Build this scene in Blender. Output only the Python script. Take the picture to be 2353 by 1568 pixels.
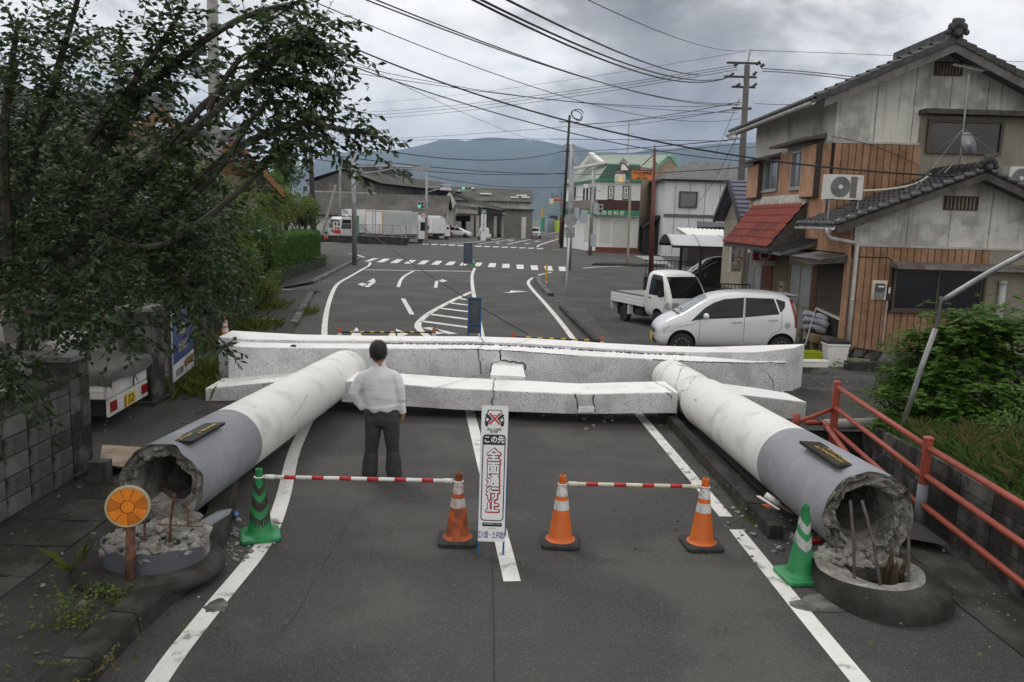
import bpy,bmesh,math,random
from mathutils import Vector,Matrix,noise
from mathutils.bvhtree import BVHTree
from mathutils.geometry import delaunay_2d_cdt
PI=math.pi
R=math.radians
SC=bpy.context.scene
for _o in list(bpy.data.objects):
 bpy.data.objects.remove(_o)
COL=SC.collection
rnd=random.Random(7)
# -- camera
FPX,CAM_H,PITCH,ROLL=1830.0,3.22,R(8.79),R(1.746)
_cp,_sp,_cr,_sr=math.cos(PITCH),math.sin(PITCH),math.cos(ROLL),math.sin(ROLL)
FW=Vector((0,_cp,-_sp));UP=Vector((0,_sp,_cp));RT=Vector((1,0,0))
CR=RT*_cr+UP*_sr
CU=UP*_cr-RT*_sr
cam_d=bpy.data.cameras.new('camera')
cam_d.sensor_width=36.0
cam_d.lens=FPX/2353.0*36.0
cam_d.clip_start=0.1
cam_d.clip_end=60000
cam=bpy.data.objects.new('camera',cam_d)
COL.objects.link(cam)
cam.matrix_world=Matrix(((CR.x,CU.x,-FW.x,0),(CR.y,CU.y,-FW.y,0),(CR.z,CU.z,-FW.z,CAM_H),(0,0,0,1)))
SC.camera=cam
SC.view_settings.view_transform='Standard'
SC.view_settings.look='None'
SC.view_settings.gamma=1
SC.view_settings.use_curve_mapping=False
SC.view_settings.exposure=-0.36
SC.render.engine='CYCLES'
try:
 SC.cycles.use_denoising=True
 SC.cycles.denoiser='OPENIMAGEDENOISE'
except Exception:
 pass
SC.cycles.max_bounces=6
SC.cycles.diffuse_bounces=3
SC.cycles.glossy_bounces=3
SC.cycles.transmission_bounces=4
SC.cycles.transparent_max_bounces=8
SC.cycles.volume_bounces=0
SC.cycles.caustics_reflective=False
SC.cycles.caustics_refractive=False
def ray(x,y):
 return FW+CR*((x-1176.5)/FPX)-CU*((y-784.0)/FPX)
def G(x,y,z=0.0):
 d=ray(x,y);t=(z-CAM_H)/d.z
 return Vector((d.x*t,d.y*t,z))
def A(x,y,Y):
 d=ray(x,y);t=Y/d.y
 return Vector((d.x*t,Y,CAM_H+d.z*t))
def AX(x,y,X):
 d=ray(x,y);t=X/d.x
 return Vector((X,d.y*t,CAM_H+d.z*t))
Z2=lambda x,y:(631.9+x*.2931,287.2+y*.2931)
Z3=lambda x,y:(1206.4+x*.2931,287.2+y*.2931)
Z4=lambda x,y:(1663.7+x*.2931,57.4+y*.2931)
Z5=lambda x,y:(1663.7+x*.2931,402.1+y*.2931)
Z6=lambda x,y:(x*.2931,517.0+y*.2931)
Z7=lambda x,y:(x*.2931,919.2+y*.2931)
Z8=lambda x,y:(1663.7+x*.2931,861.7+y*.2931)
ZB=lambda x,y:(1663.7+x*.2931,1108.7+y*.2931)
# -- sky and sun
SUN_EL,SUN_AZ=R(52),R(-35)
def NW(nt,t,**kw):
 n=nt.nodes.new(t)
 for k,v in kw.items():
  setattr(n,k,v)
 return n
world=bpy.data.worlds.new('World')
SC.world=world
world.use_nodes=True
nt=world.node_tree
nt.nodes.clear()
def wmath(op,a,b=None,c=None,clamp=False):
 n=NW(nt,'ShaderNodeMath',operation=op,use_clamp=clamp)
 for i,v in enumerate((a,b,c)):
  if v is None:continue
  if isinstance(v,(int,float)):n.inputs[i].default_value=v
  else:nt.links.new(v,n.inputs[i])
 return n.outputs[0]
def wnoise(vec,scale,detail,rough,off=(0,0,0),dist=0.0):
 m=NW(nt,'ShaderNodeMapping');m.inputs['Location'].default_value=off
 nt.links.new(vec,m.inputs['Vector'])
 n=NW(nt,'ShaderNodeTexNoise');n.inputs['Scale'].default_value=scale
 n.inputs['Detail'].default_value=detail;n.inputs['Roughness'].default_value=rough
 n.inputs['Distortion'].default_value=dist
 nt.links.new(m.outputs[0],n.inputs['Vector'])
 return n.outputs['Fac']
def wramp(f,stops,interp='EASE'):
 n=NW(nt,'ShaderNodeValToRGB');cr=n.color_ramp;cr.interpolation=interp
 while len(cr.elements)<len(stops):cr.elements.new(.5)
 for e,(p_,c_)in zip(cr.elements,stops):
  e.position=p_;e.color=(*c_,1)if len(c_)==3 else c_
 nt.links.new(f,n.inputs[0])
 return n.outputs[0]
tc=NW(nt,'ShaderNodeTexCoord')
sep=NW(nt,'ShaderNodeSeparateXYZ');nt.links.new(tc.outputs['Generated'],sep.inputs[0])
zc=wmath('ADD',wmath('MAXIMUM',sep.outputs[2],0.0),0.30)
px=wmath('DIVIDE',sep.outputs[0],zc);py=wmath('DIVIDE',sep.outputs[1],zc)
cmb=NW(nt,'ShaderNodeCombineXYZ');nt.links.new(px,cmb.inputs[0]);nt.links.new(py,cmb.inputs[1])
pl=cmb.outputs[0]
sq=NW(nt,'ShaderNodeMapping');sq.inputs['Scale'].default_value=(1,1,1.9);nt.links.new(tc.outputs['Generated'],sq.inputs['Vector']);dv3=sq.outputs[0]
big=wnoise(pl,0.75,3,.5,(3.35,1.9,0),.3)
mid=wnoise(dv3,4.6,8,.56,(1.2,7.4,2.0),.25)
fin=wnoise(dv3,13,9,.6,(5.1,.7,4.0),.2)
def bank(x,y,c0,amt):
 d=ray(x,y).normalized();n=NW(nt,'ShaderNodeVectorMath',operation='DOT_PRODUCT');nt.links.new(tc.outputs['Generated'],n.inputs[0]);n.inputs[1].default_value=tuple(d)
 r=NW(nt,'ShaderNodeMapRange');r.interpolation_type='SMOOTHSTEP';nt.links.new(n.outputs['Value'],r.inputs['Value']);r.inputs['From Min'].default_value=math.cos(R(c0));r.inputs['From Max'].default_value=1.0;r.inputs['To Min'].default_value=0;r.inputs['To Max'].default_value=amt
 return r.outputs[0]
dens=wmath('ADD',wmath('ADD',wmath('MULTIPLY',big,.42),wmath('MULTIPLY',mid,.80)),wmath('MULTIPLY',fin,.26))
dens=wmath('SUBTRACT',dens,.27)
for b_ in((1480,190,18,.13),(1740,40,12,.06),(1250,50,8,.04),(900,110,13,-.05),(2020,0,12,-.12),(1190,290,8,-.08),(2370,60,11,.12),(300,150,18,-.02),(640,330,10,-.06)):dens=wmath('ADD',dens,bank(*b_))
cloud_col=wramp(dens,[(0.30,(1.2,1.24,1.3)),(0.40,(1.7,1.67,1.62)),(0.47,(1.45,1.42,1.38)),(0.535,(1.02,1.0,.97)),(0.61,(.62,.60,.58)),(0.78,(.30,.29,.28))],'LINEAR')
cover=wramp(dens,[(0.27,(0,0,0)),(0.34,(1,1,1))])
sky=NW(nt,'ShaderNodeTexSky',sky_type='NISHITA')
sky.sun_disc=False;sky.sun_elevation=SUN_EL;sky.sun_rotation=SUN_AZ
sky.air_density=1.0;sky.dust_density=1.5
skm=NW(nt,'ShaderNodeVectorMath',operation='SCALE');nt.links.new(sky.outputs[0],skm.inputs[0]);skm.inputs['Scale'].default_value=0.10
mx=NW(nt,'ShaderNodeMix',data_type='RGBA');nt.links.new(cover,mx.inputs['Factor'])
nt.links.new(skm.outputs[0],mx.inputs['A']);nt.links.new(cloud_col,mx.inputs['B'])
hz=wramp(sep.outputs[2],[(0.0,(1,1,1)),(0.17,(0,0,0))])
mh=NW(nt,'ShaderNodeMix',data_type='RGBA');nt.links.new(wmath('MULTIPLY',hz,.30),mh.inputs['Factor'])
nt.links.new(mx.outputs['Result'],mh.inputs['A']);mh.inputs['B'].default_value=(1.05,1.06,1.08,1)
bg=NW(nt,'ShaderNodeBackground');nt.links.new(mh.outputs['Result'],bg.inputs['Color']);bg.inputs['Strength'].default_value=1.0
wo=NW(nt,'ShaderNodeOutputWorld');nt.links.new(bg.outputs[0],wo.inputs['Surface'])
sun_d=bpy.data.lights.new('sun','SUN')
sun_d.energy=1.3;sun_d.angle=R(14);sun_d.color=(1,.97,.93)
sun=bpy.data.objects.new('sun',sun_d);COL.objects.link(sun)
_sd=Vector((math.sin(SUN_AZ)*math.cos(SUN_EL),math.cos(SUN_AZ)*math.cos(SUN_EL),math.sin(SUN_EL)))
sun.rotation_euler=_sd.to_track_quat('Z','Y').to_euler()
# -- materials
MATS={}
def M(name,col,rough=.6,metal=0.0,var=0.0,vs=3.0,dirt=None,ds=1.2,da=0.0,dt=.52,bump=0.0,bs=40.0,spec=.5,speck=None,ss=60.0,sa=0.0,st=.6,streak=None,ka=0.0,coat=0.0,trans=0.0,sub=None):
 """one procedural material: base colour with slow variation, patches of dirt, fine specks, vertical streaks and a bump"""
 if name in MATS:return MATS[name]
 m=bpy.data.materials.new(name);MATS[name]=m
 m.use_nodes=True
 t=m.node_tree;b=t.nodes['Principled BSDF']
 b.inputs['Roughness'].default_value=rough;b.inputs['Metallic'].default_value=metal
 b.inputs['Specular IOR Level'].default_value=spec
 if coat:b.inputs['Coat Weight'].default_value=coat;b.inputs['Coat Roughness'].default_value=.08
 if trans:
  b.inputs['Transmission Weight'].default_value=trans
 c=None
 tcn=NW(t,'ShaderNodeTexCoord')
 def nz(scale,detail=4,off=0.0,sx=None):
  mp=NW(t,'ShaderNodeMapping');mp.inputs['Location'].default_value=(off,off*.7,off*1.3)
  if sx:mp.inputs['Scale'].default_value=sx
  t.links.new(tcn.outputs['Object'],mp.inputs[0])
  n=NW(t,'ShaderNodeTexNoise');n.inputs['Scale'].default_value=scale;n.inputs['Detail'].default_value=detail
  n.inputs['Roughness'].default_value=.6
  t.links.new(mp.outputs[0],n.inputs['Vector'])
  return n.outputs['Fac']
 def mr(f,a,b_,lo=0.0,hi=1.0):
  n=NW(t,'ShaderNodeMapRange');n.interpolation_type='SMOOTHSTEP'
  n.inputs['From Min'].default_value=a;n.inputs['From Max'].default_value=b_
  n.inputs['To Min'].default_value=lo;n.inputs['To Max'].default_value=hi
  t.links.new(f,n.inputs['Value']);return n.outputs[0]
 def mix(fac,a,bb,mode='MIX'):
  n=NW(t,'ShaderNodeMix',data_type='RGBA',blend_type=mode)
  if isinstance(fac,float):n.inputs['Factor'].default_value=fac
  else:t.links.new(fac,n.inputs['Factor'])
  for s,v in(('A',a),('B',bb)):
   if isinstance(v,tuple):n.inputs[s].default_value=(*v,1)
   else:t.links.new(v,n.inputs[s])
  return n.outputs['Result']
 c=tuple(col)
 if var:
  lo=tuple(x*(1-var)for x in col);hi=tuple(min(1,x*(1+var))for x in col)
  c=mix(mr(nz(vs,5),.3,.7),lo,hi)
 if dirt is not None and da:
  c=mix(mr(nz(ds,7,3.1),dt-.07,dt+.1,0,da),c,tuple(dirt))
 if streak is not None and ka:
  c=mix(mr(nz(1.0,5,7.7,(9,9,.5)),.5,.75,0,ka),c,tuple(streak))
 if speck is not None and sa:
  c=mix(mr(nz(ss,2,9.3),st,st+.06,0,sa),c,tuple(speck))
 if isinstance(c,tuple):b.inputs['Base Color'].default_value=(*c,1)
 else:t.links.new(c,b.inputs['Base Color'])
 if bump:
  bn=NW(t,'ShaderNodeBump');bn.inputs['Strength'].default_value=min(1,bump);bn.inputs['Distance'].default_value=.01
  t.links.new(nz(bs,4,1.7),bn.inputs['Height']);t.links.new(bn.outputs[0],b.inputs['Normal'])
 m.diffuse_color=(*col,1)
 return m
def leafmat(name,c1,c2,rough=.4,tr=.35,spec=.5):
 if name in MATS:return MATS[name]
 m=bpy.data.materials.new(name);MATS[name]=m;m.use_nodes=True
 t=m.node_tree;b=t.nodes['Principled BSDF']
 g=NW(t,'ShaderNodeNewGeometry')
 rmp=NW(t,'ShaderNodeMix',data_type='RGBA')
 t.links.new(g.outputs['Random Per Island'],rmp.inputs['Factor'])
 rmp.inputs['A'].default_value=(*c1,1);rmp.inputs['B'].default_value=(*c2,1)
 t.links.new(rmp.outputs['Result'],b.inputs['Base Color'])
 b.inputs['Roughness'].default_value=rough;b.inputs['Specular IOR Level'].default_value=spec
 tl=NW(t,'ShaderNodeBsdfTranslucent')
 t.links.new(rmp.outputs['Result'],tl.inputs['Color'])
 ms=NW(t,'ShaderNodeMixShader');ms.inputs[0].default_value=tr
 t.links.new(b.outputs[0],ms.inputs[1]);t.links.new(tl.outputs[0],ms.inputs[2])
 t.links.new(ms.outputs[0],t.nodes['Material Output'].inputs['Surface'])
 return m
# -- mesh helpers
class MB:
 """collects simple shapes into one mesh"""
 def __init__(s):s.v=[];s.f=[];s.mi=[];s.cur=0
 def add(s,vs,fs,mi=None):
  o=len(s.v);s.v+=[Vector(v)for v in vs]
  for f in fs:
   s.f.append([o+i for i in f]);s.mi.append(s.cur if mi is None else mi)
  return s
 def box(s,c,d,rz=0.0,m=None,mi=None):
  x,y,z=d[0]/2,d[1]/2,d[2]/2
  vs=[Vector((a*x,b*y,e*z))for e in(-1,1)for b in(-1,1)for a in(-1,1)]
  if m is not None:vs=[m@v for v in vs]
  elif rz:vs=[Matrix.Rotation(rz,3,'Z')@v for v in vs]
  vs=[v+Vector(c)for v in vs]
  return s.add(vs,[(0,2,3,1),(4,5,7,6),(0,1,5,4),(2,6,7,3),(0,4,6,2),(1,3,7,5)],mi)
 def box2(s,a,b,mi=None):
  a,b=Vector(a),Vector(b)
  return s.box((a+b)/2,[abs(b[i]-a[i])for i in range(3)],mi=mi)
 def beam(s,a,b,w,h,mi=None,up=(0,0,1)):
  a,b=Vector(a),Vector(b);d=(b-a).normalized();u=Vector(up)
  sd=d.cross(u)
  if sd.length<1e-4:sd=d.cross(Vector((0,1,0)))
  sd.normalize();u2=sd.cross(d)
  vs=[p+sd*(i*w/2)+u2*(j*h/2)for p in(a,b)for(i,j)in((-1,-1),(1,-1),(1,1),(-1,1))]
  return s.add(vs,[(3,2,1,0),(4,5,6,7),(0,1,5,4),(1,2,6,5),(2,3,7,6),(3,0,4,7)],mi)
 def tube(s,pts,r,n=8,cap=True,mi=None):
  pts=[Vector(p)for p in pts];k=len(pts)
  rr=r if isinstance(r,(list,tuple))else[r]*k
  ref=None;rings=[]
  for i,p in enumerate(pts):
   d=(pts[min(i+1,k-1)]-pts[max(i-1,0)])
   d=d.normalized()if d.length>1e-9 else Vector((0,0,1))
   if ref is None:
    ref=d.cross(Vector((0,0,1)))
    if ref.length<1e-3:ref=Vector((1,0,0))
   ref=(ref-d*ref.dot(d))
   ref=ref.normalized()if ref.length>1e-6 else d.orthogonal().normalized()
   b=d.cross(ref)
   rings.append([p+(ref*math.cos(2*PI*j/n)+b*math.sin(2*PI*j/n))*rr[i]for j in range(n)])
  return s.loft(rings,True,cap,mi)
 def loft(s,rings,closed=True,cap=True,mi=None):
  n=len(rings[0]);vs=[v for r_ in rings for v in r_];fs=[]
  for i in range(len(rings)-1):
   for j in range(n if closed else n-1):
    a=i*n+j;b=i*n+(j+1)%n
    fs.append((a,b,b+n,a+n))
  if cap:
   fs.append(tuple(range(n))[::-1]);fs.append(tuple(range((len(rings)-1)*n,len(rings)*n)))
  return s.add(vs,fs,mi)
 def lathe(s,prof,c=(0,0,0),n=16,m=None,cap=True,mi=None):
  rings=[]
  for(r_,z)in prof:
   ring=[Vector((r_*math.cos(2*PI*j/n),r_*math.sin(2*PI*j/n),z))for j in range(n)]
   if m is not None:ring=[m@v for v in ring]
   rings.append([v+Vector(c)for v in ring])
  return s.loft(rings,True,cap,mi)
 def poly(s,pts,mi=None):
  return s.add(pts,[tuple(range(len(pts)))],mi)
 def prism(s,pts,off,mi=None):
  pts=[Vector(p)for p in pts];off=Vector(off);n=len(pts)
  fs=[tuple(range(n)),tuple(range(2*n-1,n-1,-1))]+[(i,n+i,n+(i+1)%n,(i+1)%n)for i in range(n)]
  return s.add(pts+[p+off for p in pts],fs,mi)
 def sphere(s,c,r_,n=10,k=6,sc=(1,1,1),mi=None):
  rings=[[Vector(c)+Vector((r_*sc[0]*math.sin(PI*i/k)*math.cos(2*PI*j/n),r_*sc[1]*math.sin(PI*i/k)*math.sin(2*PI*j/n),r_*sc[2]*math.cos(PI*i/k)))for j in range(n)]for i in range(1,k)]
  o=len(s.v);s.loft(rings,True,True,mi);return s
 def rock(s,c,r_,sc=(1,1,1),rg=None):
  g=rg or rnd
  phi=(1+5**.5)/2
  ico=[(-1,phi,0),(1,phi,0),(-1,-phi,0),(1,-phi,0),(0,-1,phi),(0,1,phi),(0,-1,-phi),(0,1,-phi),(phi,0,-1),(phi,0,1),(-phi,0,-1),(-phi,0,1)]
  fc=[(0,11,5),(0,5,1),(0,1,7),(0,7,10),(0,10,11),(1,5,9),(5,11,4),(11,10,2),(10,7,6),(7,1,8),(3,9,4),(3,4,2),(3,2,6),(3,6,8),(3,8,9),(4,9,5),(2,4,11),(6,2,10),(8,6,7),(9,8,1)]
  q=Matrix.Rotation(g.random()*6,3,'Z')@Matrix.Rotation(g.random()*6,3,'X')
  s.add([Vector(c)+Vector([(q@(Vector(v)*.53*r_*g.uniform(.6,1.25)))[i]*sc[i]for i in range(3)])for v in ico],fc)
  return s
MTX={}
def link(o):COL.objects.link(o);return o
def mesh_of(name,mb,mats,smooth=False,tf=None):
 me=bpy.data.meshes.new(name)
 vs=[tf@v for v in mb.v]if tf is not None else mb.v
 me.from_pydata([tuple(v)for v in vs],[],mb.f)
 mats=mats if isinstance(mats,(list,tuple))else[mats]
 for m in mats:me.materials.append(m)
 if len(mats)>1:me.polygons.foreach_set('material_index',mb.mi)
 if smooth:me.polygons.foreach_set('use_smooth',[True]*len(me.polygons))
 me.update()
 return me
def autosmooth(me,ang=35):
 bm=bmesh.new();bm.from_mesh(me);a=R(ang)
 bmesh.ops.recalc_face_normals(bm,faces=bm.faces)
 for f in bm.faces:f.smooth=True
 for e in bm.edges:
  e.smooth=len(e.link_faces)==2 and e.calc_face_angle(0)<a
 bm.to_mesh(me);bm.free()
def tag(o,label=None,cat=None,group=None,kind=None):
 if label:o['label']=label
 if cat:o['category']=cat
 if group:o['group']=group
 if kind:o['kind']=kind
 return o
def thing(name,label,cat,loc=(0,0,0),rz=0.0,group=None,kind=None):
 o=bpy.data.objects.new(name,None);link(o)
 o.empty_display_size=.2
 o.location=loc;o.rotation_euler=(0,0,rz)
 MTX[o.name]=Matrix.Translation(Vector(loc))@Matrix.Rotation(rz,4,'Z')
 return tag(o,label,cat,group,kind)
def part(name,mb,mats,parent,world=False,smooth=False,label=None,kind=None,sharp=None):
 """one mesh part; shapes are in the parent's own axes, or in world axes when world is set"""
 tf=MTX[parent.name].inverted()if world and parent is not None else None
 me=mb if isinstance(mb,bpy.types.Mesh)else mesh_of(name,mb,mats,smooth,tf)
 if sharp:autosmooth(me,sharp)
 o=bpy.data.objects.new(name,me);link(o)
 if parent is not None:
  o.parent=parent;MTX[o.name]=MTX[parent.name]
 else:MTX[o.name]=Matrix.Identity(4)
 return tag(o,label,None,None,kind)
def single(name,mb,mats,label,cat,group=None,origin=None,kind=None,smooth=False,sharp=None):
 c=Vector(origin)if origin is not None else Vector((sum(v.x for v in mb.v)/len(mb.v),sum(v.y for v in mb.v)/len(mb.v),min(v.z for v in mb.v)))
 me=mesh_of(name,mb,mats,smooth,Matrix.Translation(-c))
 if sharp:autosmooth(me,sharp)
 o=bpy.data.objects.new(name,me);link(o);o.location=c
 MTX[o.name]=Matrix.Translation(c)
 return tag(o,label,cat,group,kind)
def struct(name,mb,mats,parent=None,smooth=False):
 o=part(name,mb,mats,parent,False,smooth)
 if parent is None:o['kind']='structure'
 return o
def dup(root,loc=None,rz=None,label=None,group=None):
 r=root.copy();link(r)
 if loc is not None:r.location=loc
 if rz is not None:r.rotation_euler=(0,0,rz)
 MTX[r.name]=Matrix.Translation(r.location)@Matrix.Rotation(r.rotation_euler.z,4,'Z')
 if label:r['label']=label
 if group:r['group']=group
 def rec(src,dst):
  for ch in list(src.children):
   c=ch.copy();link(c);c.parent=dst;MTX[c.name]=MTX[r.name]
   rec(ch,c)
 rec(root,r)
 return r
def inst(src,parent,loc=(0,0,0),rot=(0,0,0),scale=(1,1,1),mat=None,name=None):
 """another piece that shares the mesh of src"""
 o=bpy.data.objects.new(name or src.name.split('.')[0],src.data);link(o)
 o.parent=parent;o.location=loc;o.rotation_euler=rot;o.scale=scale
 if mat is not None:
  o.material_slots[0].link='OBJECT';o.material_slots[0].material=mat
 MTX[o.name]=MTX[parent.name]if parent is not None else Matrix.Identity(4)
 return o
def evaluated(mb,mods,mats,smooth=False):
 """run modifiers over a mesh and keep only the result"""
 me=mesh_of('tmp',mb,mats,smooth)if isinstance(mb,MB)else mb
 o=bpy.data.objects.new('tmp',me);link(o)
 extra=[]
 for(t_,kw)in mods:
  md=o.modifiers.new(t_,t_)
  for k,v in kw.items():
   if k=='object':
    c=bpy.data.objects.new('tmpc',v);link(c);extra.append(c);md.object=c
   else:setattr(md,k,v)
 dg=bpy.context.evaluated_depsgraph_get()
 res=bpy.data.meshes.new_from_object(o.evaluated_get(dg))
 bpy.data.objects.remove(o)
 for c in extra:bpy.data.objects.remove(c)
 return res
def text_mb(s,size,tf,depth=.002,offset=0.0,sx=1.0,align='CENTER',shear=0.0,mi=None,mb=None):
 """lettering as real raised shapes: tf places the text plane (x right, y up, z out)"""
 cu=bpy.data.curves.new('t','FONT');cu.body=s;cu.size=size;cu.extrude=depth;cu.offset=offset
 cu.align_x=align;cu.align_y='CENTER';cu.resolution_u=2;cu.shear=shear
 o=bpy.data.objects.new('t',cu);link(o)
 dg=bpy.context.evaluated_depsgraph_get()
 me=bpy.data.meshes.new_from_object(o.evaluated_get(dg))
 bpy.data.objects.remove(o);bpy.data.curves.remove(cu)
 mb=mb or MB()
 mb.add([tf@Vector((v.co.x*sx,v.co.y,v.co.z))for v in me.vertices],[tuple(p.vertices)for p in me.polygons],mi)
 bpy.data.meshes.remove(me)
 return mb
def frame_tf(o,xd,yd):
 """placement from an origin and the directions of the text's right and up"""
 x=Vector(xd).normalized();y=(Vector(yd)-x*Vector(yd).dot(x)).normalized();z=x.cross(y)
 return Matrix(((x.x,y.x,z.x,o[0]),(x.y,y.y,z.y,o[1]),(x.z,y.z,z.z,o[2]),(0,0,0,1)))
def strip(mb,pts,w,z=None,mi=None):
 """flat ribbon of width w (number or list) along ground points"""
 pts=[Vector(p)for p in pts];L=[];Rr=[]
 for i,p in enumerate(pts):
  d=pts[min(i+1,len(pts)-1)]-pts[max(i-1,0)];d.z=0;d.normalize()
  n=Vector((-d.y,d.x,0));ww=w[i]if isinstance(w,(list,tuple))else w
  q=p.copy()
  if z is not None:q.z=z
  L.append(q+n*ww/2);Rr.append(q-n*ww/2)
 k=len(pts)
 return mb.add(L+Rr,[(i,k+i,k+i+1,i+1)for i in range(k-1)],mi)
def spline(pts,n=6):
 pts=[Vector(p)for p in pts];out=[]
 for i in range(len(pts)-1):
  p0,p1,p2,p3=pts[max(i-1,0)],pts[i],pts[i+1],pts[min(i+2,len(pts)-1)]
  for k in range(n):
   t=k/n
   out.append(.5*((2*p1)+(p2-p0)*t+(2*p0-5*p1+4*p2-p3)*t*t+(3*p1-p0-3*p2+p3)*t**3))
 return out+[pts[-1]]
# -- materials of the place
ASPH=M('asphalt',(.056,.055,.052),.85,var=.22,vs=.3,dirt=(.10,.098,.09),ds=.7,da=.55,dt=.54,streak=(.036,.036,.035),ka=.0,speck=(.19,.185,.175),ss=85,sa=.45,st=.57,bump=.8,bs=110,spec=.3)
ASPH2=M('old_asphalt',(.066,.066,.064),.9,var=.25,vs=.6,dirt=(.03,.03,.028),ds=.9,da=.6,dt=.55,speck=(.22,.215,.2),ss=100,sa=.7,st=.62,bump=.8,bs=110,spec=.25)
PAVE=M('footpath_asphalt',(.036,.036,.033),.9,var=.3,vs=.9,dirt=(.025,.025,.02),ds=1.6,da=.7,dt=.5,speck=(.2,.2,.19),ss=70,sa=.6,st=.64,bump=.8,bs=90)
PAINT=M('road_paint',(.68,.67,.64),.7,var=.08,vs=2,dirt=(.12,.118,.11),ds=7,da=.75,dt=.6,speck=(.2,.2,.19),ss=45,sa=.55,st=.66,bump=.3,bs=90)
CONC=M('old_concrete',(.16,.155,.145),.9,var=.25,vs=1.5,dirt=(.03,.03,.026),ds=2.2,da=.8,dt=.5,bump=.6,bs=60,spec=.3)
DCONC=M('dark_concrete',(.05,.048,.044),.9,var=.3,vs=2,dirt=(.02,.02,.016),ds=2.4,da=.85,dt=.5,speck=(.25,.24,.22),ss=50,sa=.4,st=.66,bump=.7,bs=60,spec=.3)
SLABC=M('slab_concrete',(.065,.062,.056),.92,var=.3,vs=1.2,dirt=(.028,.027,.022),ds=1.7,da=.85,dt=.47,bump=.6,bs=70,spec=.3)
EARTH=M('earth',(.05,.042,.032),.95,var=.4,vs=2,dirt=(.06,.065,.03),ds=.5,da=.7,bump=.8,bs=30)
FIELD=M('far_land',(.06,.075,.045),.95,var=.35,vs=.02,dirt=(.16,.15,.12),ds=.03,da=.7,dt=.5)
DARK=M('dark_hollow',(.012,.012,.012),.9)
BLACK=M('black_plastic',(.018,.018,.019),.45)
STEEL=M('galvanised_steel',(.33,.34,.35),.5,metal=.55,var=.15,vs=3,dirt=(.18,.17,.16),ds=4,da=.5)
RUST=M('rusty_steel',(.14,.06,.035),.85,var=.4,vs=8,dirt=(.06,.03,.02),ds=14,da=.8,bump=.5,bs=60)
WIREM=M('black_cable',(.012,.012,.013),.6)
# -- ground, road, paths
PIT=(4.46,5.62,8.75,12.35)
def holed(name,x0,x1,y0,y1,z,mat):
 mb=MB();a,b,c,d=PIT
 for(p,q,r,s)in((x0,a,y0,y1),(b,x1,y0,y1),(a,b,y0,c),(a,b,d,y1)):
  mb.add([(p,r,z),(q,r,z),(q,s,z),(p,s,z)],[(0,1,2,3)])
 return struct(name,mb,mat)
holed('ground',-9000,9000,-60,16000,-.03,FIELD)
holed('road',-70,60,-6,168,0.0,ASPH)
far=MB();strip(far,[G(1190,561),(5.2,168,0),(11,260,0),(22,420,0),(36,800,0)],[8,8,8,8,8],.004)
struct('far_road',far,ASPH)
mb=MB()
mb.poly([(x,y,.004)for x,y in((2.9,15.9),(8.1,15.9),(8.1,27.6),(11.5,29.5),(11.5,46),(8.6,57.5),(4.2,53.5),(2.75,47.5),(2.45,41),(2.6,33),(2.7,24))])
struct('forecourt',mb,ASPH2)
mb=MB()
mb.poly([(x,y,.004)for x,y in((5.64,12.4),(14,12.4),(14,19),(8.2,19.1),(8.05,15.8),(4.4,15.8),(4.4,12.4))])
struct('driveway',mb,PAVE)
KL=[G(231,1549),G(346,1431),G(446,1348),G(500,1290),G(526,1238),G(551,1124),Vector((-3.45,10.6,0)),Vector((-3.95,13.2,0)),Vector((-4.6,16.5,0)),G(684,752),G(705,712),G(722,680)]
KL[0]=Vector((-2.8,2.5,0))
path=MB()
inner=[Vector((-4.95,2.5,0)),Vector((-4.95,9.2,0)),Vector((-9.5,9.3,0)),Vector((-9.5,12.6,0)),Vector((-5.7,12.7,0)),Vector((-6.3,15.5,0)),Vector((-7.4,20.5,0)),Vector((-8.8,27.0,0)),Vector((-9.3,31.0,0))]
outer=[Vector((p.x-.1,p.y,0))for p in KL]+[Vector((-8.0,33.0,0))]
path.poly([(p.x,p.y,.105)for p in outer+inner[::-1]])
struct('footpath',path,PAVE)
path2=MB()
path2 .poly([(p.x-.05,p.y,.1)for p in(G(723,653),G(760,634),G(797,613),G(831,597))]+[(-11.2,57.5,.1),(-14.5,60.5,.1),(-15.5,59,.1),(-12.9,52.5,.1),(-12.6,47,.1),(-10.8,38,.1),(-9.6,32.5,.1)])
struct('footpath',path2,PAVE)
def kerb(pts,w,h,step,mat,cap=None):
 root=thing('kerb',None,None,pts[0]);root['kind']='structure'
 pts=[Vector(p)for p in pts];L=[0]
 for i in range(1,len(pts)):L.append(L[-1]+(pts[i]-pts[i-1]).length)
 def at(s):
  for i in range(1,len(pts)):
   if s<=L[i]+1e-6:return pts[i-1].lerp(pts[i],(s-L[i-1])/(L[i]-L[i-1]))
  return pts[-1]
 n=max(1,int(L[-1]/step));st=L[-1]/n
 for k in range(n):
  a,b=at(k*st),at((k+1)*st);d=(b-a).normalized();nn=Vector((-d.y,d.x,0))*(w if w>0 else w)
  a2,b2=a+d*.006,b-d*.006;j=rnd.uniform(-.006,.006)
  bb=abs(w)*.12*(1 if w>0 else-1);nb=Vector((-d.y,d.x,0))*bb
  ring=lambda p:[p+Vector((0,0,0)),p+nb*.5+Vector((0,0,h*.8+j)),p+nb*1.3+Vector((0,0,h+j)),p+nn+Vector((0,0,h+j)),p+nn]
  m=MB();m.loft([ring(a2),ring(b2)],True,True)
  part('kerb_stone',m,mat,root,world=True)
 return root
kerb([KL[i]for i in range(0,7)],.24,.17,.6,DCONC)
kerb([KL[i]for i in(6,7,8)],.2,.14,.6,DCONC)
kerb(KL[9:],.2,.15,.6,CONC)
kerb([G(723,653),G(760,634),G(797,613),G(831,597)],.25,.15,1.0,CONC)
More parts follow.
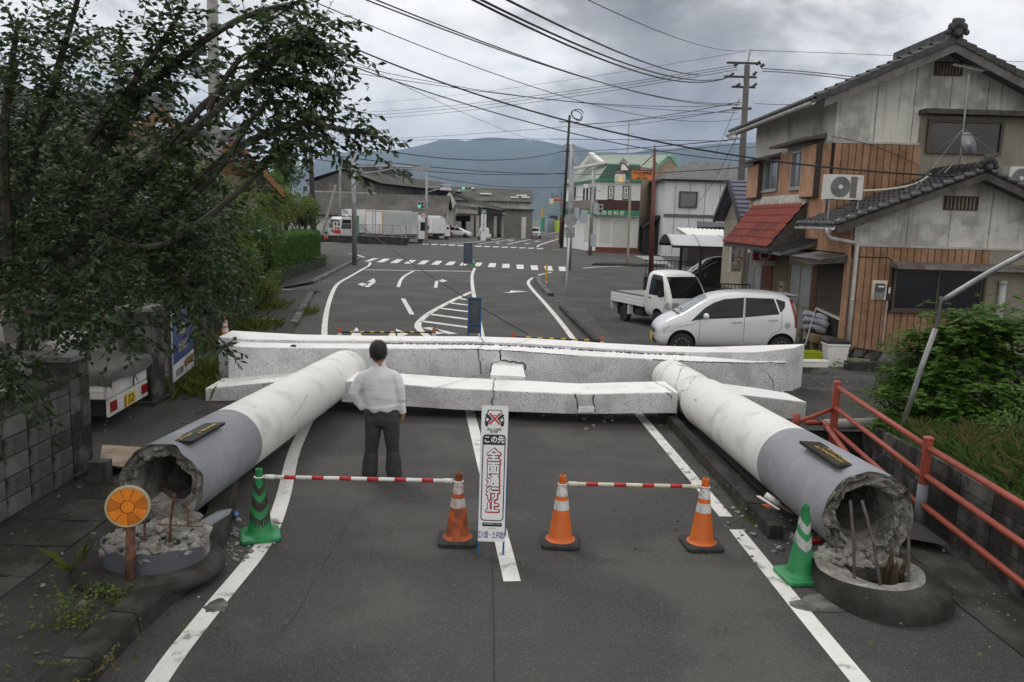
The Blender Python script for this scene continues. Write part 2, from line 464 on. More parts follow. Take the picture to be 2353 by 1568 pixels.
kerb([Vector((2.62,15.5,0)),G(1551,971),G(1638,1068),G(1725,1161),G(1800,1240)],-.16,.15,.6,DCONC)
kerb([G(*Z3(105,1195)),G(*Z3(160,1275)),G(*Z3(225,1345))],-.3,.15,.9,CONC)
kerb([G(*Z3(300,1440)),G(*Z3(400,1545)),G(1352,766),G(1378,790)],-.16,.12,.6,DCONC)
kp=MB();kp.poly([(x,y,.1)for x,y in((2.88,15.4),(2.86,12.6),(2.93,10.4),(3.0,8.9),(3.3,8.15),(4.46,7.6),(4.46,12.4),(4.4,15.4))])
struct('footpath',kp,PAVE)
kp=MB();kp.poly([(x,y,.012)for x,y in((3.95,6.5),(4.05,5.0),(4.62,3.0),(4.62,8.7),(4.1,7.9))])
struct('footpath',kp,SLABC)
drain=thing('drain',None,None,(-4.2,5,.1));drain['kind']='structure'
for k in range(22):
 y=3.2+k*.62
 if y>12.4:break
 m=MB();x0=-4.62-(0 if y<9 else .035*(y-9)*2);x1=x0+.62
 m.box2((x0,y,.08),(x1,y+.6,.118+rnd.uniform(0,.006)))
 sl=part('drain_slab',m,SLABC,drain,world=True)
 m=MB();m.box2((x0+.22,y+.585,.1),(x1-.16,y+.615,.127));part('slot',m,DARK,sl,world=True)
for(zx,zy,w_)in((2045,745,.5),(2165,610,.5),(2245,510,.5)):
 p=G(*Z6(zx,zy),.11);g_=thing('drain_grate','steel drain grate set in the footpath %s'%{2045:'nearest the beam',2165:'between the other two grates',2245:'farthest from the beam'}[zx],'grate',(p.x,p.y,.108),-.22,'steel grates in the footpath')
 m=MB();m.box((0,0,.002),(.62,.62,.006));part('frame',m,DCONC,g_)
 for k in range(9):
  m=MB();m.box((-.26+k*.065,0,.012),(.03,.56,.014));part('bar',m,STEEL,g_)
# -- painted markings, each its own piece
marks=thing('road_markings',None,None,(0,10,0));marks['kind']='structure'
ZR=.0045
def line(name,pts,w,n=5,mat=None,z=ZR):
 q=spline([G(*p)for p in pts],n)if len(pts)>2 else[G(*p)for p in pts]
 m=MB();strip(m,q,w,z);return part(name,m,mat or PAINT,marks,world=True)
def quadp(name,pts,z=ZR,mat=None):
 m=MB();m.poly([(G(*p).x,G(*p).y,z)for p in pts]);return part(name,m,mat or PAINT,marks,world=True)
m=MB();strip(m,spline([Vector((-2.2,3.4,0)),G(360,1568),G(490,1396),G(604,1253),G(647,1155),G(671,1055),G(688,1010),Vector((-3.35,13.5,0)),Vector((-4.0,16.8,0)),G(*Z2(390,1568)),G(*Z2(430,1370)),G(*Z2(490,1250)),G(*Z2(600,1183)),G(*Z2(690,1130)),G(*Z2(735,1105)),G(*Z2(748,1078))],6),.16,ZR)
part('edge_line',m,PAINT,marks,world=True)
line('centre_line',[(1177,1337),(1128,1140),(1077,937)],.155)
m=MB();strip(m,[Vector((2.75,4.2,0)),G(1977,1568),G(1830,1390),G(1691,1218)],.15,ZR);part('edge_line',m,PAINT,marks,world=True)
line('edge_line',[(1668,1188),(1560,1061),(1462,945),(1440,917)],.15)
line('edge_line',[(1360,832),(1320,783),(1293,747),(1257,703),(1222,664),(1214,650),(1221,641),(1240,632),(1268,626)],.16)
line('centre_line',[(1112,800),(1104,757),(1089,680),(1085,650),(1085.5,630),(1092,615)],.16)
line('hatch_border',[(985,775),(966,760),(960,748),(968,735.6),(992,716.6),(1042,690),(1084,671)],.2)
for a,b in(((1440,1362),(1515,1372)),((1365,1395),(1515,1415)),((1288,1437),(1525,1467)),((1212,1485),(1535,1528)),((1150,1540),(1545,1592)),((1180,1590),(1400,1640))):
 line('hatch_bar',[Z2(*a),Z2(*b)],.28)
line('lane_dash',[Z2(1003,1362),Z2(1074,1487)],.16)
line('lane_line',[Z2(967,1272),Z2(985,1220),Z2(1020,1183),Z2(1085,1147)],.16)
line('stop_line',[Z2(700,1137),Z2(1540,1149)],.32)
cw=[((700,1072),(735,1072),(815,1047),(765,1047)),((795,1077),(850,1078),(905,1051),(850,1050)),((900,1083),(960,1084),(1007,1055),(955,1054)),((1008,1088),(1065,1089),(1110,1061),(1060,1060)),((1115,1093),(1170,1094),(1212,1064),(1160,1063)),((1222,1096),(1280,1098),(1315,1068),(1265,1067)),((1330,1099),(1390,1101),(1420,1073),(1370,1072)),((1445,1103),(1495,1105),(1520,1077),(1475,1075)),((1560,1108),(1607,1110),(1628,1081),(1583,1080)),((1668,1115),(1726,1117),(1735,1085),(1683,1084)),((1780,1121),(1838,1123),(1840,1091),(1785,1090)),((1897,1130),(1950,1131),(1948,1097),(1893,1096)),((2010,1138),(2064,1139),(2057,1103),(2003,1102)),((2122,1143),(2180,1144),(2168,1108),(2110,1107)),((2230,1146),(2282,1147),(2275,1113),(2222,1112))]
for q in cw:quadp('crossing_stripe',[Z2(*p)for p in q])
for k in range(14):
 x=1150+k*69;y=934+(x-1150)*.0385
 quadp('crossing_stripe',[Z2(x,y+4),Z2(x+48,y+5.5),Z2(x+60,y-1),Z2(x+12,y-2.5)])
for k in range(9):
 y=1027+k*9.2
 quadp('crossing_stripe',[Z3(865+k*24,y),Z3(1060+k*12,y+7),Z3(1075+k*12,y+11),Z3(872+k*24,y+4.2)])
def arrow(name,polys):
 m=MB()
 for p in polys:m.poly([(G(*q).x,G(*q).y,ZR)for q in p])
 return part(name,m,PAINT,marks,world=True)
arrow('lane_arrow',[[Z2(706,1272),Z2(738,1272),Z2(790,1232),Z2(757,1230),Z2(738,1243),Z2(716,1243)],[Z2(720,1231),Z2(792,1233),Z2(776,1203)],[Z2(648,1250),Z2(690,1237),Z2(692,1268)],[Z2(690,1244),Z2(733,1244),Z2(722,1259),Z2(690,1259)]])
arrow('lane_arrow',[[Z2(1245,1277),Z2(1272,1278),Z2(1280,1233),Z2(1304,1229),Z2(1304,1219),Z2(1272,1219),Z2(1256,1228)],[Z2(1303,1209),Z2(1352,1223),Z2(1302,1237)]])
arrow('lane_arrow',[[(804,774),(833,774),(819,752)],[(812,775),(825,775),(825,800),(808,800)]])
arrow('lane_arrow',[[(888,776),(897,766),(912,763),(913,772),(902,778),(899,800),(886,800)],[(910,756),(938,768),(908,779)]])
arrow('lane_arrow',[[(992,752),(1022,766),(998,770)]])
arrow('faded_arrow',[[Z2(1780,1317),Z2(1840,1312),Z2(1845,1299),Z2(1985,1308),Z2(1900,1313),Z2(1840,1318)]])
line('far_line',[Z2(1300,940),Z2(1560,918),Z2(1850,880),Z2(2050,848),Z2(2210,820)],.2)
line('far_line',[Z2(1600,934),Z2(1830,900),Z2(1990,866),Z2(2120,843)],.2)
line('far_line',[Z2(1820,938),Z2(1930,913),Z2(2000,899)],.25)
line('far_line',[Z2(2055,958),Z2(2080,940),Z2(2190,905),Z2(2290,878)],.25)
line('far_line',[Z2(2030,877),Z2(2130,858),Z2(2230,838)],.2)
for(x,y)in((1850,909),(2058,912),(1980,931),(1750,927)):
 arrow('lane_arrow',[[Z2(x-28,y+3),Z2(x-6,y+3),Z2(x-4,y+1),Z2(x+24,y),Z2(x+22,y-2),Z2(x-10,y-2)]])
line('edge_line',[Z3(455,1125),Z3(640,1111),Z3(980,1108)],.2)
line('edge_line',[Z3(215,976),Z3(420,995),Z3(700,1008),Z3(860,1018)],.18)
line('edge_line',[Z2(580,1010),Z2(640,1020),Z2(700,1040)],.2)
line('edge_line',[Z2(385,928),Z2(450,925),Z2(520,924)],.3)
SEAM=M('tar_seam',(.016,.016,.016),.7)
mb=MB();strip(mb,[Vector((-.05,2.5,0)),G(1136,1568),G(1134,1400),G(1131,1270),G(1105,1050)],.012,.0042);part('seam',mb,SEAM,marks,world=True)
def crack(name,pts,w,parent=None,seed=1,z=.0048,mat=None):
 g=random.Random(seed);q=[G(*p)for p in pts];out=[]
 for i in range(len(q)-1):
  n=max(3,int((q[i+1]-q[i]).length/.07))
  for k in range(n):out.append(q[i].lerp(q[i+1],k/n)+Vector((g.uniform(-.025,.025),g.uniform(-.025,.025),0)))
 m=MB();strip(m,out,[w*g.uniform(.3,1)for _ in out],z);return part(name,m,mat or SEAM,parent or marks,world=True)
crack('crack',[(808,1186),(740,1300),(690,1390),(640,1467)],.008,seed=3)
crack('crack',[(808,1186),(825,1150)],.008,seed=4)
m=MB();m.lathe([(.33,.0049),(.0,.005)],(*G(*Z2(1815,1178)).xy,0),20,cap=False);mh_=part('manhole_cover',m,CONC,marks,world=True)
p=G(492,1398);m=MB();m.poly([(p.x+.10*math.cos(a*.45)*rnd.uniform(.5,1.3),p.y+.14*math.sin(a*.45)*rnd.uniform(.5,1.3),.0052)for a in range(14)]);part('worn_patch',m,CONC,marks,world=True)
for(q,r_)in(((1905,1385),.3),((1880,1395),.22)):
 p=G(*q);m=MB();m.poly([(p.x+r_*math.cos(a*.523)*rnd.uniform(.7,1.2),p.y+r_*.6*math.sin(a*.523)*rnd.uniform(.7,1.2),.0053+r_*.002)for a in range(12)]);part('mortar_patch',m,CONC,marks,world=True)
# -- the fallen gate
TWHITE=M('granite_finish',(.82,.815,.80),.75,var=.06,vs=1.2,dirt=(.45,.44,.42),ds=2.2,da=.35,dt=.6,speck=(.45,.45,.45),ss=130,sa=.6,st=.58,bump=.5,bs=110)
TFACE=M('speckled_granite_finish',(.68,.68,.69),.85,var=.12,vs=1.3,dirt=(.33,.33,.33),ds=1.4,da=.5,dt=.55,speck=(.07,.07,.075),ss=80,sa=.85,st=.56,bump=.8,bs=70)
TPILL=M('pillar_paint',(.74,.73,.70),.6,var=.05,vs=.8,dirt=(.42,.41,.38),ds=2.3,da=.5,dt=.59,speck=(.35,.34,.32),ss=9,sa=.4,st=.70,bump=.3,bs=120)
TGREY=M('pillar_grey_paint',(.25,.26,.285),.62,var=.12,vs=1.5,dirt=(.36,.37,.4),ds=2.5,da=.5,dt=.58,bump=.4,bs=170)
BROKE=M('broken_concrete',(.22,.21,.19),.95,var=.4,vs=6,dirt=(.07,.065,.05),ds=5,da=.8,dt=.5,speck=(.45,.44,.42),ss=45,sa=.7,st=.6,bump=1,bs=35)
RUBB=M('rubble_concrete',(.25,.24,.22),.95,var=.35,vs=9,dirt=(.16,.15,.13),ds=6,da=.7,dt=.5,bump=.8,bs=50)
CRK=M('crack_gap',(.02,.02,.02),.95)
PLQ=M('black_plaque',(.016,.017,.016),.3,var=.3,vs=4,dirt=(.05,.05,.045),ds=5,da=.5)
GOLD=M('gold_paint',(.55,.36,.05),.4,metal=.5)
gate=thing('fallen_gate','white concrete shrine gate lying broken across the road','shrine gate',(0,13.4,0))
def itp(L,x):
 if x<=L[0][0]:a,b=L[0],L[1]
 elif x>=L[-1][0]:a,b=L[-2],L[-1]
 else:
  for a,b in zip(L,L[1:]):
   if a[0]<=x<=b[0]:break
 return a[1]+(b[1]-a[1])*(x-a[0])/(b[0]-a[0])
FT=[(482,791),(524,793),(559,798),(688,800),(849,801),(1091,801.5),(1191,806.5),(1325,817),(1592,830),(1715,833),(1808,833),(1850,832)]
GR=[(482,781),(513,783),(567,787),(701,789.5),(862,790),(1091,791.5),(1191,795.5),(1325,803.5),(1478,813),(1592,816),(1725,816.5),(1798,815.5),(1850,806)]
BK=[(482,763),(500,761.5),(532,760),(688,769),(849,772),(1091,773.3),(1225,777.5),(1391,788.8),(1511,794.8),(1625,798),(1725,794.8),(1846,790.8),(1850,790.8)]
YF=lambda x:13.5+(x-524)/1284*1.72
def gate_station(x):
 p=A(x,itp(FT,x),YF(x))
 xg=1176+(x-1176)*.968;xb=1176+(x-1176)*.92
 g=G(xg,itp(GR,xg),p.z);b=G(xb,itp(BK,xb),p.z+.05)
 return p,g,b
def jit(v,a,g=rnd):return v+Vector((g.uniform(-a,a),g.uniform(-a,a),g.uniform(-a,a)))
xs=[524+k*32.1 for k in range(41)]
m=MB();rings=[]
for x in xs:
 p,g,b=gate_station(x);g=g+Vector((0,.06,0))
 rings.append([Vector((p.x,p.y,0)),Vector((p.x,p.y,p.z-.012)),p+Vector((0,.012,0)),g,Vector((g.x,g.y,0))])
n=len(rings);vs=[v for r_ in rings for v in r_];fs=[];mi=[]
for i in range(n-1):
 for j in range(5):
  fs.append((i*5+j,i*5+(j+1)%5,(i+1)*5+(j+1)%5,(i+1)*5+j));mi.append(1 if j in(0,1)else 0)
fs+=[(0,1,2,3,4)[::-1],tuple((n-1)*5+k for k in range(5))];mi+=[1,1]
m.v=vs;m.f=fs;m.mi=mi
lintel=part('lintel',m,[TWHITE,TFACE],gate,world=True)
m=MB();rings=[]
for x in[478]+xs[:-1]+[1812,1832,1858]:
 p,g,b=gate_station(x)
 zt=p.z+.05+.2*max(0,(x-1540)/310)**1.4
 xg=1176+(x-1176)*.968;xb=1176+(x-1176)*.92
 g=G(xg,itp(GR,xg),zt-.05);b=G(xb,itp(BK,xb),zt)
 gz=Vector((g.x,max(g.y+.03,YF(x)+.12),zt))
 if x>1850:b=G(1849,791,zt)
 rings.append([Vector((gz.x,gz.y+.02,0)),gz-Vector((0,0,.012)),gz+Vector((0,.012,0)),Vector((b.x,b.y,zt)),Vector((b.x,b.y,0))])
n=len(rings);m.v=[v for r_ in rings for v in r_];fs=[];mi=[]
for i in range(n-1):
 for j in range(5):
  fs.append((i*5+j,i*5+(j+1)%5,(i+1)*5+(j+1)%5,(i+1)*5+j));mi.append(1 if j in(0,1)else 0)
fs+=[(0,1,2,3,4)[::-1],tuple((n-1)*5+k for k in range(5))];mi+=[1,1]
m.f=fs;m.mi=mi
toprail=part('top_rail',m,[TWHITE,TFACE],gate,world=True)
m=MB();g_=random.Random(5)
for k in range(330):
 x=860+(1795-860)*(k+g_.random())/330
 p,g,b=gate_station(x);w_=g_.uniform(.008,.03);dp=g_.uniform(.03,.13)*(.5+.5*min(1,(x-860)/300))
 c0=g+Vector((0,.0-dp*.4,.004));sk=g_.uniform(-.03,.03)
 if g_.random()<.72:m.box(c0+Vector((sk,0,.002)),(w_,dp,.012),rz=g_.uniform(-.5,.5))
part('torn_joint',m,CRK,gate,world=True,kind='stuff')
def face_crack(pts,w,Yfun,seed,mat=CRK,parent=gate,nrm=(0,-1,0)):
 g=random.Random(seed);q=[A(x,y,Yfun(x))for x,y in pts];out=[]
 for i in range(len(q)-1):
  k=max(2,int((q[i+1]-q[i]).length/.035))
  for j in range(k):out.append(q[i].lerp(q[i+1],j/k)+Vector((g.uniform(-.012,.012),0,g.uniform(-.01,.01))))
 out.append(q[-1]);m=MB();L=[];Rr=[]
 for i,p in enumerate(out):
  d=(out[min(i+1,len(out)-1)]-out[max(i-1,0)]).normalized();nn=d.cross(Vector((0,1,0))).normalized()*w*g.uniform(.35,1)*.5
  L.append(p+nn);Rr.append(p-nn)
 k=len(out);m.add(L+Rr,[(i,i+1,k+i+1,k+i)for i in range(k-1)])
 return part('crack',m,mat,parent,world=True)
yk=lambda x:YF(x)-.006
face_crack([(1098,803),(1099,815),(1103,835),(1106,860)],.03,yk,1)
face_crack([(1149,805),(1150,828),(1180,832),(1205,836),(1207,850)],.03,yk,2)
face_crack([(1148,829),(1130,836),(1128,858)],.015,yk,12)
face_crack([(1762,853),(1775,875),(1778,902)],.012,lambda x:yk(x),3)
face_crack([(1790,880),(1793,905)],.006,yk,4)
def top_crack(pts,w,seed,zo=.005):
 g=random.Random(seed);q=[]
 for(x,y,z)in pts:q.append(G(x,y,z+zo))
 out=[]
 for i in range(len(q)-1):
  k=max(2,int((q[i+1]-q[i]).length/.05))
  for j in range(k):out.append(q[i].lerp(q[i+1],j/k)+Vector((g.uniform(-.015,.015),g.uniform(-.015,.015),0)))
 out.append(q[-1])
 m=MB();strip(m,out,[w*g.uniform(.4,1)for _ in out]);return part('crack',m,CRK,gate,world=True)
zt=lambda x:gate_station(x)[0].z
top_crack([(1101,773,zt(1101)+.05),(1107,779,zt(1107)+.05),(1112,787,zt(1112)+.05)],.02,5)
top_crack([(1112,792,zt(1112)),(1104,798,zt(1104)),(1098,801,zt(1098))],.016,6)
top_crack([(1226,778,zt(1226)+.05),(1195,787,zt(1195)+.05),(1180,789,zt(1180)+.05)],.012,7)
top_crack([(1175,796,zt(1175)),(1148,802,zt(1148))],.014,8)
top_crack([(1750,825,zt(1750)),(1775,827,zt(1775)),(1802,825.5,zt(1802))],.04,9)
m=MB();p_=G(675,790+7,zt(675));m.rock(p_+Vector((0,0,.01)),.05,(1.4,.8,.6));part('chip',m,CRK,gate,world=True)
face_crack([(1500,826.5),(1600,831.5),(1715,834.5),(1806,834.5)],.02,yk,10)
face_crack([(1010,802.5),(1091,803),(1200,808.5),(1330,818.5)],.014,yk,14)
def tie(name,st):
 m=MB();rings=[]
 for(xf,yf,Y,h,dpt,yaw)in st:
  p=A(xf,yf,Y);b=p+Vector((yaw,dpt,0))
  e=.012
  rings.append([Vector((p.x,p.y,p.z-h)),Vector((p.x,p.y,p.z-e)),p+Vector((0,e,0)),b,Vector((b.x,b.y,b.z-h))])
 n=len(rings);m.v=[v for r_ in rings for v in r_];fs=[];mi=[]
 for i in range(n-1):
  for j in range(5):
   fs.append((i*5+j,i*5+(j+1)%5,(i+1)*5+(j+1)%5,(i+1)*5+j));mi.append(1 if j in(0,1,4)else 0)
 fs+=[(0,1,2,3,4)[::-1],tuple((n-1)*5+k for k in range(5))];mi+=[1,1]
 m.f=fs;m.mi=mi
 return part(name,m,[TWHITE,TFACE],gate,world=True)
tie('tie_beam',[(785,876,12.55,.34,.80,0),(860,879,12.5,.345,.83,0),(950,886,12.45,.345,.86,0),(1040,893,12.4,.34,.88,0),(1132,897,12.4,.34,.88,0),(1220,901,12.38,.33,.88,0),(1300,904.5,12.35,.325,.83,.0),(1342,906,12.35,.32,.82,0),(1400,905,12.37,.325,.84,0),(1480,903,12.4,.33,.86,0),(1558,902,12.45,.34,.86,-.05)])
tie('tie_beam_end',[(472,893,12.72,.32,.86,-.02),(560,884,12.85,.33,.86,0),(673,874.5,13.0,.34,.86,0),(745,868,13.1,.34,.86,0)])
tie('tie_beam_end',[(1620,895,12.9,.34,.86,0),(1698,906.7,12.95,.34,.84,.0),(1780,916,13.1,.33,.78,0),(1853,924.6,13.2,.32,.70,-.1)])
tk=lambda x:itp([(785,12.53),(1132,12.385),(1342,12.335),(1558,12.43)],x)
face_crack([(1134,898),(1136,905),(1131,918),(1132,934)],.022,tk,21)
face_crack([(1011,889),(985,900),(962,908),(950,909),(948,926)],.018,tk,22)
face_crack([(1319,906),(1327,922),(1329,938),(1331,945)],.024,tk,23)
face_crack([(1365,908),(1364,920),(1366,940),(1367,946)],.022,tk,24)
face_crack([(1532,903),(1542,912),(1544,918)],.02,tk,25)
def tt(x,y):return(x,y,A(x,itp([(785,876),(1132,897),(1342,906),(1558,902)],x),tk(x)).z)
top_crack([tt(1136,858),tt(1138,872),tt(1133,885),tt(1134,897)],.018,26)
top_crack([tt(1100,862),tt(1060,874),tt(1011,888)],.012,27)
top_crack([tt(812,850),tt(800,866),tt(786,876)],.03,28)
top_crack([tt(1500,876),tt(1530,890),tt(1548,902)],.02,29)
m=MB();p0,p1=A(1329,937,12.31),A(1366,936,12.31);m.prism([p0,p1,p1-Vector((0,0,.075)),p0-Vector((0,0,.085))],(0,.1,0));part('spalled_block',m,TWHITE,gate,world=True)
a,b=A(1127,862,13.25),A(1207,866,13.3);c,d=A(1133,834,14.32),A(1200,837,14.4)
m=MB();m.loft([[Vector((a.x,a.y,.05)),a,b,Vector((b.x,b.y,.05))],[Vector((c.x,c.y,.05)),c,d,Vector((d.x,d.y,.05))]],True,True);m.mi=[1,0,1,1,1,1]
part('strut',m,[TWHITE,TFACE],gate,world=True)
def pillar(c0,c1,r0,r1,tb,seed,bulge=None):
 g=random.Random(seed);c0,c1=Vector(c0),Vector(c1);ax=(c1-c0).normalized();u=Vector((1,0,0));u=(u-ax*u.dot(ax)).normalized();w=u.cross(ax)*-1
 if w.z<0:w=-w
 N=56
 def ring(t,r,jag=0.0,off=0.0):
  out=[]
  for j in range(N):
   an=2*PI*j/N;o_=jag*noise.noise(Vector((math.cos(an)*2.3,math.sin(an)*2.3,seed)))if jag else 0
   out.append(c0 .lerp(c1,t)+ax*(o_+off)+u*math.cos(an)*r+w*math.sin(an)*r)
  return out
 rr=lambda t:r0+(r1-r0)*t
 m=MB();m.loft([ring(t,rr(t)+(bulge(t)if bulge else 0))for t in[tb+(1-tb)*k/30 for k in range(31)]],True,False)
 pl_=part('pillar',m,TPILL,gate,world=True,smooth=True)
 m=MB();m.loft([ring(0,rr(0)+.004,.12)]+[ring(.02+(tb+.002-.02)*k/12,rr(tb*k/12)+.004)for k in range(13)],True,False)
 part('painted_base',m,TGREY,pl_,world=True,smooth=True)
 m=MB();prof=[(1.0,0),(.985,.0),(.95,.03),(.88,.012),(.8,.05),(.72,.02),(.66,.06),(.655,.2),(.66,.6),(.66,1.3)]
 rings=[]
 for q,(f,o_)in enumerate(prof):
  rg=[]
  for j in range(N):
   an=2*PI*j/N;ca,sa=math.cos(an),math.sin(an)
   jz=.12*noise.noise(Vector((ca*2.3,sa*2.3,seed)))
   rough=.05*noise.noise(Vector((ca*7,sa*7,q*2.1+seed)))+.03*noise.noise(Vector((ca*17,sa*17,q*4.1)))
   rf=f*(1+(.09*noise.noise(Vector((ca*3,sa*3,q+seed*2.))))*(1 if 1<q else 0))
   rg.append(c0+ax*(jz*(1 if q<7 else 0)+(rough if 0<q<7 else 0)+o_)+(u*ca+w*sa)*r0*rf)
  rings.append(rg)
 m.loft(rings,True,False);m.poly(rings[-1])
 part('broken_end',m,BROKE,pl_,world=True)
 return pl_,ring,c0,c1,ax,u,w,rr
PL=pillar((-3.36,7.42,.555),(-2.93,13.95,.46),.405,.36,.235,3)
PR=pillar((3.34,7.02,.60),(2.98,14.65,.34),.425,.35,.235,8,lambda t:-.03*math.exp(-((t-.74)/.03)**2)+.02*math.exp(-((t-.68)/.05)**2))
def pillar_crack(P,pts,w_,seed):
 """pts: (t along the pillar, angle from its crown)"""
 pl_,ring,c0,c1,ax,u,w,rr=P;g=random.Random(seed);L=[];Rr=[];out=[]
 for(t0,a0),(t1,a1)in zip(pts,pts[1:]):
  for k in range(10):out.append((t0+(t1-t0)*k/10+g.uniform(-.002,.002),a0+(a1-a0)*k/10+g.uniform(-.015,.015)))
 P3=lambda t,an:c0 .lerp(c1,t)+(u*math.sin(an)+w*math.cos(an))*(rr(t)+.004)
 q=[P3(*o)for o in out];m=MB()
 for i,p in enumerate(q):
  d=(q[min(i+1,len(q)-1)]-q[max(i-1,0)]).normalized();nn=(u*math.sin(out[i][1])+w*math.cos(out[i][1]));s_=d.cross(nn).normalized()*w_*g.uniform(.3,1)/2
  L.append(p+s_);Rr.append(p-s_)
 k=len(q);m.add(L+Rr,[(i,i+1,k+i+1,k+i)for i in range(k-1)])
 part('crack',m,CRK,pl_,world=True)
pillar_crack(PL,[(.69,-.6),(.70,0),(.69,.7)],.006,1)
pillar_crack(PL,[(.06,-.2),(.1,.5),(.08,1.3)],.004,2)
pillar_crack(PL,[(.52,1.0),(.42,1.35),(.38,1.4)],.006,6)
pillar_crack(PR,[(.905,-1.2),(.93,-.7),(.95,-.1)],.01,3)
pillar_crack(PR,[(.76,-1.3),(.80,-.7),(.86,-.2),(.9,.3)],.012,4)
pillar_crack(PR,[(.70,-1.0),(.645,-1.25),(.60,-1.1)],.02,5)
pillar_crack(PR,[(.73,-1.5),(.72,-1.15),(.69,-.95),(.74,-.2),(.75,.2)],.016,7)
pillar_crack(PR,[(.905,-.15),(.9,.05),(.91,.15)],.05,8)
def plaque(q,seed,rows,parent):
 g=random.Random(seed);m=MB();m.prism(q,(0,0,-.03));pq=part('plaque',m,PLQ,parent,world=True)
 o,xd,yd=q[0],q[1]-q[0],q[3]-q[0];m=MB()
 for(v0,u0,u1,n_)in rows:
  for k in range(n_):
   cu_=u0+(u1-u0)*(k+.5)/n_;h=(u1-u0)/n_*.8
   for s_ in range(6):
    a_,b_=cu_+g.uniform(-.5,.5)*h,v0+g.uniform(-.07,.07);ln=g.uniform(.3,.8)
    p=o+xd*b_+yd*a_;dirv=(xd.normalized()if s_%2 else yd.normalized());L_=(.07 if s_%2 else h*yd.length)*ln
    sd=dirv.cross(Vector((0,0,1)))*.0055;e_=dirv*L_*.5;up_=Vector((0,0,.003))
    m.add([p-e_-sd+up_,p+e_-sd+up_,p+e_+sd+up_,p-e_+sd+up_],[(0,1,2,3)])
 part('gold_characters',m,GOLD,pq,world=True,kind='stuff')
plaque([G(393,1013,.955),G(441,1013.6,.965),G(517,970.5,.955),G(472,972,.955)],1,[(.3,.06,.42,4),(.62,.4,.95,6)],PL[0])
plaque([G(1921.6,1068,1.03),G(1986,1071,1.0),G(1884,1016,.985),G(1837,1013,1.02)],2,[(.36,.08,.8,7),(.66,.05,.72,6)],PR[0])
# -- what stays standing: the stumps
def rubble_pile(c,rx,ry,n,seed,smin,smax,h):
 g=random.Random(seed);m=MB()
 for k in range(n):
  a=g.uniform(0,2*PI);r_=math.sqrt(g.random());s_=smin+(smax-smin)*g.random()**2.5
  m.rock((c[0]+rx*r_*math.cos(a),c[1]+ry*r_*math.sin(a),c[2]+h*(1-r_)*g.random()+s_*.2),s_,(1,1,.7),g)
 return m
cl=G(362,1236,.34)
stl=thing('pillar_stump','broken stump with grey skirt and bent bars behind the orange reflector','pillar stump',(cl.x,cl.y,.1))
m=MB()
def oval(cx,cy,rx,ry,z,n=36,fl=0.0):
 return[Vector((cx+rx*math.cos(2*PI*k/n),cy+ry*math.sin(2*PI*k/n)*(1 if math.sin(2*PI*k/n)>0 else 1+fl),z))for k in range(n)]
m.loft([oval(cl.x-.05,cl.y-.05,.63,.56,.08,fl=.1),oval(cl.x-.05,cl.y-.05,.62,.55,.15,fl=.1),oval(cl.x-.04,cl.y-.04,.56,.50,.19,fl=.1),oval(cl.x,cl.y,.44,.44,.2)],True,True)
part('plinth',m,DCONC,stl,world=True,smooth=True)
m=MB();Rg=[]
for k in range(34):
 an=R(188)+R(160)*k/33;zt_=.37+.03*noise.noise(Vector((k*.35,1,2)))-.05*max(0,(k-26)/7)
 Rg.append([Vector((cl.x+r_*math.cos(an),cl.y+r_*math.sin(an),z_))for r_,z_ in((.45,.18),(.452,zt_),(.437,zt_),(.437,.18))])
m.loft(Rg,True,True);part('skirt',m,M('dark_skirt_paint',(.085,.09,.105),.6,var=.15,vs=3,bump=.3,bs=150),stl,world=True,smooth=False)
m=MB();m.loft([oval(cl.x,cl.y,.435,.435,.2,30),[v+Vector((0,0,.03*noise.noise(v*9)))for v in oval(cl.x,cl.y,.42,.42,.33,30)],[v+Vector((0,0,.05*noise.noise(v*9)))for v in oval(cl.x,cl.y+.05,.25,.25,.3,30)]],True,True);part('broken_core',m,RUBB,stl,world=True)
part('rubble',rubble_pile((cl.x,cl.y,.31),.43,.42,520,4,.010,.07,.12),RUBB,stl,world=True,kind='stuff')
for(b0,b1,b2,r_)in(((389,1247),(392,1200),(401,1135),.012),((331,1252),(333,1200),(341,1142),.011),((285,1225),(287,1205),(284,1190),.014),((434,1212),(432,1190),(428,1150),.011)):
 p=G(*b0,.34);m=MB();m.tube([p-Vector((0,0,.1)),A(*b1,p.y+.03),A(*b2,p.y+.05)],r_,7);part('reinforcing_bar',m,RUST,stl,world=True)
p=G(368,1240,.36);m=MB();m.tube([A(362,1205,p.y+.1),A(410,1208,p.y+.1),A(466,1210,p.y+.2)],.006,6);part('reinforcing_bar',m,RUST,stl,world=True)
m=MB();a=G(392,1239,.33);m.beam(a,A(362,1208,a.y+.16),.025,.012);part('steel_strip',m,BROKE,stl,world=True)
m=MB();g_=random.Random(17)
for(x,y,Y,s_)in((398,1180,7.35,.14),(370,1168,7.4,.17),(390,1196,7.2,.15),(420,1206,7.15,.12),(355,1185,7.35,.15),(412,1160,7.5,.1),(440,1195,7.1,.1),(372,1205,7.15,.13)):m.rock(A(x,y,Y),s_,(1.2,1,.8),g_)
part('concrete_lump',m,BROKE,stl,world=True)
m=MB();q=[A(448,1218,7.05),A(462,1196,7.1),A(500,1175,7.25),A(523,1170,7.35),A(515,1183,7.3),A(480,1205,7.15),A(455,1226,7.05)];m.prism(q,(.03,.05,-.015));part('torn_skirt',m,TGREY,stl,world=True)
cr_=(3.30,6.78)
st2=thing('pillar_stump','broken stump with a hollow centre and upright bars beside the ditch rail','pillar stump',(cr_[0],cr_[1],0))
